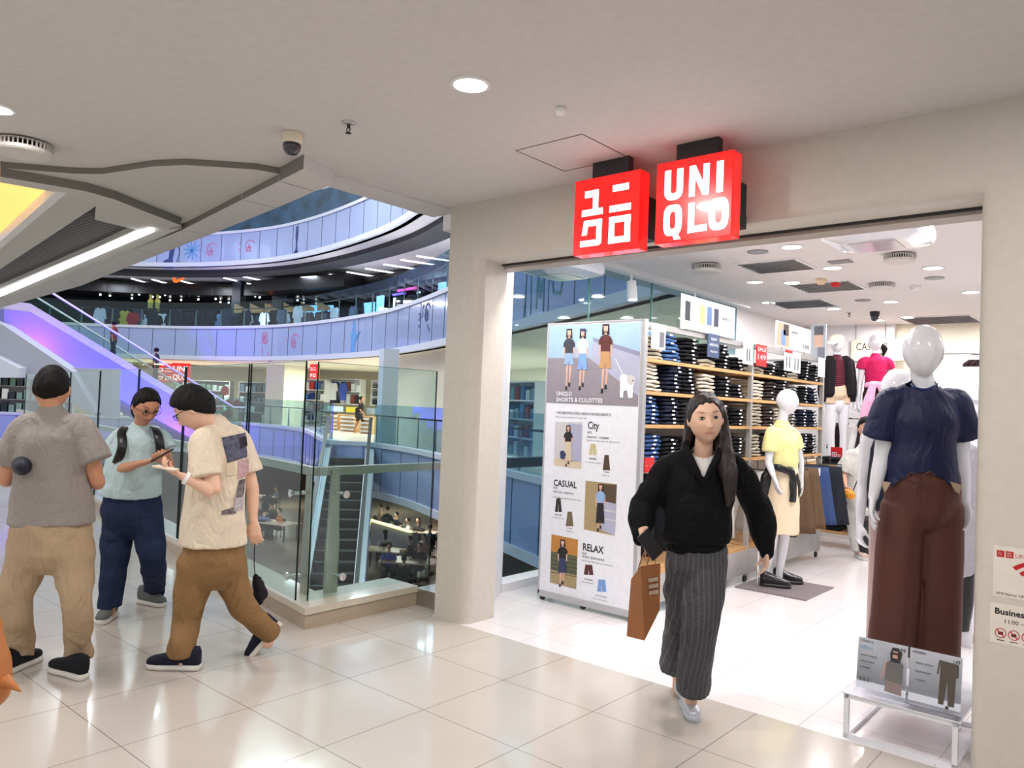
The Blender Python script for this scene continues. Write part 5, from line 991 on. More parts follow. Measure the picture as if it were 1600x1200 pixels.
for y, nm in ((5.2, 'first from the poster'), (5.55, 'second from the poster'), (5.9, 'third from the poster'), (6.25, 'fourth from the poster'), (6.6, 'fifth from the poster, beside the upright')):
    skirt(-3.12, y, 1.05, .42, .12, .13, lt_ if y > 6 else bk_, 'hanging trousers under the jeans shelves, ' + nm, int(y * 7), rz=.3, pleat=4)
for y0, y1, nm in ((4.97, 6.81, 'nearer'), (6.89, 8.73, 'farther')): tag(obj('garment_rail', cyl(B(), (-3.02, y0, 1.1), (-3.02, y1, 1.1), .012), M_chrome), 'chrome garment rail under the jeans shelves, ' + nm + ' bay', 'rail')
# floor mat and steel stand of the yellow-topped mannequin
a, b, c, d = [PZ(x, y, .0) for x, y in ((1166, 917), (1215, 903), (1266, 919), (1240, 931))]
tag(obj('floor_plate', prism(B(), [(-2.93, 6.55, 0), (-2.3, 6.55, 0), (-2.3, 7.25, 0), (-2.93, 7.25, 0)], (0, 0, .012)), mat('plate_grey', (128, 118, 120), .4)), 'grey square base plate on the store floor under the black shoes', 'base plate')
# ================================================================ BACK OF THE STORE
def flat_sign(name, pix, Y, m, label, texts=(), th=.03, cat='sign', bits=()):
    a, b, c, d = [PY(x, y, Y) for x, y in pix]; x0 = (a.x + d.x) / 2; x1 = (b.x + c.x) / 2; z1 = (a.z + b.z) / 2; z0 = (c.z + d.z) / 2
    t = thing(name, label, cat, ((x0 + x1) / 2, Y, z0)); obj('board', bx((x0, Y, z0), (x1, Y + th, z1)), m, t); O = Vector((x0, Y, z0)); W, H_ = x1 - x0, z1 - z0
    if texts or bits:
        bm = B(); ms = []
        for qi, q in enumerate(bits):
            if q[4] not in ms: ms.append(q[4])
            quad(bm, O, UX, UZ, q[0] * W, q[1] * H_, q[2] * W, q[3] * H_, ms.index(q[4]), .0015 + .0006 * qi)
        for s, hh, u, v, ww, mm in texts:
            if mm not in ms: ms.append(mm)
            text_on(bm, s, hh * H_, O + UX * u * W + UZ * v * H_, UX, UZ, ms.index(mm), width=ww * W, lift=.004)
        obj('print', bm, ms, t)
    return t
flat_sign('cashier_sign', [(1330, 532), (1412, 528), (1412, 562), (1330, 565)], 11.55, mat('cream_sign', (240, 228, 200), .5), 'cream hanging sign reading cashier behind the magenta-topped mannequin', [('CASHIER', .36, .1, .5, .62, BK), ('收銀處', .2, .38, .2, .24, BK)])
for px in (1337, 1383): p = PY(px, 531, 11.56); tag(obj('hanger_wire', cyl(B(), p, (p.x, p.y, CZ), .004, n=6), M_dark), 'thin wire holding the cashier sign, ' + ('left' if px < 1350 else 'right'), 'wire')
flat_sign('wall_picture', [(1266, 508), (1290, 506), (1290, 562), (1266, 562)], 9.6, mat('picture_grey', (168, 172, 180), .5), 'grey portrait picture panel right of the far hanging sign', bits=[(.25, .35, .8, .75, cm((208, 168, 148))), (.25, .7, .85, .95, cm((90, 90, 96))), (.5, 0, .95, .35, cm((120, 122, 130)))])
flat_sign('wall_picture', [(1452, 560), (1487, 559), (1487, 592), (1452, 592)], 12.4, M_paper, 'white picture board with a red-topped figure behind the navy mannequin', bits=[(.2, .1, .45, .6, cm((200, 40, 50))), (.27, .6, .38, .8, cm((90, 60, 50)))])
struct('trim_warm_cove', bx((-.9, 13.8, CZ - .5), (3, 13.9, CZ - .25)), mat('cove_yellow', (255, 226, 150), .5, emit=.9))
def rack(px, py, Y, n, z1, cols_, label, seed):
    p = PY(px, py, Y); p.z = 0; t = thing('garment_rack', label, 'rack', p); random.seed(seed)
    bm = B(); w_ = n * .06
    for s in (-1, 1): cyl(bm, p + UX * s * w_ / 2, p + UX * s * w_ / 2 + UZ * z1, .014, n=8); bx((p.x + s * w_ / 2 - .02, p.y - .25, 0), (p.x + s * w_ / 2 + .02, p.y + .25, .03), bm=bm)
    cyl(bm, p - UX * w_ / 2 + UZ * z1, p + UX * w_ / 2 + UZ * z1, .012, n=8); obj('frame', bm, M_chrome, t)
    for i in range(n):
        c, nm = cols_[i * len(cols_) // n]; garment('hanging_shirt', p + UX * ((i + .5) / n - .5) * w_ * .95 + UZ * (z1 - .85), .5, .8, mat('cloth_%d_%d_%d' % c, c, .8), nm + ' top hanging on the ' + label, 'clothing', 1.1, 'tops on the ' + label)
rack(1512, 700, 9.6, 9, 2.3, [((236, 234, 236), 'white'), ((40, 24, 28), 'dark maroon')], 'chrome rack between the navy mannequin and right wall', 4)
rack(1340, 700, 11.0, 8, 1.55, [((60, 40, 42), 'dark brown'), ((230, 228, 226), 'white'), ((40, 40, 44), 'black')], 'rack behind the two far mannequins', 5)
for k, (x, z, w_, h) in enumerate(((1508, 600, .5, .3), (1519, 620, .35, .3), (1500, 655, .4, .25), (1518, 670, .4, .5))):
    p = PY(x, z, 8.2 + .09 * k); tag(obj('storage_box', box(B(), p, (w_, .35, h), bev=.01), M_paper), 'white storage box right of the navy mannequin shoulder, ' + ['upper left', 'upper right', 'lower left', 'lower right'][k], 'box')
tag(obj('display_block', bx((-1.35, 8.35, 0), (.2, 9.0, 1.22)), M_white), 'white display block under the boxes at the right rear', 'block')
def low_table(x0, x1, y0, y1, label, zs, cols_, seed):
    t = thing('display_shelf_table', label, 'display', ((x0 + x1) / 2, (y0 + y1) / 2, 0)); 
    for x in (x0, x1):
        for y in (y0, y1): obj('leg', bx((x - .02, y - .02, 0), (x + .02, y + .02, zs[-1])), M_white, t)
    for z in zs: obj('shelf', bx((x0, y0, z - .03), (x1, y1, z)), M_wood, t)
    random.seed(seed)
    for a, z in enumerate(zs[:-1] + zs[-1:]):
        nn_ = max(2, int((x1 - x0) / .32))
        for i in range(nn_):
            c, nm = cols_[(i + a) % len(cols_)]; hh = .2 if z != zs[-1] else .1
            for j in range(int(hh / .05)): tag(obj('folded_shirt', box(B(), (x0 + (i + .5) * (x1 - x0) / nn_, (y0 + y1) / 2 - .05, z + .025 + j * .05), (.25, .34, .044), bev=.015, rz=random.uniform(-.04, .04)), mat('cloth_%d_%d_%d' % c, c, .8)), nm + ' folded shirt on ' + label, 'clothes', nm + ' folded shirts on ' + label)
a = PZ(1292, 800); low_table(-3.7, -2.5, 9.5, 10.0, 'the low wood display behind the person in grey', [.2, .48, .76, .98], [((226, 222, 210), 'cream'), ((30, 30, 36), 'black'), ((40, 52, 84), 'navy')], 3)
flat_sign('sale_card', [(1298, 699), (1316, 699), (1314, 727), (1298, 724)], 9.6, M_redm, 'red card with white characters above the low display', [('限', .6, .12, .25, .5, M_paper), ('定', .4, .6, .3, .35, M_paper)])
# ================================================================ FIGURES
CX = RM @ Vector((1, 0, 0)); CZv = RM @ Vector((0, 0, 1)); CXh = Vector((CX.x, CX.y, 0)).normalized(); CF = Vector((CZv.x, CZv.y, 0)).normalized()   # image right, away from the camera (both level)
def skinmat(name, col, rough=.48, coat=0, sss=.1):
    m = bpy.data.materials.new(name); m.use_nodes = True; nt = m.node_tree; b = nt.nodes['Principled BSDF']; L = nt.links.new
    at = nt.nodes.new('ShaderNodeAttribute'); at.attribute_name = 'tint'; mx = nt.nodes.new('ShaderNodeMix'); mx.data_type = 'RGBA'; mx.blend_type = 'MULTIPLY'; mx.inputs['Factor'].default_value = 1
    n = nt.nodes.new('ShaderNodeTexNoise'); n.inputs['Scale'].default_value = 35; r = nt.nodes.new('ShaderNodeValToRGB'); c = lin(col); r.color_ramp.elements[0].color = tuple(x * .95 for x in c[:3]) + (1,); r.color_ramp.elements[1].color = c
    tc = nt.nodes.new('ShaderNodeTexCoord'); L(tc.outputs['Object'], n.inputs['Vector']); L(n.outputs['Fac'], r.inputs[0]); L(r.outputs[0], mx.inputs['A']); L(at.outputs['Color'], mx.inputs['B']); L(mx.outputs['Result'], b.inputs['Base Color'])
    b.inputs['Roughness'].default_value = rough; b.inputs['Coat Weight'].default_value = coat; b.inputs['Coat Roughness'].default_value = .05
    if sss: b.inputs['Subsurface Weight'].default_value = sss; b.inputs['Subsurface Radius'].default_value = (.012, .005, .003); b.inputs['Subsurface Scale'].default_value = 1
    return m
SK1 = skinmat('skin_fair', (228, 184, 158)); SK2 = skinmat('skin_warm', (196, 140, 108)); SK3 = skinmat('skin_mid', (210, 160, 132)); MANQ = skinmat('mannequin_gloss', (226, 226, 232), .22, .8, 0)
def basis(fwd, up=UZ):
    f = Vector(fwd).normalized(); x = f.cross(up).normalized(); z = x.cross(f).normalized(); return Matrix((x, f, z)).transposed()   # columns: right-hand side, forward, up
g2 = lambda a, b: math.exp(-(a * a + b * b))
def head_shape(bm, c, fwd, up, h, plain=False, jaw=.28):
    R_ = basis(fwd, up); vs = bmesh.ops.create_uvsphere(bm, u_segments=44, v_segments=34, radius=1)['verts']
    for v in vs:
        x, y, z = v.co; X, Y, Z = x * .335, y * .42, z * .5
        if z < 0:
            t = -z; X *= 1 - (jaw if not plain else .34) * t ** 1.8; Y *= (1 - .42 * t) if y < 0 else (1 - .10 * t)
        if y > 0 and not plain:
            a = abs(X)
            Y -= .03 * g2((X) / .30, (Z + .05) / .35) * (1 if z > -.9 else 0)
            if Z > -.185: Y += .105 * math.exp(-(X / .052) ** 2) * max(0, min(1, (.09 - Z) / .25)) ** 1.2
            else: Y += .09 * g2(X / .06, (Z + .185) / .02)
            Y += .03 * g2((a - .055) / .03, (Z + .165) / .03)
            Y -= .042 * g2((a - .14) / .075, (Z - .015) / .05); Y += .014 * g2(X / .25, (Z - .11) / .035)
            Y += .018 * g2(X / .085, (Z + .264) / .018) + .02 * g2(X / .075, (Z + .302) / .02); Y -= .012 * g2(X / .1, (Z + .285) / .008)
            Y += .03 * g2(X / .1, (Z + .43) / .06); Y += .016 * g2((a - .2) / .09, (Z + .09) / .09)
        elif plain and y > 0: Y += .02 * g2(X / .1, (Z + .05) / .2)
        v.co = Vector(c) + R_ @ Vector((X, Y, Z)) * h
    if not plain:
        for s in (-1, 1):
            ell(bm, Vector(c) + R_ @ Vector((s * .35, -.03, -.03)) * h, (.028 * h, .062 * h, .115 * h), 12, 8, M=R_ @ Matrix.Rotation(-s * .3, 3, 'Z'))
    return R_
def hand_shape(bm, wr, tip, palm, s=1.0, curl=.5, thumb=1, spread=.0):
    """wr wrist, tip = where the fingers head, palm = palm normal; thumb side = thumb * (dir x palm)"""
    d = (Vector(tip) - Vector(wr)).normalized(); p = Vector(palm); p = (p - d * p.dot(d)).normalized(); sd_ = d.cross(p) * thumb; wr = Vector(wr)
    limb(bm, [wr - d * .03 * s, wr, wr + d * .045 * s, wr + d * .088 * s], [(.027 * s, .02 * s), (.028 * s, .019 * s), (.04 * s, .016 * s), (.042 * s, .013 * s)], sd_, 14, 3)
    for k, (off, ln) in enumerate(((.031, .068), (.0105, .078), (-.0105, .073), (-.031, .058))):
        q = wr + d * .084 * s + sd_ * off * s; dirv = (d + sd_ * off * (2 + spread * 6)).normalized(); pts = [q - d * .012 * s, q]; a = 0
        for j, seg in enumerate((.45, .32, .25)):
            a += curl * (.75, 1.0, .7)[j] * (1 + .12 * k); q = q + (dirv * math.cos(a) + p * math.sin(a)) * ln * seg * s; pts.append(q.copy())
        limb(bm, pts, [.0088 * s, .0092 * s, .0085 * s, .0078 * s, .0062 * s], sd_, 8, 2)
    q = wr + d * .022 * s + sd_ * .024 * s; limb(bm, [q, q + (d * .6 + sd_ * .75 + p * .25).normalized() * .032 * s, q + (d * .85 + sd_ * .5 + p * .45).normalized() * .062 * s, q + (d * .95 + sd_ * .3 + p * (.5 + curl * .3)).normalized() * .084 * s], [.013 * s, .0115 * s, .0098 * s, .0075 * s], p, 8, 3)
def shoe(parent, heel, toe, m_up, m_sole, L_=.27, w_=.048, low=False, up=UZ):
    heel, toe = Vector(heel), Vector(toe); d = (toe - heel).normalized(); s = d.cross(up).normalized(); u = s.cross(d).normalized(); bm = B()
    P_ = lambda f_, z: heel + d * (f_ * L_ - .03) + u * z
    rings = [(P_(f_, .016), s * w_ * k, u * .016, .5) for f_, k in ((0, .5), (.05, .75), (.25, .82), (.45, .8), (.7, 1.05), (.88, .95), (.97, .6), (1, .3))]; loft(bm, rings, 18)
    sh = obj('shoe', B_upper(P_, s, u, w_, low), m_up, parent, smooth=True); o = obj('sole', bm, m_sole, None, smooth=True, org=wloc(parent)); o.parent = sh; o.location = (0, 0, 0); return sh
def B_upper(P_, s, u, w_, low):
    bm = B(); H = .055 if low else .095
    loft(bm, [(P_(f_, .028 + z / 2), s * w_ * k, u * (z / 2 + .008), .8) for f_, k, z in ((.01, .4, H * .8), (.05, .68, H), (.22, .74, H), (.38, .78, H * .85), (.55, .86, H * .62), (.75, .95, H * .45), (.9, .8, H * .34), (.97, .5, H * .22))], 18)
    return bm
def poly_cut(me, polypx, front=True, dlim=None):
    """open a cloth surface where it covers a neckline or placket (photo-side outline, near side only)"""
    bm = bmesh.new(); bm.from_mesh(me); kill = []
    for f in bm.faces:
        c = f.calc_center_median(); v = RM.transposed() @ (c - CAM)
        if (v.z < dlim) == front:
            x = 800 + F * v.x / v.z; y = 600 + F * v.y / v.z; ins = False; n = len(polypx)
            for i in range(n):
                x1, y1 = polypx[i]; x2, y2 = polypx[(i + 1) % n]
                if (y1 > y) != (y2 > y) and x < (x2 - x1) * (y - y1) / (y2 - y1) + x1: ins = not ins
            if ins: kill.append(f)
    bmesh.ops.delete(bm, geom=kill, context='FACES'); bm.to_mesh(me); bm.free(); return me
def figure3d(name, label, cat, base, D, J, skin, hfwd, hup=UZ, hh=.235, k=1.0, plain=False, palmL=None, palmR=None, curl=(.5, .5), jaw=.28, fwd=None, thL=1, thR=-1, vox=.0062, fat=1.0, legs=True, bare=None):
    """one continuous body through the joints J (photo x, y, depth offset) -> root, joints in the world"""
    W = {a: (Q(v[0], v[1], D + (v[2] if len(v) > 2 else 0)) if not isinstance(v, Vector) else v) for a, v in J.items()}
    t = thing(name, label, cat, base); S = (W['shR'] - W['shL']); S.z *= .3; S.normalize(); W['S'] = S; bm = B()
    limb(bm, [W['pel'] - UZ * .07, W['pel'], W['wai'], W['che'], W['che'].lerp(W['nek'], .6), W['nek'] - UZ * .01], [(.13 * k, .1 * k), (.15 * k * fat, .11 * k * fat), (.125 * k * fat, .092 * k * fat), (.145 * k, .1 * k), (.13 * k, .08 * k), (.06 * k, .055 * k)], S, 20, 4)
    R_ = head_shape(bm, W['hd'], hfwd, hup, hh, plain, jaw); nt_ = W['hd'] - R_ @ Vector((0, .10, .22)) * hh
    limb(bm, [W['nek'] - UZ * .04, W['nek'], W['nek'].lerp(nt_, .6), nt_], [.06 * k, .054 * k, .05 * k, .05 * k], S, 16, 3)
    for s in 'LR':
        limb(bm, [W['nek'].lerp(W['sh' + s], .55) - UZ * .03, W['sh' + s], W['sh' + s].lerp(W['el' + s], .5), W['el' + s], W['el' + s].lerp(W['wr' + s], .35), W['wr' + s]], [.045 * k, .052 * k, .046 * k, .038 * k, .036 * k, (.025 * k, .021 * k)], S, 14, 3)
        pl = {'L': palmL, 'R': palmR}[s]; pl = pl if pl is not None else (S if s == 'L' else -S)
        hand_shape(bm, W['wr' + s], W['ha' + s], pl, .95 * k if not plain else 1.0, curl[0 if s == 'L' else 1], thL if s == 'L' else thR)
        if legs: limb(bm, [W['hp' + s], W['hp' + s].lerp(W['kn' + s], .4), W['kn' + s], W['kn' + s].lerp(W['an' + s], .35), W['an' + s]] + ([W['an' + s] - UZ * .06]), [.088 * k, .075 * k, .055 * k, .052 * k, .036 * k, .036 * k], S, 14, 3)
    me = fuse(bm, vox, 2); ca = me.color_attributes.new('tint', 'FLOAT_COLOR', 'POINT'); Ri = R_.transposed()
    for i, v in enumerate(me.vertices):
        c = (1, 1, 1)
        if not plain:
            q = Ri @ (v.co - W['hd']) / hh
            if q.y > .1 and abs(q.z) < .5:
                a = abs(q.x); li = min(1, 1.5 * g2(q.x / .10, (q.z + .283) / .03)) * (1 if q.y > .25 else 0); br = min(1, 1.7 * g2((a - .145) / .07, (q.z - .138 - .16 * (a - .145) + .5 * max(0, a - .2)) / .014))
                c = (1 - .22 * li - .72 * br, 1 - .5 * li - .78 * br, 1 - .45 * li - .8 * br)
        ca.data[i].color = (*c, 1)
    obj('body', me, skin, t, smooth=True); W['R'] = R_; W['hh'] = hh; return t, W
def eyes(t, W, iris=(22, 13, 10)):
    hh, R_ = W['hh'], W['R']; K = lambda x, y, z: W['hd'] + R_ @ Vector((x, y, z)) * hh
    for s in (-1, 1):
        bm = B(); ell(bm, K(s * .142, .335, .012), (.066 * hh, .03 * hh, .0215 * hh), 16, 10, M=R_ @ Matrix.Rotation(-s * .25, 3, 'Z')); e = obj('eye', bm, mat('eye_white', (205, 196, 190), .4), t, smooth=True)
        bm = B(); ell(bm, K(s * .140, .358, .013), (.029 * hh, .018 * hh, .0235 * hh), 12, 8, M=R_); o = obj('iris', bm, mat('iris_dark', iris, .35, coat=.2), None, smooth=True, org=wloc(e)); o.parent = e; o.location = (0, 0, 0)
        bm = limb(B(), [K(s * .082, .352, .012), K(s * .11, .372, .036), K(s * .15, .368, .042), K(s * .2, .32, .02)], [.004 * hh * 2, .009 * hh, .010 * hh, .005 * hh], UZ, 6, 4); obj('eyelash', bm, M_hair, t)
def cap_hair(bm, W, thick=.085, front=.62, side=-.25, back=-.72, y=0, r=None, z=0, bald=0):
    hh, R_ = W['hh'], W['R']; vs = bmesh.ops.create_uvsphere(bm, u_segments=56, v_segments=44, radius=1)['verts']; sl = (front - side) / .79
    for v in vs:
        x, yy, zz = v.co; th = side + sl * yy + .05 * math.sin(x * 17) if yy > 0 else side + (side - back) * yy
        k = max(0, min(1, (zz - th) / .14)); k = k * k * (3 - 2 * k); X, Y, Z = x * .335, yy * .42, zz * .5
        if zz < 0: X *= 1 - .28 * (-zz) ** 1.8; Y *= (1 - .30 * -zz) if yy < 0 else 1 - .1 * -zz
        f_ = (.90 + (.10 + thick) * k) * (1 + .02 * k * noise.noise(Vector((x * 3, yy * 3, zz * 3)))); v.co = W['hd'] + R_ @ Vector((X * f_, Y * f_, Z * f_)) * hh
def strands(amp=.004, f=140):
    return lambda co: amp * math.sin(co.x * f + 3 * noise.noise(co * 9)) * .5 + amp * noise.noise(Vector((co.x * 60, co.y * 60, co.z * 6)))
def cloth(name, bm, m, t, vox=.009, wr=None, cut=None, sm=2):
    me = fuse(bm, vox, sm, wr)
    if cut: poly_cut(me, *cut)
    return obj(name, me, m, t, smooth=True)
def col(c, nm=None, rough=.85, bump=.25, bs=400, sheen=.15): return mat(nm or 'fabric_%d_%d_%d' % c, c, rough, bump=bump, bscale=bs, sheen=sheen, var=.05, vscale=8)

# ------------------------------------------------ the walking woman
D = 3.80; base = PZ(1078, 1118, 0)
J = dict(pel=(1088, 862, .04), wai=(1090, 800, .03), che=(1094, 752, .02), nek=(1098, 716, .03), hd=(1102, 655, -.02), shL=(1050, 726, .03), shR=(1148, 728, .03), elL=(1012, 790, .08), wrL=(1004, 836, -.10), haL=(1016, 872, -.16),
         elR=(1180, 800, .10), wrR=(1196, 860, .02), haR=(1198, 900, -.02), hpL=(1070, 872, .04), hpR=(1106, 872, .04), knL=(1066, 965, .12), knR=(1094, 978, -.02), anL=(1060, 1062, .38), anR=(1080, 1092, .10))
tilt = (UZ * math.cos(.10) + CXh * -.10).normalized()
t, W = figure3d('person', 'young woman with long hair in black jacket walking out carrying a paper bag', 'person', base, D, J, SK1, -CF - CXh * .03 + UZ * .03, tilt, .238, .88, jaw=.20, palmL=CXh, palmR=-CXh, curl=(.95, .45), thL=-1, thR=1)
eyes(t, W); K = lambda x, y, d=0: Q(x, y, D + d); S = W['S']
bm = limb(B(), [K(1094, 800, .03), K(1096, 752, .015), K(1098, 722, .03), K(1098, 708, .04)], [(.13, .105), (.14, .108), (.095, .07), (.062, .055)], S, 20, 4); cloth('inner_top', bm, col((226, 222, 218)), t, .008, folds(.003, 12, 12), ([(1070, 684), (1126, 684), (1119, 708), (1108, 715), (1098, 717), (1086, 713), (1076, 703)], True, 3.83))
bm = limb(B(), [K(1087, 852, .04), K(1087, 838, .04), K(1090, 800, .02), K(1094, 755, .02), K(1097, 722, .03), K(1098, 702, .05)], [(.150, .115), (.178, .14), (.172, .14), (.170, .13), (.150, .10), (.082, .075)], S, 24, 4)
for a, b, c, d in (((1074, 716, .04), (1046, 730, .03), (1006, 790, .07), (1000, 836, -.06)), ((1124, 717, .04), (1152, 732, .03), (1186, 798, .09), (1198, 856, .02))):
    limb(bm, [K(*a), K(*b), K((b[0] + c[0]) / 2, (b[1] + c[1]) / 2, (b[2] + c[2]) / 2), K(*c), K((c[0] + d[0]) / 2, (c[1] + d[1]) / 2, (c[2] + d[2]) / 2), K(*d)], [.062, .066, .070, .074, .070, .042], S, 16, 3)
JK = mat('jacket_black', (8, 8, 11), .8, bump=.2, bscale=200)
cloth('jacket', bm, JK, t, .009, folds(.011, 8, 10, 3), ([(1078, 684), (1120, 684), (1123, 710), (1112, 732), (1099, 756), (1088, 734), (1076, 706)], True, 3.84))
bm = B()
for pts in ([(1099, 757, -.118), (1087, 734, -.108), (1075, 708, -.07), (1071, 696, .0), (1076, 690, .06)], [(1099, 757, -.118), (1112, 733, -.108), (1124, 709, -.07), (1127, 698, .0), (1121, 691, .06)], [(1076, 690, .06), (1090, 687, .10), (1108, 687, .10), (1121, 691, .06)]): limb(bm, [K(*p) for p in pts], [(.008, .008)] + [(.013, .02)] * (len(pts) - 1), CF, 10, 4)
cloth('collar', bm, JK, t, .006)
for q, w_ in (((1000, 838, -.07), .037), ((1198, 860, .02), .037)): 
    bm = limb(B(), [K(q[0], q[1] - 5, q[2]), K(q[0], q[1] + 6, q[2])], [w_, w_ * .92], S, 16, 2); obj('cuff', bm, JK, t, smooth=True)
bm = limb(B(), [K(1087, 846, .04), K(1087, 856, .04)], [(.153, .12), (.15, .118)], S, 28, 2); obj('hem_band', bm, JK, t, smooth=True)
PS = stripes('pinstripe_cloth', (72, 72, 76), (92, 92, 98), scale=30, duty=.2, mode='XY', rough=.85, bump=.2)
bm = limb(B(), [K(1087, 842, .04), K(1088, 862, .04), K(1088, 885, .04)], [(.135, .105), (.155, .12), (.150, .115)], S, 22, 3)
limb(bm, [K(1070, 872, .05), K(1066, 920, .09), K(1064, 965, .14), K(1055, 1020, .3), K(1051, 1042, .36)], [.098, .092, .080, .078, .076], S, 20, 4, 'e'); limb(bm, [K(1105, 872, .03), K(1100, 930, -.02), K(1092, 985, -.03), K(1085, 1045, .05), K(1083, 1078, .09)], [.102, .098, .090, .086, .086], S, 20, 4, 'e')
cloth('trousers', bm, PS, t, .009, folds(.009, 14, 7, 5))
SIL = mat('silver_leather', (196, 200, 208), .3, .3)
f1 = PZ(1078, 1116, 0); sh = shoe(t, f1 + CF * .1, f1 - CF * .13 + UZ * .0, SIL, SIL, .24, .042, True); f2 = PZ(1063, 1084, 0); shoe(t, f2 + CF * .10 + UZ * .08, f2 - CF * .1, SIL, SIL, .24, .042, True)
bm = B(); cap_hair(bm, W, .07, .66, -.35, -.9)
limb(bm, [K(1106, 620, .0), K(1124, 640, .02), K(1127, 668, .03), K(1131, 700, -.02), K(1137, 735, -.09), K(1140, 765, -.11), K(1138, 790, -.11)], [(.03, .05), (.03, .055), (.036, .05), (.045, .045), (.046, .035), (.034, .025), (.012, .01)], S, 14, 4)
limb(bm, [K(1098, 620, .0), K(1081, 638, .03), K(1077, 664, .05), K(1073, 692, .06), K(1068, 716, .07)], [(.03, .05), (.026, .05), (.022, .045), (.02, .04), (.014, .02)], S, 14, 4)
limb(bm, [K(1102, 640, .09), K(1102, 690, .12), K(1104, 740, .15)], [(.08, .05), (.085, .04), (.07, .03)], S, 14, 4)
cloth('hair', bm, M_hairb, t, .0065, strands(.0045, 170))
# phone and paper bag she carries
c = K(1016, 851, -.19); tp = thing('phone', 'black smartphone in the walking woman hand above the paper bag', 'phone', c); Rp = basis(-CF + CXh * .4, UZ * .8 + CXh * .5); obj('case', box(B(), c, (.072, .010, .145), M=Rp @ Matrix.Rotation(1.2, 3, 'Y'), bev=.004), M_black, tp)
KR = mat('kraft_paper', (150, 98, 62), .7, var=.06, vscale=12); tb_ = thing('paper_bag', 'brown kraft paper shopping bag with grey print hanging from the woman hand', 'bag', K(1005, 990, -.1))
P8 = {n_: K(*v) for n_, v in dict(a=(1001, 885, -.20), b=(1032, 880, -.12), c=(1031, 953, -.11), d=(1007, 1001, -.21), e=(986, 905, -.04), f=(1012, 895, .0), g=(1010, 985, .0), h=(979, 994, -.06)).items()}
bm = B(); vv = {n_: bm.verts.new(p) for n_, p in P8.items()}
for q in ('abcd', 'eadh', 'fehg', 'bfgc', 'hdcg'): bm.faces.new([vv[x] for x in q])
bag = obj('bag_body', bm, KR, tb_); so = bag.modifiers.new('s', 'SOLIDIFY'); so.thickness = .003
bm = B(); hnd = K(1013, 856, -.13)
for a, b in (('a', 'b'), ('e', 'f')):
    p, q = P8[a].lerp(P8[b], .3), P8[a].lerp(P8[b], .75); limb(bm, [p, p.lerp(hnd, .55) - CXh * .01, hnd - CXh * .006, hnd + CXh * .006, q.lerp(hnd, .5) + CXh * .01, q], [.003] * 6, UZ, 8, 4)
obj('handle', bm, mat('kraft_handle', (176, 132, 96), .7), tb_)
u_ = (P8['b'] - P8['a']).normalized(); w2 = (P8['a'] - P8['d']).normalized(); nn = u_.cross(w2).normalized(); bm = B(); O = P8['a'].lerp(P8['c'], .36) + nn * .004
for r_ in range(3): quad(bm, O, u_, w2, 0, -.03 * r_, .065, -.03 * r_ + .018, 0, .001)
obj('print', bm, mat('print_greyish', (176, 156, 138), .6), tb_)

# ------------------------------------------------ man in grey seen from behind
D = 4.06; fa, fb = PZ(28, 1044, 0), PZ(120, 1050, 0)
J = dict(pel=(80, 828, .02), wai=(80, 775, .02), che=(81, 712, .0), nek=(82, 656, .0), hd=(81, 608, .02), shL=(38, 670, .0), shR=(126, 670, .0), elL=(9, 748, -.02), wrL=(34, 742, .22), haL=(60, 738, .30), elR=(152, 752, .06), wrR=(146, 752, .3), haR=(130, 748, .36),
         hpL=(55, 845, .02), hpR=(106, 845, .02), knL=(30, 935, .0), knR=(112, 935, -.02), anL=fa + UZ * .09 , anR=fb + UZ * .09)
t, W = figure3d('person', 'man in grey t-shirt and khaki trousers standing with his back to the camera', 'person', (fa + fb) / 2, D, J, SK2, CF * 1 - CXh * .25 - UZ * .1, UZ, .245, 1.0, curl=(.6, .6), fat=1.1)
K = lambda x, y, d=0: Q(x, y, D + d); S = W['S']; GT = stripes('grey_marl', (150, 143, 138), (140, 133, 128), axis=2, scale=120, duty=.5, rough=.9, bump=.2)
bm = limb(B(), [K(80, 818, .02), K(80, 785, .02), K(80, 735, .01), K(81, 690, .0), K(82, 657, .0), K(82, 640, .0)], [(.222, .150), (.212, .145), (.188, .14), (.182, .128), (.140, .085), (.066, .064)], S, 24, 4, 's')
for a, b, c in (((62, 660), (37, 672), (15, 726)), ((102, 660), (127, 672), (151, 721))): limb(bm, [K(*a), K(*b), K(*c)], [.055, .074, .084], S, 18, 5, 'e')
cloth('t_shirt', bm, GT, t, .01, folds(.008, 6, 4, 1))
KH = mat('khaki_cloth', (176, 152, 124), .85, bump=.2, bscale=300)
bm = limb(B(), [K(80, 805, .02), K(80, 830, .02), K(80, 862, .02)], [(.18, .14), (.208, .155), (.20, .15)], S, 22, 3)
limb(bm, [K(50, 850, .02), K(34, 900, .01), K(25, 945, .0), fa + UZ * .14, fa + UZ * .06], [.12, .096, .080, .074, .074], S, 20, 4, 'e'); limb(bm, [K(108, 850, .02), K(118, 900, .0), K(120, 945, -.03), fb + UZ * .14, fb + UZ * .07], [.12, .096, .076, .071, .072], S, 20, 4, 'e')
cloth('trousers', bm, KH, t, .01, folds(.010, 6, 11, 4))
bm = B(); cap_hair(bm, W, .07, .6, -.12, -.62); cloth('hair', bm, M_hair, t, .007, strands(.003, 200))
WS = mat('sole_white', (214, 210, 204), .6); BS = mat('shoe_black', (26, 26, 32), .7, bump=.4, bscale=300)
shoe(t, fb - CF * .10 + CXh * .08, fb + CF * .05 - CXh * .2, BS, WS, .29, .05); shoe(t, fa - CF * .1 - CXh * .0, fa + CF * .2 + CXh * .02, BS, WS, .29, .05)
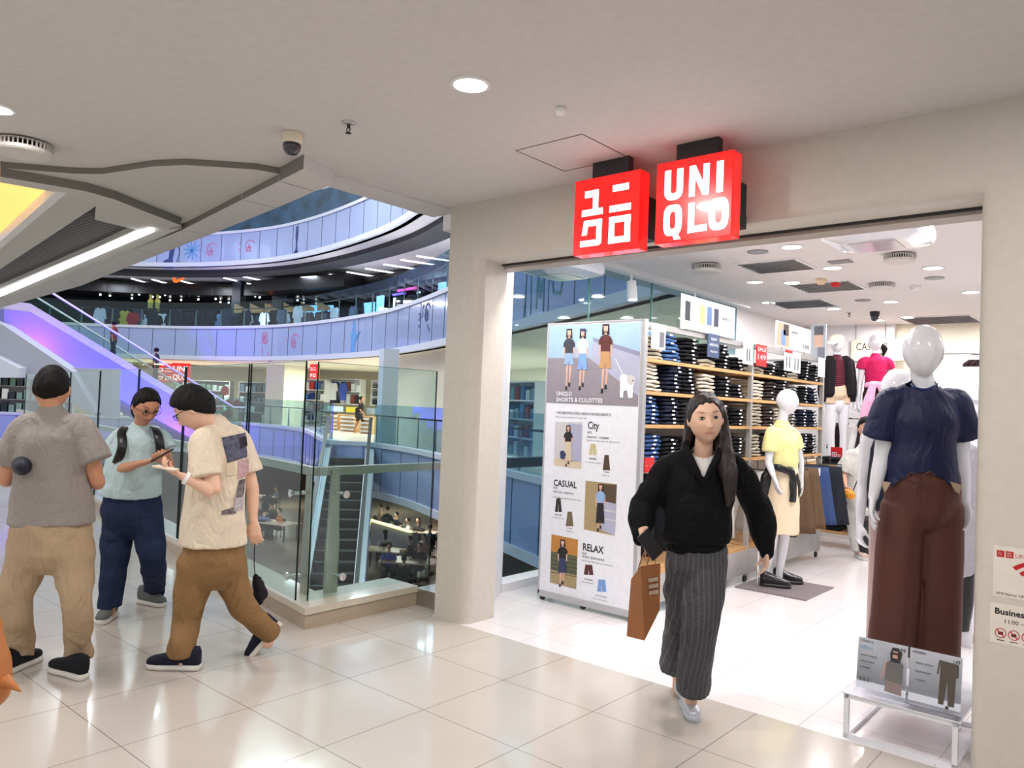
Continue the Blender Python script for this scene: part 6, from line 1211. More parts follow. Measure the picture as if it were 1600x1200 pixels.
tag(obj('umbrella', (lambda b: (limb(b, [K(36, 729, -.17), K(36, 727, -.08), K(38, 722, .14)], [.036, .052, .05], UZ, 20, 3), b)[1])(B()), mat('navy_nylon', (22, 24, 42), .55, bump=.3, bscale=60), smooth=True), 'rolled dark navy umbrella tucked under the grey-shirted man left arm', 'umbrella')

# ------------------------------------------------ woman with glasses and backpack
D = 5.15; fa, fb = PZ(171, 968, 0), PZ(240, 945, 0)
J = dict(pel=(206, 795, .04), wai=(208, 752, .02), che=(214, 706, .0), nek=(220, 668, .02), hd=(228, 635, -.06), shL=(188, 684, -.02), shR=(248, 684, .06), elL=(174, 736, -.05), wrL=(228, 722, -.25), haL=(252, 716, -.30), elR=(264, 728, .05), wrR=(262, 716, -.10), haR=(250, 708, -.28),
         hpL=(188, 800, .04), hpR=(224, 800, .06), knL=(180, 875, .0), knR=(236, 865, .02), anL=fa + UZ * .09, anR=fb + UZ * .09)
hf = (CXh * .72 - CF * .62 - UZ * .45)
t, W = figure3d('person', 'woman with glasses in pale teal t-shirt and backpack looking at a phone', 'person', (fa + fb) / 2, D, J, SK2, hf, UZ, .238, .92, palmL=UZ, palmR=UZ * .5 - CXh, curl=(.5, .6), thL=-1, thR=1, fat=1.15)
eyes(t, W); K = lambda x, y, d=0: Q(x, y, D + d); S = W['S']
bm = limb(B(), [K(204, 770, .03), K(206, 745, .01), K(210, 720, .0), K(215, 694, .0), K(219, 676, .02), K(220, 666, .02)], [(.195, .15), (.188, .145), (.17, .135), (.158, .12), (.125, .08), (.07, .062)], S, 24, 4, 's')
for a, b, c in (((206, 676, .0), (186, 685, -.03), (174, 704, -.05)), ((236, 676, .04), (251, 685, .05), (259, 702, .05))): limb(bm, [K(*a), K(*b), K(*c)], [.05, .064, .074], S, 18, 4, 'e')
cloth('t_shirt', bm, mat('teal_cotton', (182, 203, 206), .85, bump=.2, bscale=300), t, .009, folds(.007, 9, 7, 2))
NV = mat('navy_cloth', (34, 44, 72), .85, bump=.2, bscale=300); bm = limb(B(), [K(206, 768, .04), K(206, 795, .04), K(206, 815, .04)], [(.17, .13), (.195, .15), (.185, .14)], S, 22, 3)
limb(bm, [K(186, 805, .04), K(182, 850, .02), K(178, 890, .0), fa + UZ * .13, fa + UZ * .08], [.11, .098, .085, .076, .078], S, 20, 4, 'e'); limb(bm, [K(228, 805, .05), K(236, 845, .03), K(239, 875, .02), fb + UZ * .14, fb + UZ * .10], [.11, .098, .083, .076, .078], S, 20, 4, 'e'); cloth('trousers', bm, NV, t, .01, folds(.009, 8, 10, 7))
GS = mat('shoe_grey', (104, 108, 106), .7, bump=.4, bscale=200); shoe(t, fa + CF * .08 - CXh * .02, fa - CF * .1 + CXh * .0, GS, WS, .25, .045); shoe(t, fb + CF * .03 - CXh * .1, fb - CF * .05 + CXh * .1, GS, WS, .25, .045)
bm = B(); cap_hair(bm, W, .11, .60, -.2, -.75); hb = W['hd'] - W['R'] @ Vector((0, .36, .08)) * .225; limb(bm, [hb, hb - UZ * .05 - CXh * .02, hb - UZ * .11 - CXh * .015], [.045, .04, .018], S, 12, 3); cloth('hair', bm, M_hairb if False else M_hair, t, .007, strands(.003, 200))
def glasses(t, W, m=M_black, s_=1.0):
    hh, R_ = W['hh'], W['R']; K2 = lambda x, y, z: W['hd'] + R_ @ Vector((x, y, z)) * hh; g = None; bm = B()
    for s in (-1, 1):
        pts = [K2(s * .145 + .092 * math.cos(a), .405, .0 + .066 * math.sin(a)) for a in [i * PI / 8 for i in range(17)]]; limb(bm, pts, [.0022] * 17, UZ, 6, 2, caps=False)
        limb(bm, [K2(s * .255, .41, .03), K2(s * .35, .2, .03), K2(s * .365, -.03, .02)], [.0022] * 3, UZ, 6, 2)
    limb(bm, [K2(-.045, .42, .01), K2(0, .435, .025), K2(.045, .42, .01)], [.0022] * 3, UZ, 6, 2); return obj('glasses', bm, m, t)
glasses(t, W)
bp = thing('backpack', 'black backpack worn by the woman in pale teal', 'backpack', K(190, 745, .25)); bm = limb(B(), [K(196, 762, .22), K(196, 735, .24), K(200, 700, .22)], [(.15, .09), (.155, .1), (.13, .07)], S, 18, 3); cloth('pack', bm, M_black, bp, .012, folds(.006, 9, 9)); 
bm = B()
for pts in ([(202, 666, .08), (196, 667, -.02), (190, 676, -.10), (191, 690, -.15), (189, 706, -.165), (182, 724, -.13)], [(238, 666, .1), (243, 668, .0), (247, 680, -.08), (250, 696, -.1), (251, 712, -.09)]): limb(bm, [K(*p) for p in pts], [(.028, .006)] * len(pts), S, 10, 5)
limb(bm, [K(178, 730, .0), K(166, 738, .05), K(158, 745, .15)], [(.03, .03), (.05, .05), (.06, .06)], S, 10, 3); obj('strap', bm, M_black, bp, smooth=True)
c = K(254, 711, -.34); tp = thing('phone', 'black smartphone held by the woman with glasses', 'phone', c); obj('case', box(B(), c, (.075, .15, .01), M=basis(CXh * .8 + CF * .3 + UZ * .55, UZ), bev=.004), M_black, tp)

# ------------------------------------------------ young man in cream t-shirt
D = 4.32; fa = PZ(268, 1045, 0)
J = dict(pel=(334, 862, .04), wai=(334, 805, .03), che=(337, 740, .02), nek=(334, 670, -.0), hd=(303, 639, -.05), shL=(318, 694, -.13), shR=(372, 690, .12), elL=(334, 768, -.20), wrL=(284, 744, -.26), haL=(256, 730, -.30), elR=(394, 762, .14), wrR=(396, 815, .12), haR=(400, 845, .1),
         hpL=(318, 872, .0), hpR=(352, 872, .08), knL=(292, 960, .0), knR=(368, 935, .1), anL=fa + UZ * .1 + CXh * .06, anR=(418, 990, .25))
hf = (-CXh * .85 - CF * .10 - UZ * .55)
t, W = figure3d('person', 'young man in cream printed t-shirt and brown trousers walking while looking at phone', 'person', fa, D, J, SK1, hf, UZ, .25, .98, palmL=UZ - CXh * .2, palmR=CF, curl=(.5, .4), thL=1)
eyes(t, W); glasses(t, W); K = lambda x, y, d=0: Q(x, y, D + d); S = W['S']; CR = mat('cream_cotton', (226, 210, 188), .85, bump=.2, bscale=300)
bm = limb(B(), [K(332, 850, .03), K(333, 820, .03), K(336, 770, .02), K(340, 718, .02), K(343, 684, .02), K(338, 663, .01)], [(.165, .195), (.160, .19), (.152, .172), (.148, .158), (.125, .105), (.068, .066)], S, 24, 4, 's')
for a, b, c in (((328, 678, -.05), (316, 696, -.14), (323, 746, -.19)), ((356, 676, .06), (374, 690, .12), (387, 738, .14))): limb(bm, [K(*a), K(*b), K(*c)], [.058, .072, .084], S, 18, 5, 'e')
ts_ = cloth('t_shirt', bm, CR, t, .0095, folds(.009, 6, 5, 8))
# print on the back: thin patches hugging the cloth
from mathutils.bvhtree import BVHTree
def patch(parent, pix, m, lift=.004, name='print', n=10, dmax=None):
    me = parent.data; off = wloc(parent); bv = BVHTree.FromPolygons([v.co + off for v in me.vertices], [tuple(p.vertices) for p in me.polygons]); bm = B(); g = []
    (ax, ay), (bx_, by), (cx, cy), (dx, dy) = pix
    for j in range(n + 1):
        row = []
        for i in range(n + 1):
            u, v = i / n, j / n; x = (ax * (1 - u) + bx_ * u) * (1 - v) + (dx * (1 - u) + cx * u) * v; y = (ay * (1 - u) + by * u) * (1 - v) + (dy * (1 - u) + cy * u) * v
            h = bv.ray_cast(CAM, (_ray(x, y)).normalized()); row.append(bm.verts.new(h[0] + h[1] * lift) if h[0] is not None and (dmax is None or h[3] < dmax) else None)
        g.append(row)
    for j in range(n):
        for i in range(n):
            q = [g[j][i], g[j][i + 1], g[j + 1][i + 1], g[j + 1][i]]
            if all(q): bm.faces.new(q)
    o = obj(name, bm, m, None, smooth=True, org=off); o.parent = parent; o.location = (0, 0, 0); return o
pr1 = mat('print_slate', (88, 88, 104), .85, var=.5, vscale=40); pr2 = mat('print_pinkish', (190, 156, 160), .85, var=.3, vscale=60); pr3 = mat('print_taupe', (112, 104, 104), .85, var=.5, vscale=40); pr4 = mat('print_silver', (180, 172, 174), .85, var=.3, vscale=50)
patch(ts_, [(346, 684), (383, 676), (386, 714), (355, 723)], pr1); patch(ts_, [(372, 684), (384, 682), (386, 696), (375, 702)], mat('print_nearblack', (50, 48, 56), .85), .006); patch(ts_, [(372, 720), (388, 716), (389, 744), (371, 748)], pr2); patch(ts_, [(373, 750), (382, 748), (380, 772), (364, 802), (352, 802), (361, 790)][:4], pr3, .005); patch(ts_, [(346, 798), (366, 792), (368, 802), (346, 804)], pr3, .006); patch(ts_, [(352, 724), (366, 722), (367, 742), (354, 744)], mat('print_sand', (214, 196, 170), .85), .005)
patch(ts_, [(366, 778), (380, 776), (378, 797), (364, 799)], pr4, .006)
BR = mat('brown_cloth', (140, 108, 72), .85, bump=.2, bscale=300); bm = limb(B(), [K(334, 838, .04), K(335, 868, .04), K(336, 888, .04)], [(.155, .165), (.165, .17), (.155, .16)], S, 22, 3)
limb(bm, [K(312, 880, .0), K(300, 925, .0), K(291, 970, .0), fa + UZ * .16 + CXh * .055, fa + UZ * .08 + CXh * .05], [.125, .100, .082, .075, .076], S, 20, 4, 'e'); limb(bm, [K(352, 880, .08), K(366, 915, .1), K(378, 945, .12), K(404, 972, .2), K(424, 991, .27)], [.118, .094, .080, .073, .070], S, 20, 4, 'e'); cloth('trousers', bm, BR, t, .01, folds(.011, 7, 10, 2))
NB2 = mat('shoe_navy', (30, 32, 50), .7, bump=.4, bscale=300); shoe(t, fa + CXh * .13, fa - CXh * .15, NB2, WS, .30, .05); 
toe = PZ(402, 1022, 0); hl = K(436, 982, .3); shoe(t, hl + UZ * .0, toe + (toe - hl).normalized() * .02 - UZ * 0, NB2, WS, .27, .048, up=(UZ - CXh * .8 + CF * 0).normalized() * -1 if False else (UZ * .6 - CXh * .8))
bm = B(); cap_hair(bm, W, .17, .42, -.22, -.75); R_ = W['R']; cloth('hair', bm, M_hair, t, .007, strands(.003, 200))
bm = cyl(B(), W['wrL'] - (W['wrL'] - W['elL']).normalized() * .035, W['wrL'] - (W['wrL'] - W['elL']).normalized() * .015, .034, n=20); obj('wrist_band', bm, M_white, t)
c = K(250, 731, -.32); tp = thing('phone', 'pale phone or wallet held low by the young man in cream', 'phone', c); obj('case', box(B(), c + CXh * .03, (.06, .125, .011), M=basis(-CXh * .95 + CF * .2 + UZ * .12, UZ), bev=.004), mat('case_ivory', (214, 200, 176), .5), tp)
pz = thing('pouch', 'small black drawstring pouch swinging behind the young man near the railing', 'pouch', K(406, 940, .3)); bm = limb(B(), [K(406, 942, .3), K(407, 930, .3), K(404, 915, .3), K(399, 900, .3)], [.02, .045, .038, .018], S, 14, 4); limb(bm, [K(402, 905, .3), K(409, 902, .3)], [.014, .006], S, 8, 2); cloth('sack', bm, mat('pouch_black', (34, 28, 34), .7), pz, .008, folds(.006, 20, 20))
bm = limb(B(), [K(399, 900, .3), K(397, 880, .22), K(398, 848, .12)], [.003] * 3, S, 6, 3); obj('cord', bm, M_black, pz)
# orange cloth edge of someone passing at the far left
tag(obj('orange_bag', (lambda b: (limb(b, [Q(-22, 940, 2.6), Q(-19, 990, 2.6), Q(-13, 1040, 2.6), Q(-10, 1080, 2.6), Q(-18, 1112, 2.6)], [(.012, .05), (.035, .06), (.052, .07), (.05, .06), (.012, .03)], CXh, 18, 5), limb(b, [Q(0, 1062, 2.6), Q(18, 1070, 2.58), Q(32, 1080, 2.57)], [(.035, .03), (.014, .02), (.003, .003)], CXh, 8, 3), b)[2])(B()), mat('orange_leather', (182, 112, 58), .5, var=.12, vscale=8), smooth=True), 'orange-brown bag cut off by the left edge near the floor', 'bag')

for m_ in (JK, PS, GT, KH, NV, CR, BR, _m['teal_cotton']): wrinkle(m_, .5 if m_ in (JK, GT) else .6)
# ================================================================ MANNEQUINS, SHOPPERS, STAND
# plinth frame with two acrylic price cards
x0, x1, y0, y1, zt = -1.185, -.70, 3.93, 4.55, .215
t = thing('mannequin_stand', 'low white metal frame stand with glass-like top under the navy-topped mannequin', 'stand', ((x0 + x1) / 2, (y0 + y1) / 2, 0)); bm = B(); k = .022
for x in (x0, x1 - k):
    for y in (y0, y1 - k): bx((x, y, 0), (x + k, y + k, zt - .004), bm=bm)
    for z in (0, zt - k - .004): bx((x, y0, z), (x + k, y1, z + k), bm=bm)
for y in (y0, y1 - k):
    for z in (0, zt - k - .004): bx((x0, y, z), (x1, y + k, z + k), bm=bm)
obj('frame', bm, M_wgloss, t); obj('top_plate', bx((x0 - .008, y0 - .008, zt - .004), (x1 + .008, y1 + .008, zt)), M_wgloss, t)
def acrylic(xa, xb, yb, hgt, label, texts, fig):
    t = thing('price_card_holder', label, 'price card', ((xa + xb) / 2, yb, zt)); up = Vector((0, .12, 1)).normalized(); O = Vector((xa, yb, zt + .028)); W_ = xb - xa; n_ = UX.cross(up)
    obj('acrylic_sleeve', prism(B(), [O - up * .02 - UX * .006, O + UX * (W_ + .006) - up * .02, O + UX * (W_ + .006) + up * (hgt + .006), O - UX * .006 + up * (hgt + .006)], n_ * .004), M_acr, t)
    obj('acrylic_foot', prism(B(), [(xa - .006, yb - .045, zt), (xb + .006, yb - .045, zt), (xb + .006, yb - .03, zt + .022), (xb + .006, yb + .06, zt + .01), (xa - .006, yb + .06, zt + .01), (xa - .006, yb - .03, zt + .022)][:3] + [(xa - .006, yb - .03, zt + .022)], (0, .07, 0)), M_acr, t)
    obj('card', prism(B(), [O, O + UX * W_, O + UX * W_ + up * hgt, O + up * hgt], -n_ * .002), M_paper, t)
    bm = B(); ms = [BK, mat('print_sky', (120, 170, 205), .5)] + [cm(c) for c in ((112, 108, 104), (40, 34, 32), (206, 160, 140), (150, 130, 124), (84, 74, 60))]
    for s, hh, u, v, ww, mi in texts: text_on(bm, s, hh, O + UX * u * W_ + up * v * hgt, UX, up, mi, width=ww and ww * W_, lift=.0025)
    for P_, mi, l in fig: poly(bm, O, UX, up, [(x * W_, y * hgt) for x, y in P_], mi, .002 + .0004 * l)
    obj('print', bm, ms, t)
lines = lambda u, vs, w_: [('— — — — — — —', .003, u, v, w_, 0) for v in vs]
acrylic(-1.145, -.925, 3.975, .235, 'acrylic price card with grey patterned tee picture, left card on the stand', [('印花圓領T恤', .012, .05, .92, .26, 0), ('AIRism', .017, .05, .78, .26, 1), ('.99', .02, .84, .86, .12, 0), ('快速乾爽 柔滑觸感', .009, .06, .64, .34, 0), ('涼爽舒適的觸感', .009, .06, .52, .3, 0), ('不易起皺', .009, .06, .40, .2, 0)] + lines(.06, (.60, .48, .36), .36),
        [([(.58, .05), (.92, .02), (.90, .28), (.60, .30)], 5, 0), ([(.58, .26), (.92, .24), (.93, .62), (.86, .68), (.68, .68), (.60, .60)], 2, 1), ([(.52, .28), (.60, .60), (.56, .62), (.49, .25)], 4, 0), ([(.68, .64), (.86, .64), (.90, .84), (.82, .93), (.70, .92), (.66, .80)], 3, 2), ([(.71, .72), (.81, .72), (.81, .86), (.71, .86)], 4, 3), ([(.70, .79), (.82, .79), (.82, .83), (.70, .83)], 3, 4)] + [([(.06 + q * .08, .14), (.11 + q * .08, .14), (.11 + q * .08, .22), (.06 + q * .08, .22)], 2, 1) for q in range(3)])
acrylic(-.915, -.70, 3.975, .235, 'acrylic price card with brown wide trousers picture, right card on the stand', [('垂墜感闊腿褲', .012, .05, .92, .26, 0), ('.149', .02, .80, .86, .16, 0), ('優雅的 垂墜感', .009, .12, .72, .34, 0), ('輕鬆舒適的穿著', .009, .12, .56, .3, 0), ('可機洗', .009, .12, .40, .2, 0)] + lines(.06, (.67, .52, .36), .36),
        [([(.58, .06), (.68, .06), (.74, .52), (.76, .06), (.88, .06), (.90, .86), (.60, .88)], 6, 1), ([(.56, .60), (.60, .88), (.57, .88), (.53, .62)], 6, 0), ([(.90, .60), (.90, .86), (.94, .84), (.94, .62)], 6, 0), ([(.72, .0), (.78, .0), (.78, .05), (.72, .05)], 3, 2)])
# --- navy-topped mannequin
D = 3.80; p0 = Q(1440, 700, D); bs = Vector((p0.x, p0.y, zt))
J = dict(pel=(1440, 775, .03), wai=(1440, 715, .02), che=(1442, 655, .0), nek=(1443, 606, .02), hd=(1442, 549, .0), shL=(1390, 628, .0), shR=(1496, 628, .02), elL=(1378, 712, .04), wrL=(1364, 778, .0), haL=(1358, 825, -.06), elR=(1502, 712, .06), wrR=(1508, 788, .02), haR=(1506, 830, -.03),
         hpL=(1414, 790, .03), hpR=(1468, 790, .03), knL=(1400, 900, .03), knR=(1466, 905, .03), anL=(1392, 1042, .03), anR=(1462, 1046, .03))
t, W = figure3d('mannequin', 'glossy white faceless mannequin in navy tee and wide brown trousers at doorway right', 'mannequin', bs, D, J, MANQ, -CF - CXh * .05 + UZ * .05, UZ, .265, 1.0, True, palmL=CXh - CF * .4, palmR=-CXh - CF * .4, curl=(.25, .25), thL=-1, thR=1)
K = lambda x, y, d=0: Q(x, y, D + d); S = W['S']
bm = B()
for x, d in ((1394, .03), (1462, .03)): q = K(x, 1045, d); limb(bm, [Vector((q.x, q.y, zt + .10)), Vector((q.x, q.y, zt + .03)) , Vector((q.x, q.y, zt + .022)) - CF * .12], [.036, .04, .028], S, 14, 3)
obj('foot', fuse(bm, .008), MANQ if False else M_wgloss, t, smooth=True)
bm = limb(B(), [K(1438, 758, .02), K(1438, 728, .02), K(1440, 690, .02), K(1441, 655, .01), K(1442, 622, .01), K(1443, 604, .03)], [(.196, .13), (.178, .128), (.162, .12), (.178, .125), (.160, .09), (.078, .072)], S, 26, 4, 's')
for a, b, c in (((1412, 620, .01), (1388, 630, .0), (1371, 684, .03)), ((1474, 620, .02), (1496, 630, .02), (1509, 684, .05))): limb(bm, [K(*a), K(*b), K(*c)], [.05, .066, .078], S, 18, 5, 'e')
NAVY_TEE = cloth('t_shirt', bm, mat('navy_satin', (11, 19, 62), .5, bump=.1, bscale=300), t, .009, folds(.007, 7, 6, 5), ([(1410, 590), (1476, 590), (1470, 602), (1458, 608), (1443, 610), (1428, 608), (1416, 602)], True, 3.82))
NAVY_TEE.data.transform(Matrix.Translation(bs)); poly_cut(NAVY_TEE.data, [(1384, 778), (1392, 764), (1406, 750), (1424, 741), (1440, 738), (1456, 740), (1474, 748), (1488, 762), (1496, 778)], True, 3.80); NAVY_TEE.data.transform(Matrix.Translation(-bs))
bm = limb(B(), [K(1424, 600, .02), K(1430, 606, -.045), K(1443, 609, -.065), K(1456, 606, -.045), K(1463, 600, .02)], [(.007, .009)] * 5, UZ, 8, 4); obj('neck_rib', bm, mat('navy_rib', (26, 40, 92), .6), t, smooth=True)
bm = prism(B(), [K(1484, 752, -.10), K(1503, 758, -.08), K(1499, 772, -.09), K(1494, 768, -.10)], CF * .03); prism(bm, [K(1380, 752, -.09), K(1392, 754, -.11), K(1384, 768, -.10)], CF * .02); obj('underlayer', bm, mat('underlayer_beige', (168, 148, 126), .8), t)
MB_ = mat('brown_drape', (84, 44, 34), .55, bump=.1, bscale=200); bm = limb(B(), [K(1439, 722, .03), K(1440, 755, .03), K(1440, 800, .03)], [(.165, .12), (.185, .135), (.182, .13)], S, 24, 3)
limb(bm, [K(1412, 790, .03), K(1404, 860, .03), K(1398, 950, .03), K(1392, 1020, .03)], [(.106, .105), (.110, .10), (.112, .10), (.114, .10)], S, 22, 5, 'e'); limb(bm, [K(1468, 790, .03), K(1468, 860, .03), K(1465, 950, .03), K(1461, 1033, .03)], [(.106, .105), (.108, .10), (.110, .10), (.114, .10)], S, 22, 5, 'e')
def drape(amp, seed, f=24):
    def g(co):
        s_ = co.x * CX.x + co.y * CX.y; q = max(0, min(1, (1.2 - co.z) / .9)); return amp * (.3 + q) * math.sin(s_ * f * 2 + seed + 2 * noise.noise(co * 2)) + amp * .6 * noise.noise(co * 7)
    return g
cloth('trousers', bm, MB_, t, .009, drape(.005, 2))
bm = B()
for pts in ([(1438, 746, -.135), (1424, 739, -.15), (1416, 748, -.15), (1428, 755, -.145), (1438, 747, -.14)], [(1440, 746, -.135), (1452, 737, -.15), (1461, 747, -.15), (1450, 755, -.145), (1440, 747, -.14)], [(1438, 747, -.14), (1431, 764, -.145), (1428, 780, -.145)], [(1440, 747, -.14), (1444, 768, -.145), (1441, 790, -.145)]): limb(bm, [K(*p) for p in pts], [.0035] * len(pts), UZ, 8, 5)
obj('drawstring', bm, MB_, t, smooth=True)
# --- mannequins behind it
def mann(name_label, D, J, hh=.24, fw=None, z=0, k=.9, **kw):
    b0 = Q(J['pel'][0], J['pel'][1], D); t, W = figure3d('mannequin', name_label, 'mannequin', Vector((b0.x, b0.y, z)), D, J, MANQ, fw or -CF, UZ, hh, k, True, vox=.0085, **kw)
    return t, W, (lambda x, y, d=0: Q(x, y, D + d)), W['S']
def mk_j(x, top, scale, lean=0, arms=26):
    """upright joints around photo column x with head top y and px per metre"""
    m = lambda v: top + v * scale; s = scale
    return dict(hd=(x, m(.12)), nek=(x, m(.31)), che=(x, m(.47)), wai=(x, m(.68)), pel=(x, m(.88)), shL=(x - .17 * s, m(.38)), shR=(x + .17 * s, m(.38)), elL=(x - .21 * s, m(.68), .03), wrL=(x - .23 * s, m(.92), -.02), haL=(x - .235 * s, m(1.05), -.05),
                elR=(x + .21 * s, m(.68), .03), wrR=(x + .23 * s, m(.92), -.02), haR=(x + .235 * s, m(1.05), -.05), hpL=(x - .08 * s, m(.93)), hpR=(x + .08 * s, m(.93)), knL=(x - .085 * s, m(1.33)), knR=(x + .085 * s, m(1.33)), anL=(x - .09 * s, m(1.73)), anR=(x + .09 * s, m(1.73)))
DB = 4.55; j = mk_j(1404, 576, 1199 / DB); t, W, K, S = mann('white mannequin standing close behind the navy-topped one, mostly hidden', DB, j, fw=CXh - CF, z=0.0)
bm = limb(B(), [K(1404, 790), K(1404, 700), K(1404, 665)], [(.19, .13), (.19, .13), (.1, .08)], S, 20, 4); cloth('top', bm, col((40, 44, 60)), t, .012)
bm = limb(B(), [K(1392, 780), K(1388, 900), K(1384, 1010)], [.12, .11, .11], S, 18, 4, 'e'); limb(bm, [K(1420, 780), K(1424, 900), K(1426, 1010)], [.12, .11, .11], S, 18, 4, 'e'); cloth('trousers', bm, col((176, 150, 146)), t, .012)
bm = B(); [limb(bm, [Vector((q.x, q.y, .09)), Vector((q.x, q.y, .03)) - CF * .05], [.036, .03], S, 12, 3) for q in (K(1384, 1000), K(1426, 1000))]; obj('foot', bm, M_wgloss, t, smooth=True)
DC = 5.3; j = mk_j(1490, 618, 1199 / DC); t, W, K, S = mann('mannequin in grey knit top and black leggings half hidden at the right wall', DC, j, fw=CXh - CF, z=0.0)
bm = limb(B(), [K(1492, 878), K(1492, 820), K(1490, 750), K(1490, 705), K(1490, 688)], [(.15, .14), (.17, .15), (.17, .13), (.16, .12), (.08, .08)], S, 20, 4); cloth('knit_top', bm, mat('grey_knit', (172, 172, 178), .9, bump=.6, bscale=120), t, .011, folds(.005, 20, 20))
bm = limb(B(), [K(1480, 860), K(1479, 930), K(1478, 985)], [.085, .075, .05], S, 16, 4, 'e'); limb(bm, [K(1504, 860), K(1503, 930), K(1502, 985)], [.085, .075, .05], S, 16, 4, 'e'); cloth('leggings', bm, M_black, t, .011)
for x in (1478, 1501): q = PZ(x, 995, 0); shoe(t, q + CF * .05, q - CF * .1, col((190, 170, 150)), col((206, 190, 170)), .24, .04, True)
# --- yellow polo mannequin
D = 6.97; base = PZ(1205, 915, .012)
J = dict(pel=(1224, 752), wai=(1226, 722), che=(1223, 688), nek=(1222, 661, .01), hd=(1230, 628, -.02), shL=(1206, 676, -.07), shR=(1240, 676, .08), elL=(1201, 722, -.1), wrL=(1210, 748, -.2), haL=(1218, 776, -.24), elR=(1250, 718, .12), wrR=(1252, 750, .1), haR=(1252, 770, .1),
         hpL=(1215, 765, -.02), hpR=(1233, 765, .03), knL=(1208, 835, -.02), knR=(1226, 832, .04), anL=(1196, 900, .0), anR=(1218, 892, .05))
t, W = figure3d('mannequin', 'white mannequin in yellow polo shirt, cream skirt and black tied cardigan', 'mannequin', base, D, J, MANQ, CXh * .85 - CF * .25 + UZ * .03, UZ, .235, .9, True, palmL=CXh, palmR=-CXh, curl=(.25, .25), vox=.0085, thL=-1)
K = lambda x, y, d=0: Q(x, y, D + d); S = W['S']
bm = limb(B(), [K(1222, 732), K(1223, 715), K(1222, 690), K(1222, 672), K(1222, 662)], [(.135, .125), (.145, .135), (.15, .14), (.13, .10), (.065, .065)], S, 22, 4, 's'); ell(bm, K(1236, 694, -.02), (.075, .07, .06))
for a, b, c in (((1214, 674, -.03), (1206, 678, -.07), (1202, 706, -.09)), ((1232, 674, .05), (1240, 680, .08), (1246, 700, .1))): limb(bm, [K(*a), K(*b), K(*c)], [.05, .062, .068], S, 16, 4, 'e')
cloth('polo_shirt', bm, mat('pale_yellow', (238, 230, 160), .8, bump=.2), t, .01, folds(.006, 9, 8, 3)); bm = limb(B(), [K(1212, 664, .03), K(1216, 665, -.06), K(1227, 668, -.07), K(1233, 672, -.03)], [(.012, .02)] * 4, UZ, 10, 4); obj('collar', bm, mat('pale_yellow', (238, 230, 160)), t, smooth=True)
bm = limb(B(), [K(1224, 725), K(1223, 760), K(1221, 800), K(1220, 832)], [(.125, .12), (.155, .14), (.165, .15), (.175, .155)], S, 24, 4, 'e'); cloth('skirt', bm, mat('cream_skirt', (232, 214, 184), .8, bump=.1), t, .011, drape(.006, 1, 16))
bm = limb(B(), [K(1203, 735, .0), K(1212, 730, -.16), K(1228, 735, -.16), K(1243, 732, -.05), K(1246, 726, .06)], [(.035, .02)] * 5, UZ, 12, 4); limb(bm, [K(1205, 728, -.05), K(1198, 755, -.03), K(1192, 790, .0)], [(.05, .04), (.08, .05), (.05, .04)], S, 14, 4); limb(bm, [K(1236, 736, -.14), K(1240, 760, -.15), K(1238, 785, -.15)], [(.035, .02), (.05, .02), (.045, .018)], S, 12, 4, 'e'); limb(bm, [K(1242, 736, -.08), K(1247, 760, -.08), K(1245, 780, -.08)], [(.035, .02), (.04, .02), (.02, .015)], S, 12, 4)
cloth('tied_cardigan', bm, M_black, t, .01, folds(.008, 14, 14, 6))
q1, q2 = PZ(1192, 915, .012), PZ(1212, 909, .012); M_sh = mat('polished_black', (16, 16, 20), .18, coat=.6)
shoe(t, q1, q1 + CXh * .25 - CF * .08, M_sh, M_sh, .27, .05); shoe(t, q2, q2 + CXh * .25 - CF * .08, M_sh, M_sh, .27, .05)
pq = PZ(1183, 917, .012); bm = cyl(B(), pq, pq + UZ * .32, .009); cyl(bm, pq + UZ * .32, K(1190, 860, -.02), .009); obj('support_rod', bm, M_chrome, t)
# --- two far mannequins
D = 10.2; zz = .86; j = mk_j(1308, 524, 117.5); j['anL'] = (1300, 733); j['anR'] = (1316, 733); tb2 = Q(1308, 735, D); b0 = Vector((tb2.x, tb2.y, zz))
t, W, K, S = mann('far white mannequin in white cap, black cardigan and beige shorts', D, j, .235, z=zz)
bm = limb(B(), [K(1306, 612), K(1306, 585), K(1307, 565), K(1308, 559)], [(.13, .11), (.13, .11), (.14, .1), (.07, .07)], S, 18, 3, 's'); cloth('striped_top', bm, stripes('maroon_stripe', (36, 26, 34), (120, 36, 56), axis=2, scale=40, duty=.45), t, .013)
bm = B(); [limb(bm, [K(x, 562, .0), K(x + dx, 590, .0), K(x + dx * 1.2, 616, .0)], [(.07, .13), (.075, .14), (.075, .13)], S, 14, 3) for x, dx in ((1297, -2), (1320, 3))]
for s_, x in ((-1, 1288), (1, 1328)): limb(bm, [K(x, 566), K(x + s_ * 4, 600), K(x + s_ * 3, 628, -.02)], [.06, .058, .048], S, 12, 4, 'e')
cloth('cardigan', bm, mat('cardigan_black', (30, 26, 30), .85), t, .012, folds(.005, 12, 12)); bm = limb(B(), [K(1307, 606), K(1307, 618)], [(.15, .12), (.16, .13)], S, 16, 3)
for x in (1298, 1317): limb(bm, [K(x, 616), K(x, 631)], [.09, .095], S, 14, 3, 'e')
cloth('shorts', bm, mat('beige_shorts', (214, 186, 160), .85), t, .012); bm = B(); ell(bm, K(1308, 530), (.095, .11, .07)); limb(bm, [K(1304, 533, -.06), K(1297, 537, -.16)], [(.07, .015), (.05, .01)], S, 12, 3); cloth('cap', bm, mat('cap_cream', (236, 226, 206), .8), t, .009)
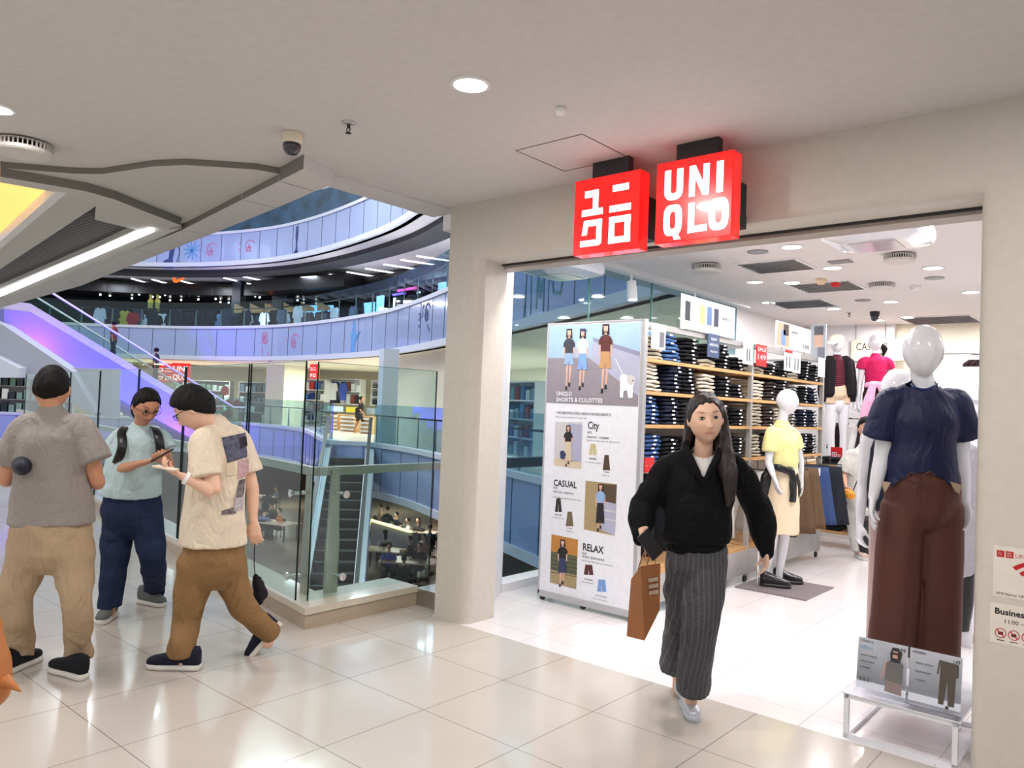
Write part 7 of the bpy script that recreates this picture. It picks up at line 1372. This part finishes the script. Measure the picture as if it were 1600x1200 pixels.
tag(obj('display_block', bx((b0.x - .3, b0.y - .25, 0), (b0.x + .3, b0.y + .25, zz)), M_white), 'tall white display block carrying the cap-wearing mannequin', 'block')
j = mk_j(1368, 521, 117.5); j['anL'] = (1360, 733); j['anR'] = (1376, 733); t, W, K, S = mann('far white mannequin in magenta tee with pink sweater tied at waist', D, j, .235, z=zz)
bm = limb(B(), [K(1368, 598), K(1368, 580), K(1368, 564), K(1368, 557)], [(.135, .11), (.14, .115), (.145, .1), (.07, .07)], S, 18, 3, 's'); [limb(bm, [K(1368 + s * 14, 562), K(1368 + s * 20, 566), K(1368 + s * 23, 577)], [.05, .062, .065], S, 12, 3, 'e') for s in (-1, 1)]; cloth('t_shirt', bm, mat('magenta_tee', (186, 30, 84), .8), t, .012, folds(.004, 12, 12))
bm = limb(B(), [K(1368, 598), K(1368, 615)], [(.14, .12), (.15, .12)], S, 16, 3); [limb(bm, [K(1368 + s * 9, 615), K(1368 + s * 10, 660), K(1368 + s * 10, 715)], [.09, .08, .07], S, 14, 3, 'e') for s in (-1, 1)]; cloth('trousers', bm, mat('maroon_dark', (56, 34, 34), .85), t, .012)
bm = limb(B(), [K(1352, 602, -.05), K(1368, 600, -.14), K(1384, 602, -.05)], [(.04, .02)] * 3, UZ, 10, 4); limb(bm, [K(1364, 600, -.14), K(1356, 630, -.15), K(1347, 662, -.12)], [(.05, .025), (.07, .03), (.05, .025)], S, 12, 4); limb(bm, [K(1374, 600, -.14), K(1382, 618, -.13), K(1384, 632, -.12)], [(.045, .02), (.06, .025), (.045, .02)], S, 12, 4); cloth('tied_sweater', bm, mat('pink_knit', (232, 172, 202), .9), t, .011, folds(.006, 12, 12))
bm = limb(B(), [K(1376, 538, .06), K(1382, 545, .08), K(1380, 556, .08)], [.02, .04, .012], S, 10, 4); obj('ponytail', bm, M_hair, t, smooth=True)
b0 = Q(1368, 735, D); tag(obj('display_block', bx((b0.x - .3, b0.y - .25, 0), (b0.x + .3, b0.y + .25, zz)), M_white), 'tall white display block carrying the magenta-topped mannequin', 'block')
# --- shopper in light grey
D = 8.6; fa, fb = PZ(1343, 872, 0), PZ(1358, 862, 0)
J = dict(pel=(1348, 790), wai=(1347, 762), che=(1347, 728), nek=(1350, 697, .0), hd=(1352, 668, -.03), shL=(1328, 712), shR=(1370, 712), elL=(1318, 742, -.02), wrL=(1321, 760, -.15), haL=(1326, 772, -.2), elR=(1380, 742, .02), wrR=(1378, 766, -.08), haR=(1376, 780, -.1), hpL=(1338, 798), hpR=(1358, 798), knL=(1338, 832), knR=(1358, 830), anL=fa + UZ * .09, anR=fb + UZ * .09)
t, W = figure3d('person', 'shopper in light grey shirt and trousers inside the store, black bag at side', 'person', (fa + fb) / 2, D, J, SK3, -CF - CXh * .2 - UZ * .1, UZ, .23, .92, curl=(.7, .5), vox=.0075, fat=1.15, palmL=CXh); eyes(t, W)
K = lambda x, y, d=0: Q(x, y, D + d); S = W['S']; LG = mat('light_grey_cotton', (206, 204, 198), .85, bump=.2)
bm = limb(B(), [K(1347, 785), K(1347, 760), K(1348, 730), K(1349, 710), K(1350, 698)], [(.175, .14), (.175, .14), (.17, .13), (.14, .09), (.07, .065)], S, 20, 4, 's')
for a, b, c in (((1338, 708), (1327, 714), (1317, 738)), ((1360, 708), (1371, 714), (1381, 738))): limb(bm, [K(*a), K(*b), K(*c)], [.055, .07, .085], S, 14, 4, 'e')
cloth('shirt', bm, LG, t, .011, folds(.009, 9, 8, 2)); bm = limb(B(), [K(1348, 778), K(1348, 800)], [(.17, .14), (.17, .14)], S, 18, 3)
for x, f_ in ((1338, fa), (1358, fb)): limb(bm, [K(x, 798), K(x, 830), f_ + UZ * .07], [.11, .095, .08], S, 16, 4, 'e')
cloth('trousers', bm, LG, t, .011, folds(.008, 9, 9, 4)); shoe(t, fa + CF * .05, fa - CF * .1, col((206, 180, 170)), WS, .25, .045); shoe(t, fb + CF * .05, fb - CF * .1, col((206, 180, 170)), WS, .25, .045)
bm = B(); cap_hair(bm, W, .10, .5, -.3, -.7); cloth('hair', bm, M_hair, t, .008, strands(.003))
tb3 = thing('shoulder_bag', 'black shoulder bag hanging at the grey-dressed shopper hip', 'bag', K(1356, 868, -.12)); bm = limb(B(), [K(1357, 862, -.14), K(1357, 840, -.14), K(1355, 812, -.14)], [(.1, .05), (.12, .06), (.1, .05)], S, 14, 3); cloth('bag_body', bm, M_black, tb3, .012)
obj('strap', limb(B(), [K(1328, 780, -.16), K(1340, 750, -.16), K(1362, 706, -.13), K(1364, 702, .0)], [.006] * 4, CF, 6, 4), M_black, tb3)
tag(obj('pouch', (lambda b: (ell(b, K(1327, 772, -.27), (.07, .04, .05), 14, 10, M=Matrix.Rotation(.5, 3, 'Y')), b)[1])(B()), mat('orange_pouch', (214, 140, 40), .4, var=.5, vscale=30), smooth=True), 'orange and yellow pouch in the grey-dressed shopper hand', 'pouch')
# --- small walkers far off
def walker(p, yaw, top, bot, skin, label, hair=M_hair, stride=.25, bag=None, hs=1.0, bare=False):
    Rz = Matrix.Rotation(yaw, 3, 'Z'); K = lambda x, y, z: Vector(p) + Rz @ Vector((x, y, z)) * hs; sx = Rz @ UX; t = thing('person', label, 'person', p); bm = B()
    limb(bm, [K(0, 0, .95), K(0, 0, 1.2), K(0, 0, 1.38), K(0, 0, 1.46), K(0, .02, 1.52)], [(.13, .1), (.12, .09), (.14, .09), (.06, .05), (.05, .05)], sx, 14, 3); head_shape(bm, K(0, .03, 1.6), Rz @ UY, UZ, .23 * hs)
    for s in (-1, 1): limb(bm, [K(s * .16, 0, 1.4), K(s * .22, -.02, 1.15), K(s * .2, .12 * s + .06, .93)], [.045, .036, .026], sx, 10, 3); ell(bm, K(s * .2, .13 * s + .07, .87), (.03, .035, .05), 8, 6); limb(bm, [K(s * .09, 0, .95), K(s * .09, stride * s * .6 + .04, .5), K(s * .09, stride * s, .08), K(s * .09, stride * s + .12, .05)], [.08, .055, .038, .035], sx, 10, 3)
    obj('body', fuse(bm, .014, 1), skin if False else M_skin2, t, smooth=True); bm = limb(B(), [K(0, 0, .9), K(0, 0, 1.15), K(0, 0, 1.38), K(0, 0, 1.45)], [(.16, .13), (.15, .12), (.17, .12), (.07, .065)], sx, 16, 3)
    for s in (-1, 1): limb(bm, [K(s * .12, 0, 1.4), K(s * .2, -.01, 1.28), K(s * .22, -.01, 1.15)], [.06, .06, .055], sx, 10, 3)
    obj('top', fuse(bm, .014, 1), mat('cloth_%d_%d_%d' % top, top, .85), t, smooth=True); bm = limb(B(), [K(0, 0, .98), K(0, 0, .85)], [(.15, .12), (.15, .13)], sx, 14, 2)
    for s in (-1, 1): limb(bm, [K(s * .09, 0, .9), K(s * .09, stride * s * .5, .6)] + ([] if bare else [K(s * .09, stride * s, .1)]), [.1, .085] + ([] if bare else [.065]), sx, 12, 3)
    obj('bottoms', fuse(bm, .014, 1), mat('cloth_%d_%d_%d' % bot, bot, .85), t, smooth=True); bm = B(); ell(bm, K(0, -.0, 1.64), (.09, .115, .1), 14, 10); obj('hair', bm, hair, t, smooth=True)
    if bag: obj('bag', fuse(limb(B(), [K(-.2, -.16, .75), K(-.2, -.18, 1.15)], [(.1, .14), (.08, .12)], sx, 12, 3), .016, 1), M_black if bag == 1 else bag, t, smooth=True)
yr = math.atan2(CXh.y, CXh.x) - PI / 2
p = PZ(562, 677, 0); walker((p.x, p.y, 0), yr, (22, 22, 26), (52, 46, 44), M_skin2, 'woman in black tee and shorts with dark shoulder bag walking past the escalator top', stride=.3, bag=1, bare=True, hs=1.0)
for px, f_, top, nm in ((145, .40, (110, 46, 52), 'person in maroon top riding the long escalator, higher of two'), (214, .61, (40, 44, 54), 'person in dark jacket riding the long escalator, lower of two')):
    c = ESA.lerp(ESB, f_); walker((c.x, c.y, 4.55 * (1 - f_) + .02), yr + PI, top, (44, 44, 50), M_skin2, nm, stride=.12, hs=.98)

wrinkle(_m['navy_satin'], .35); wrinkle(_m['light_grey_cotton'], .6)
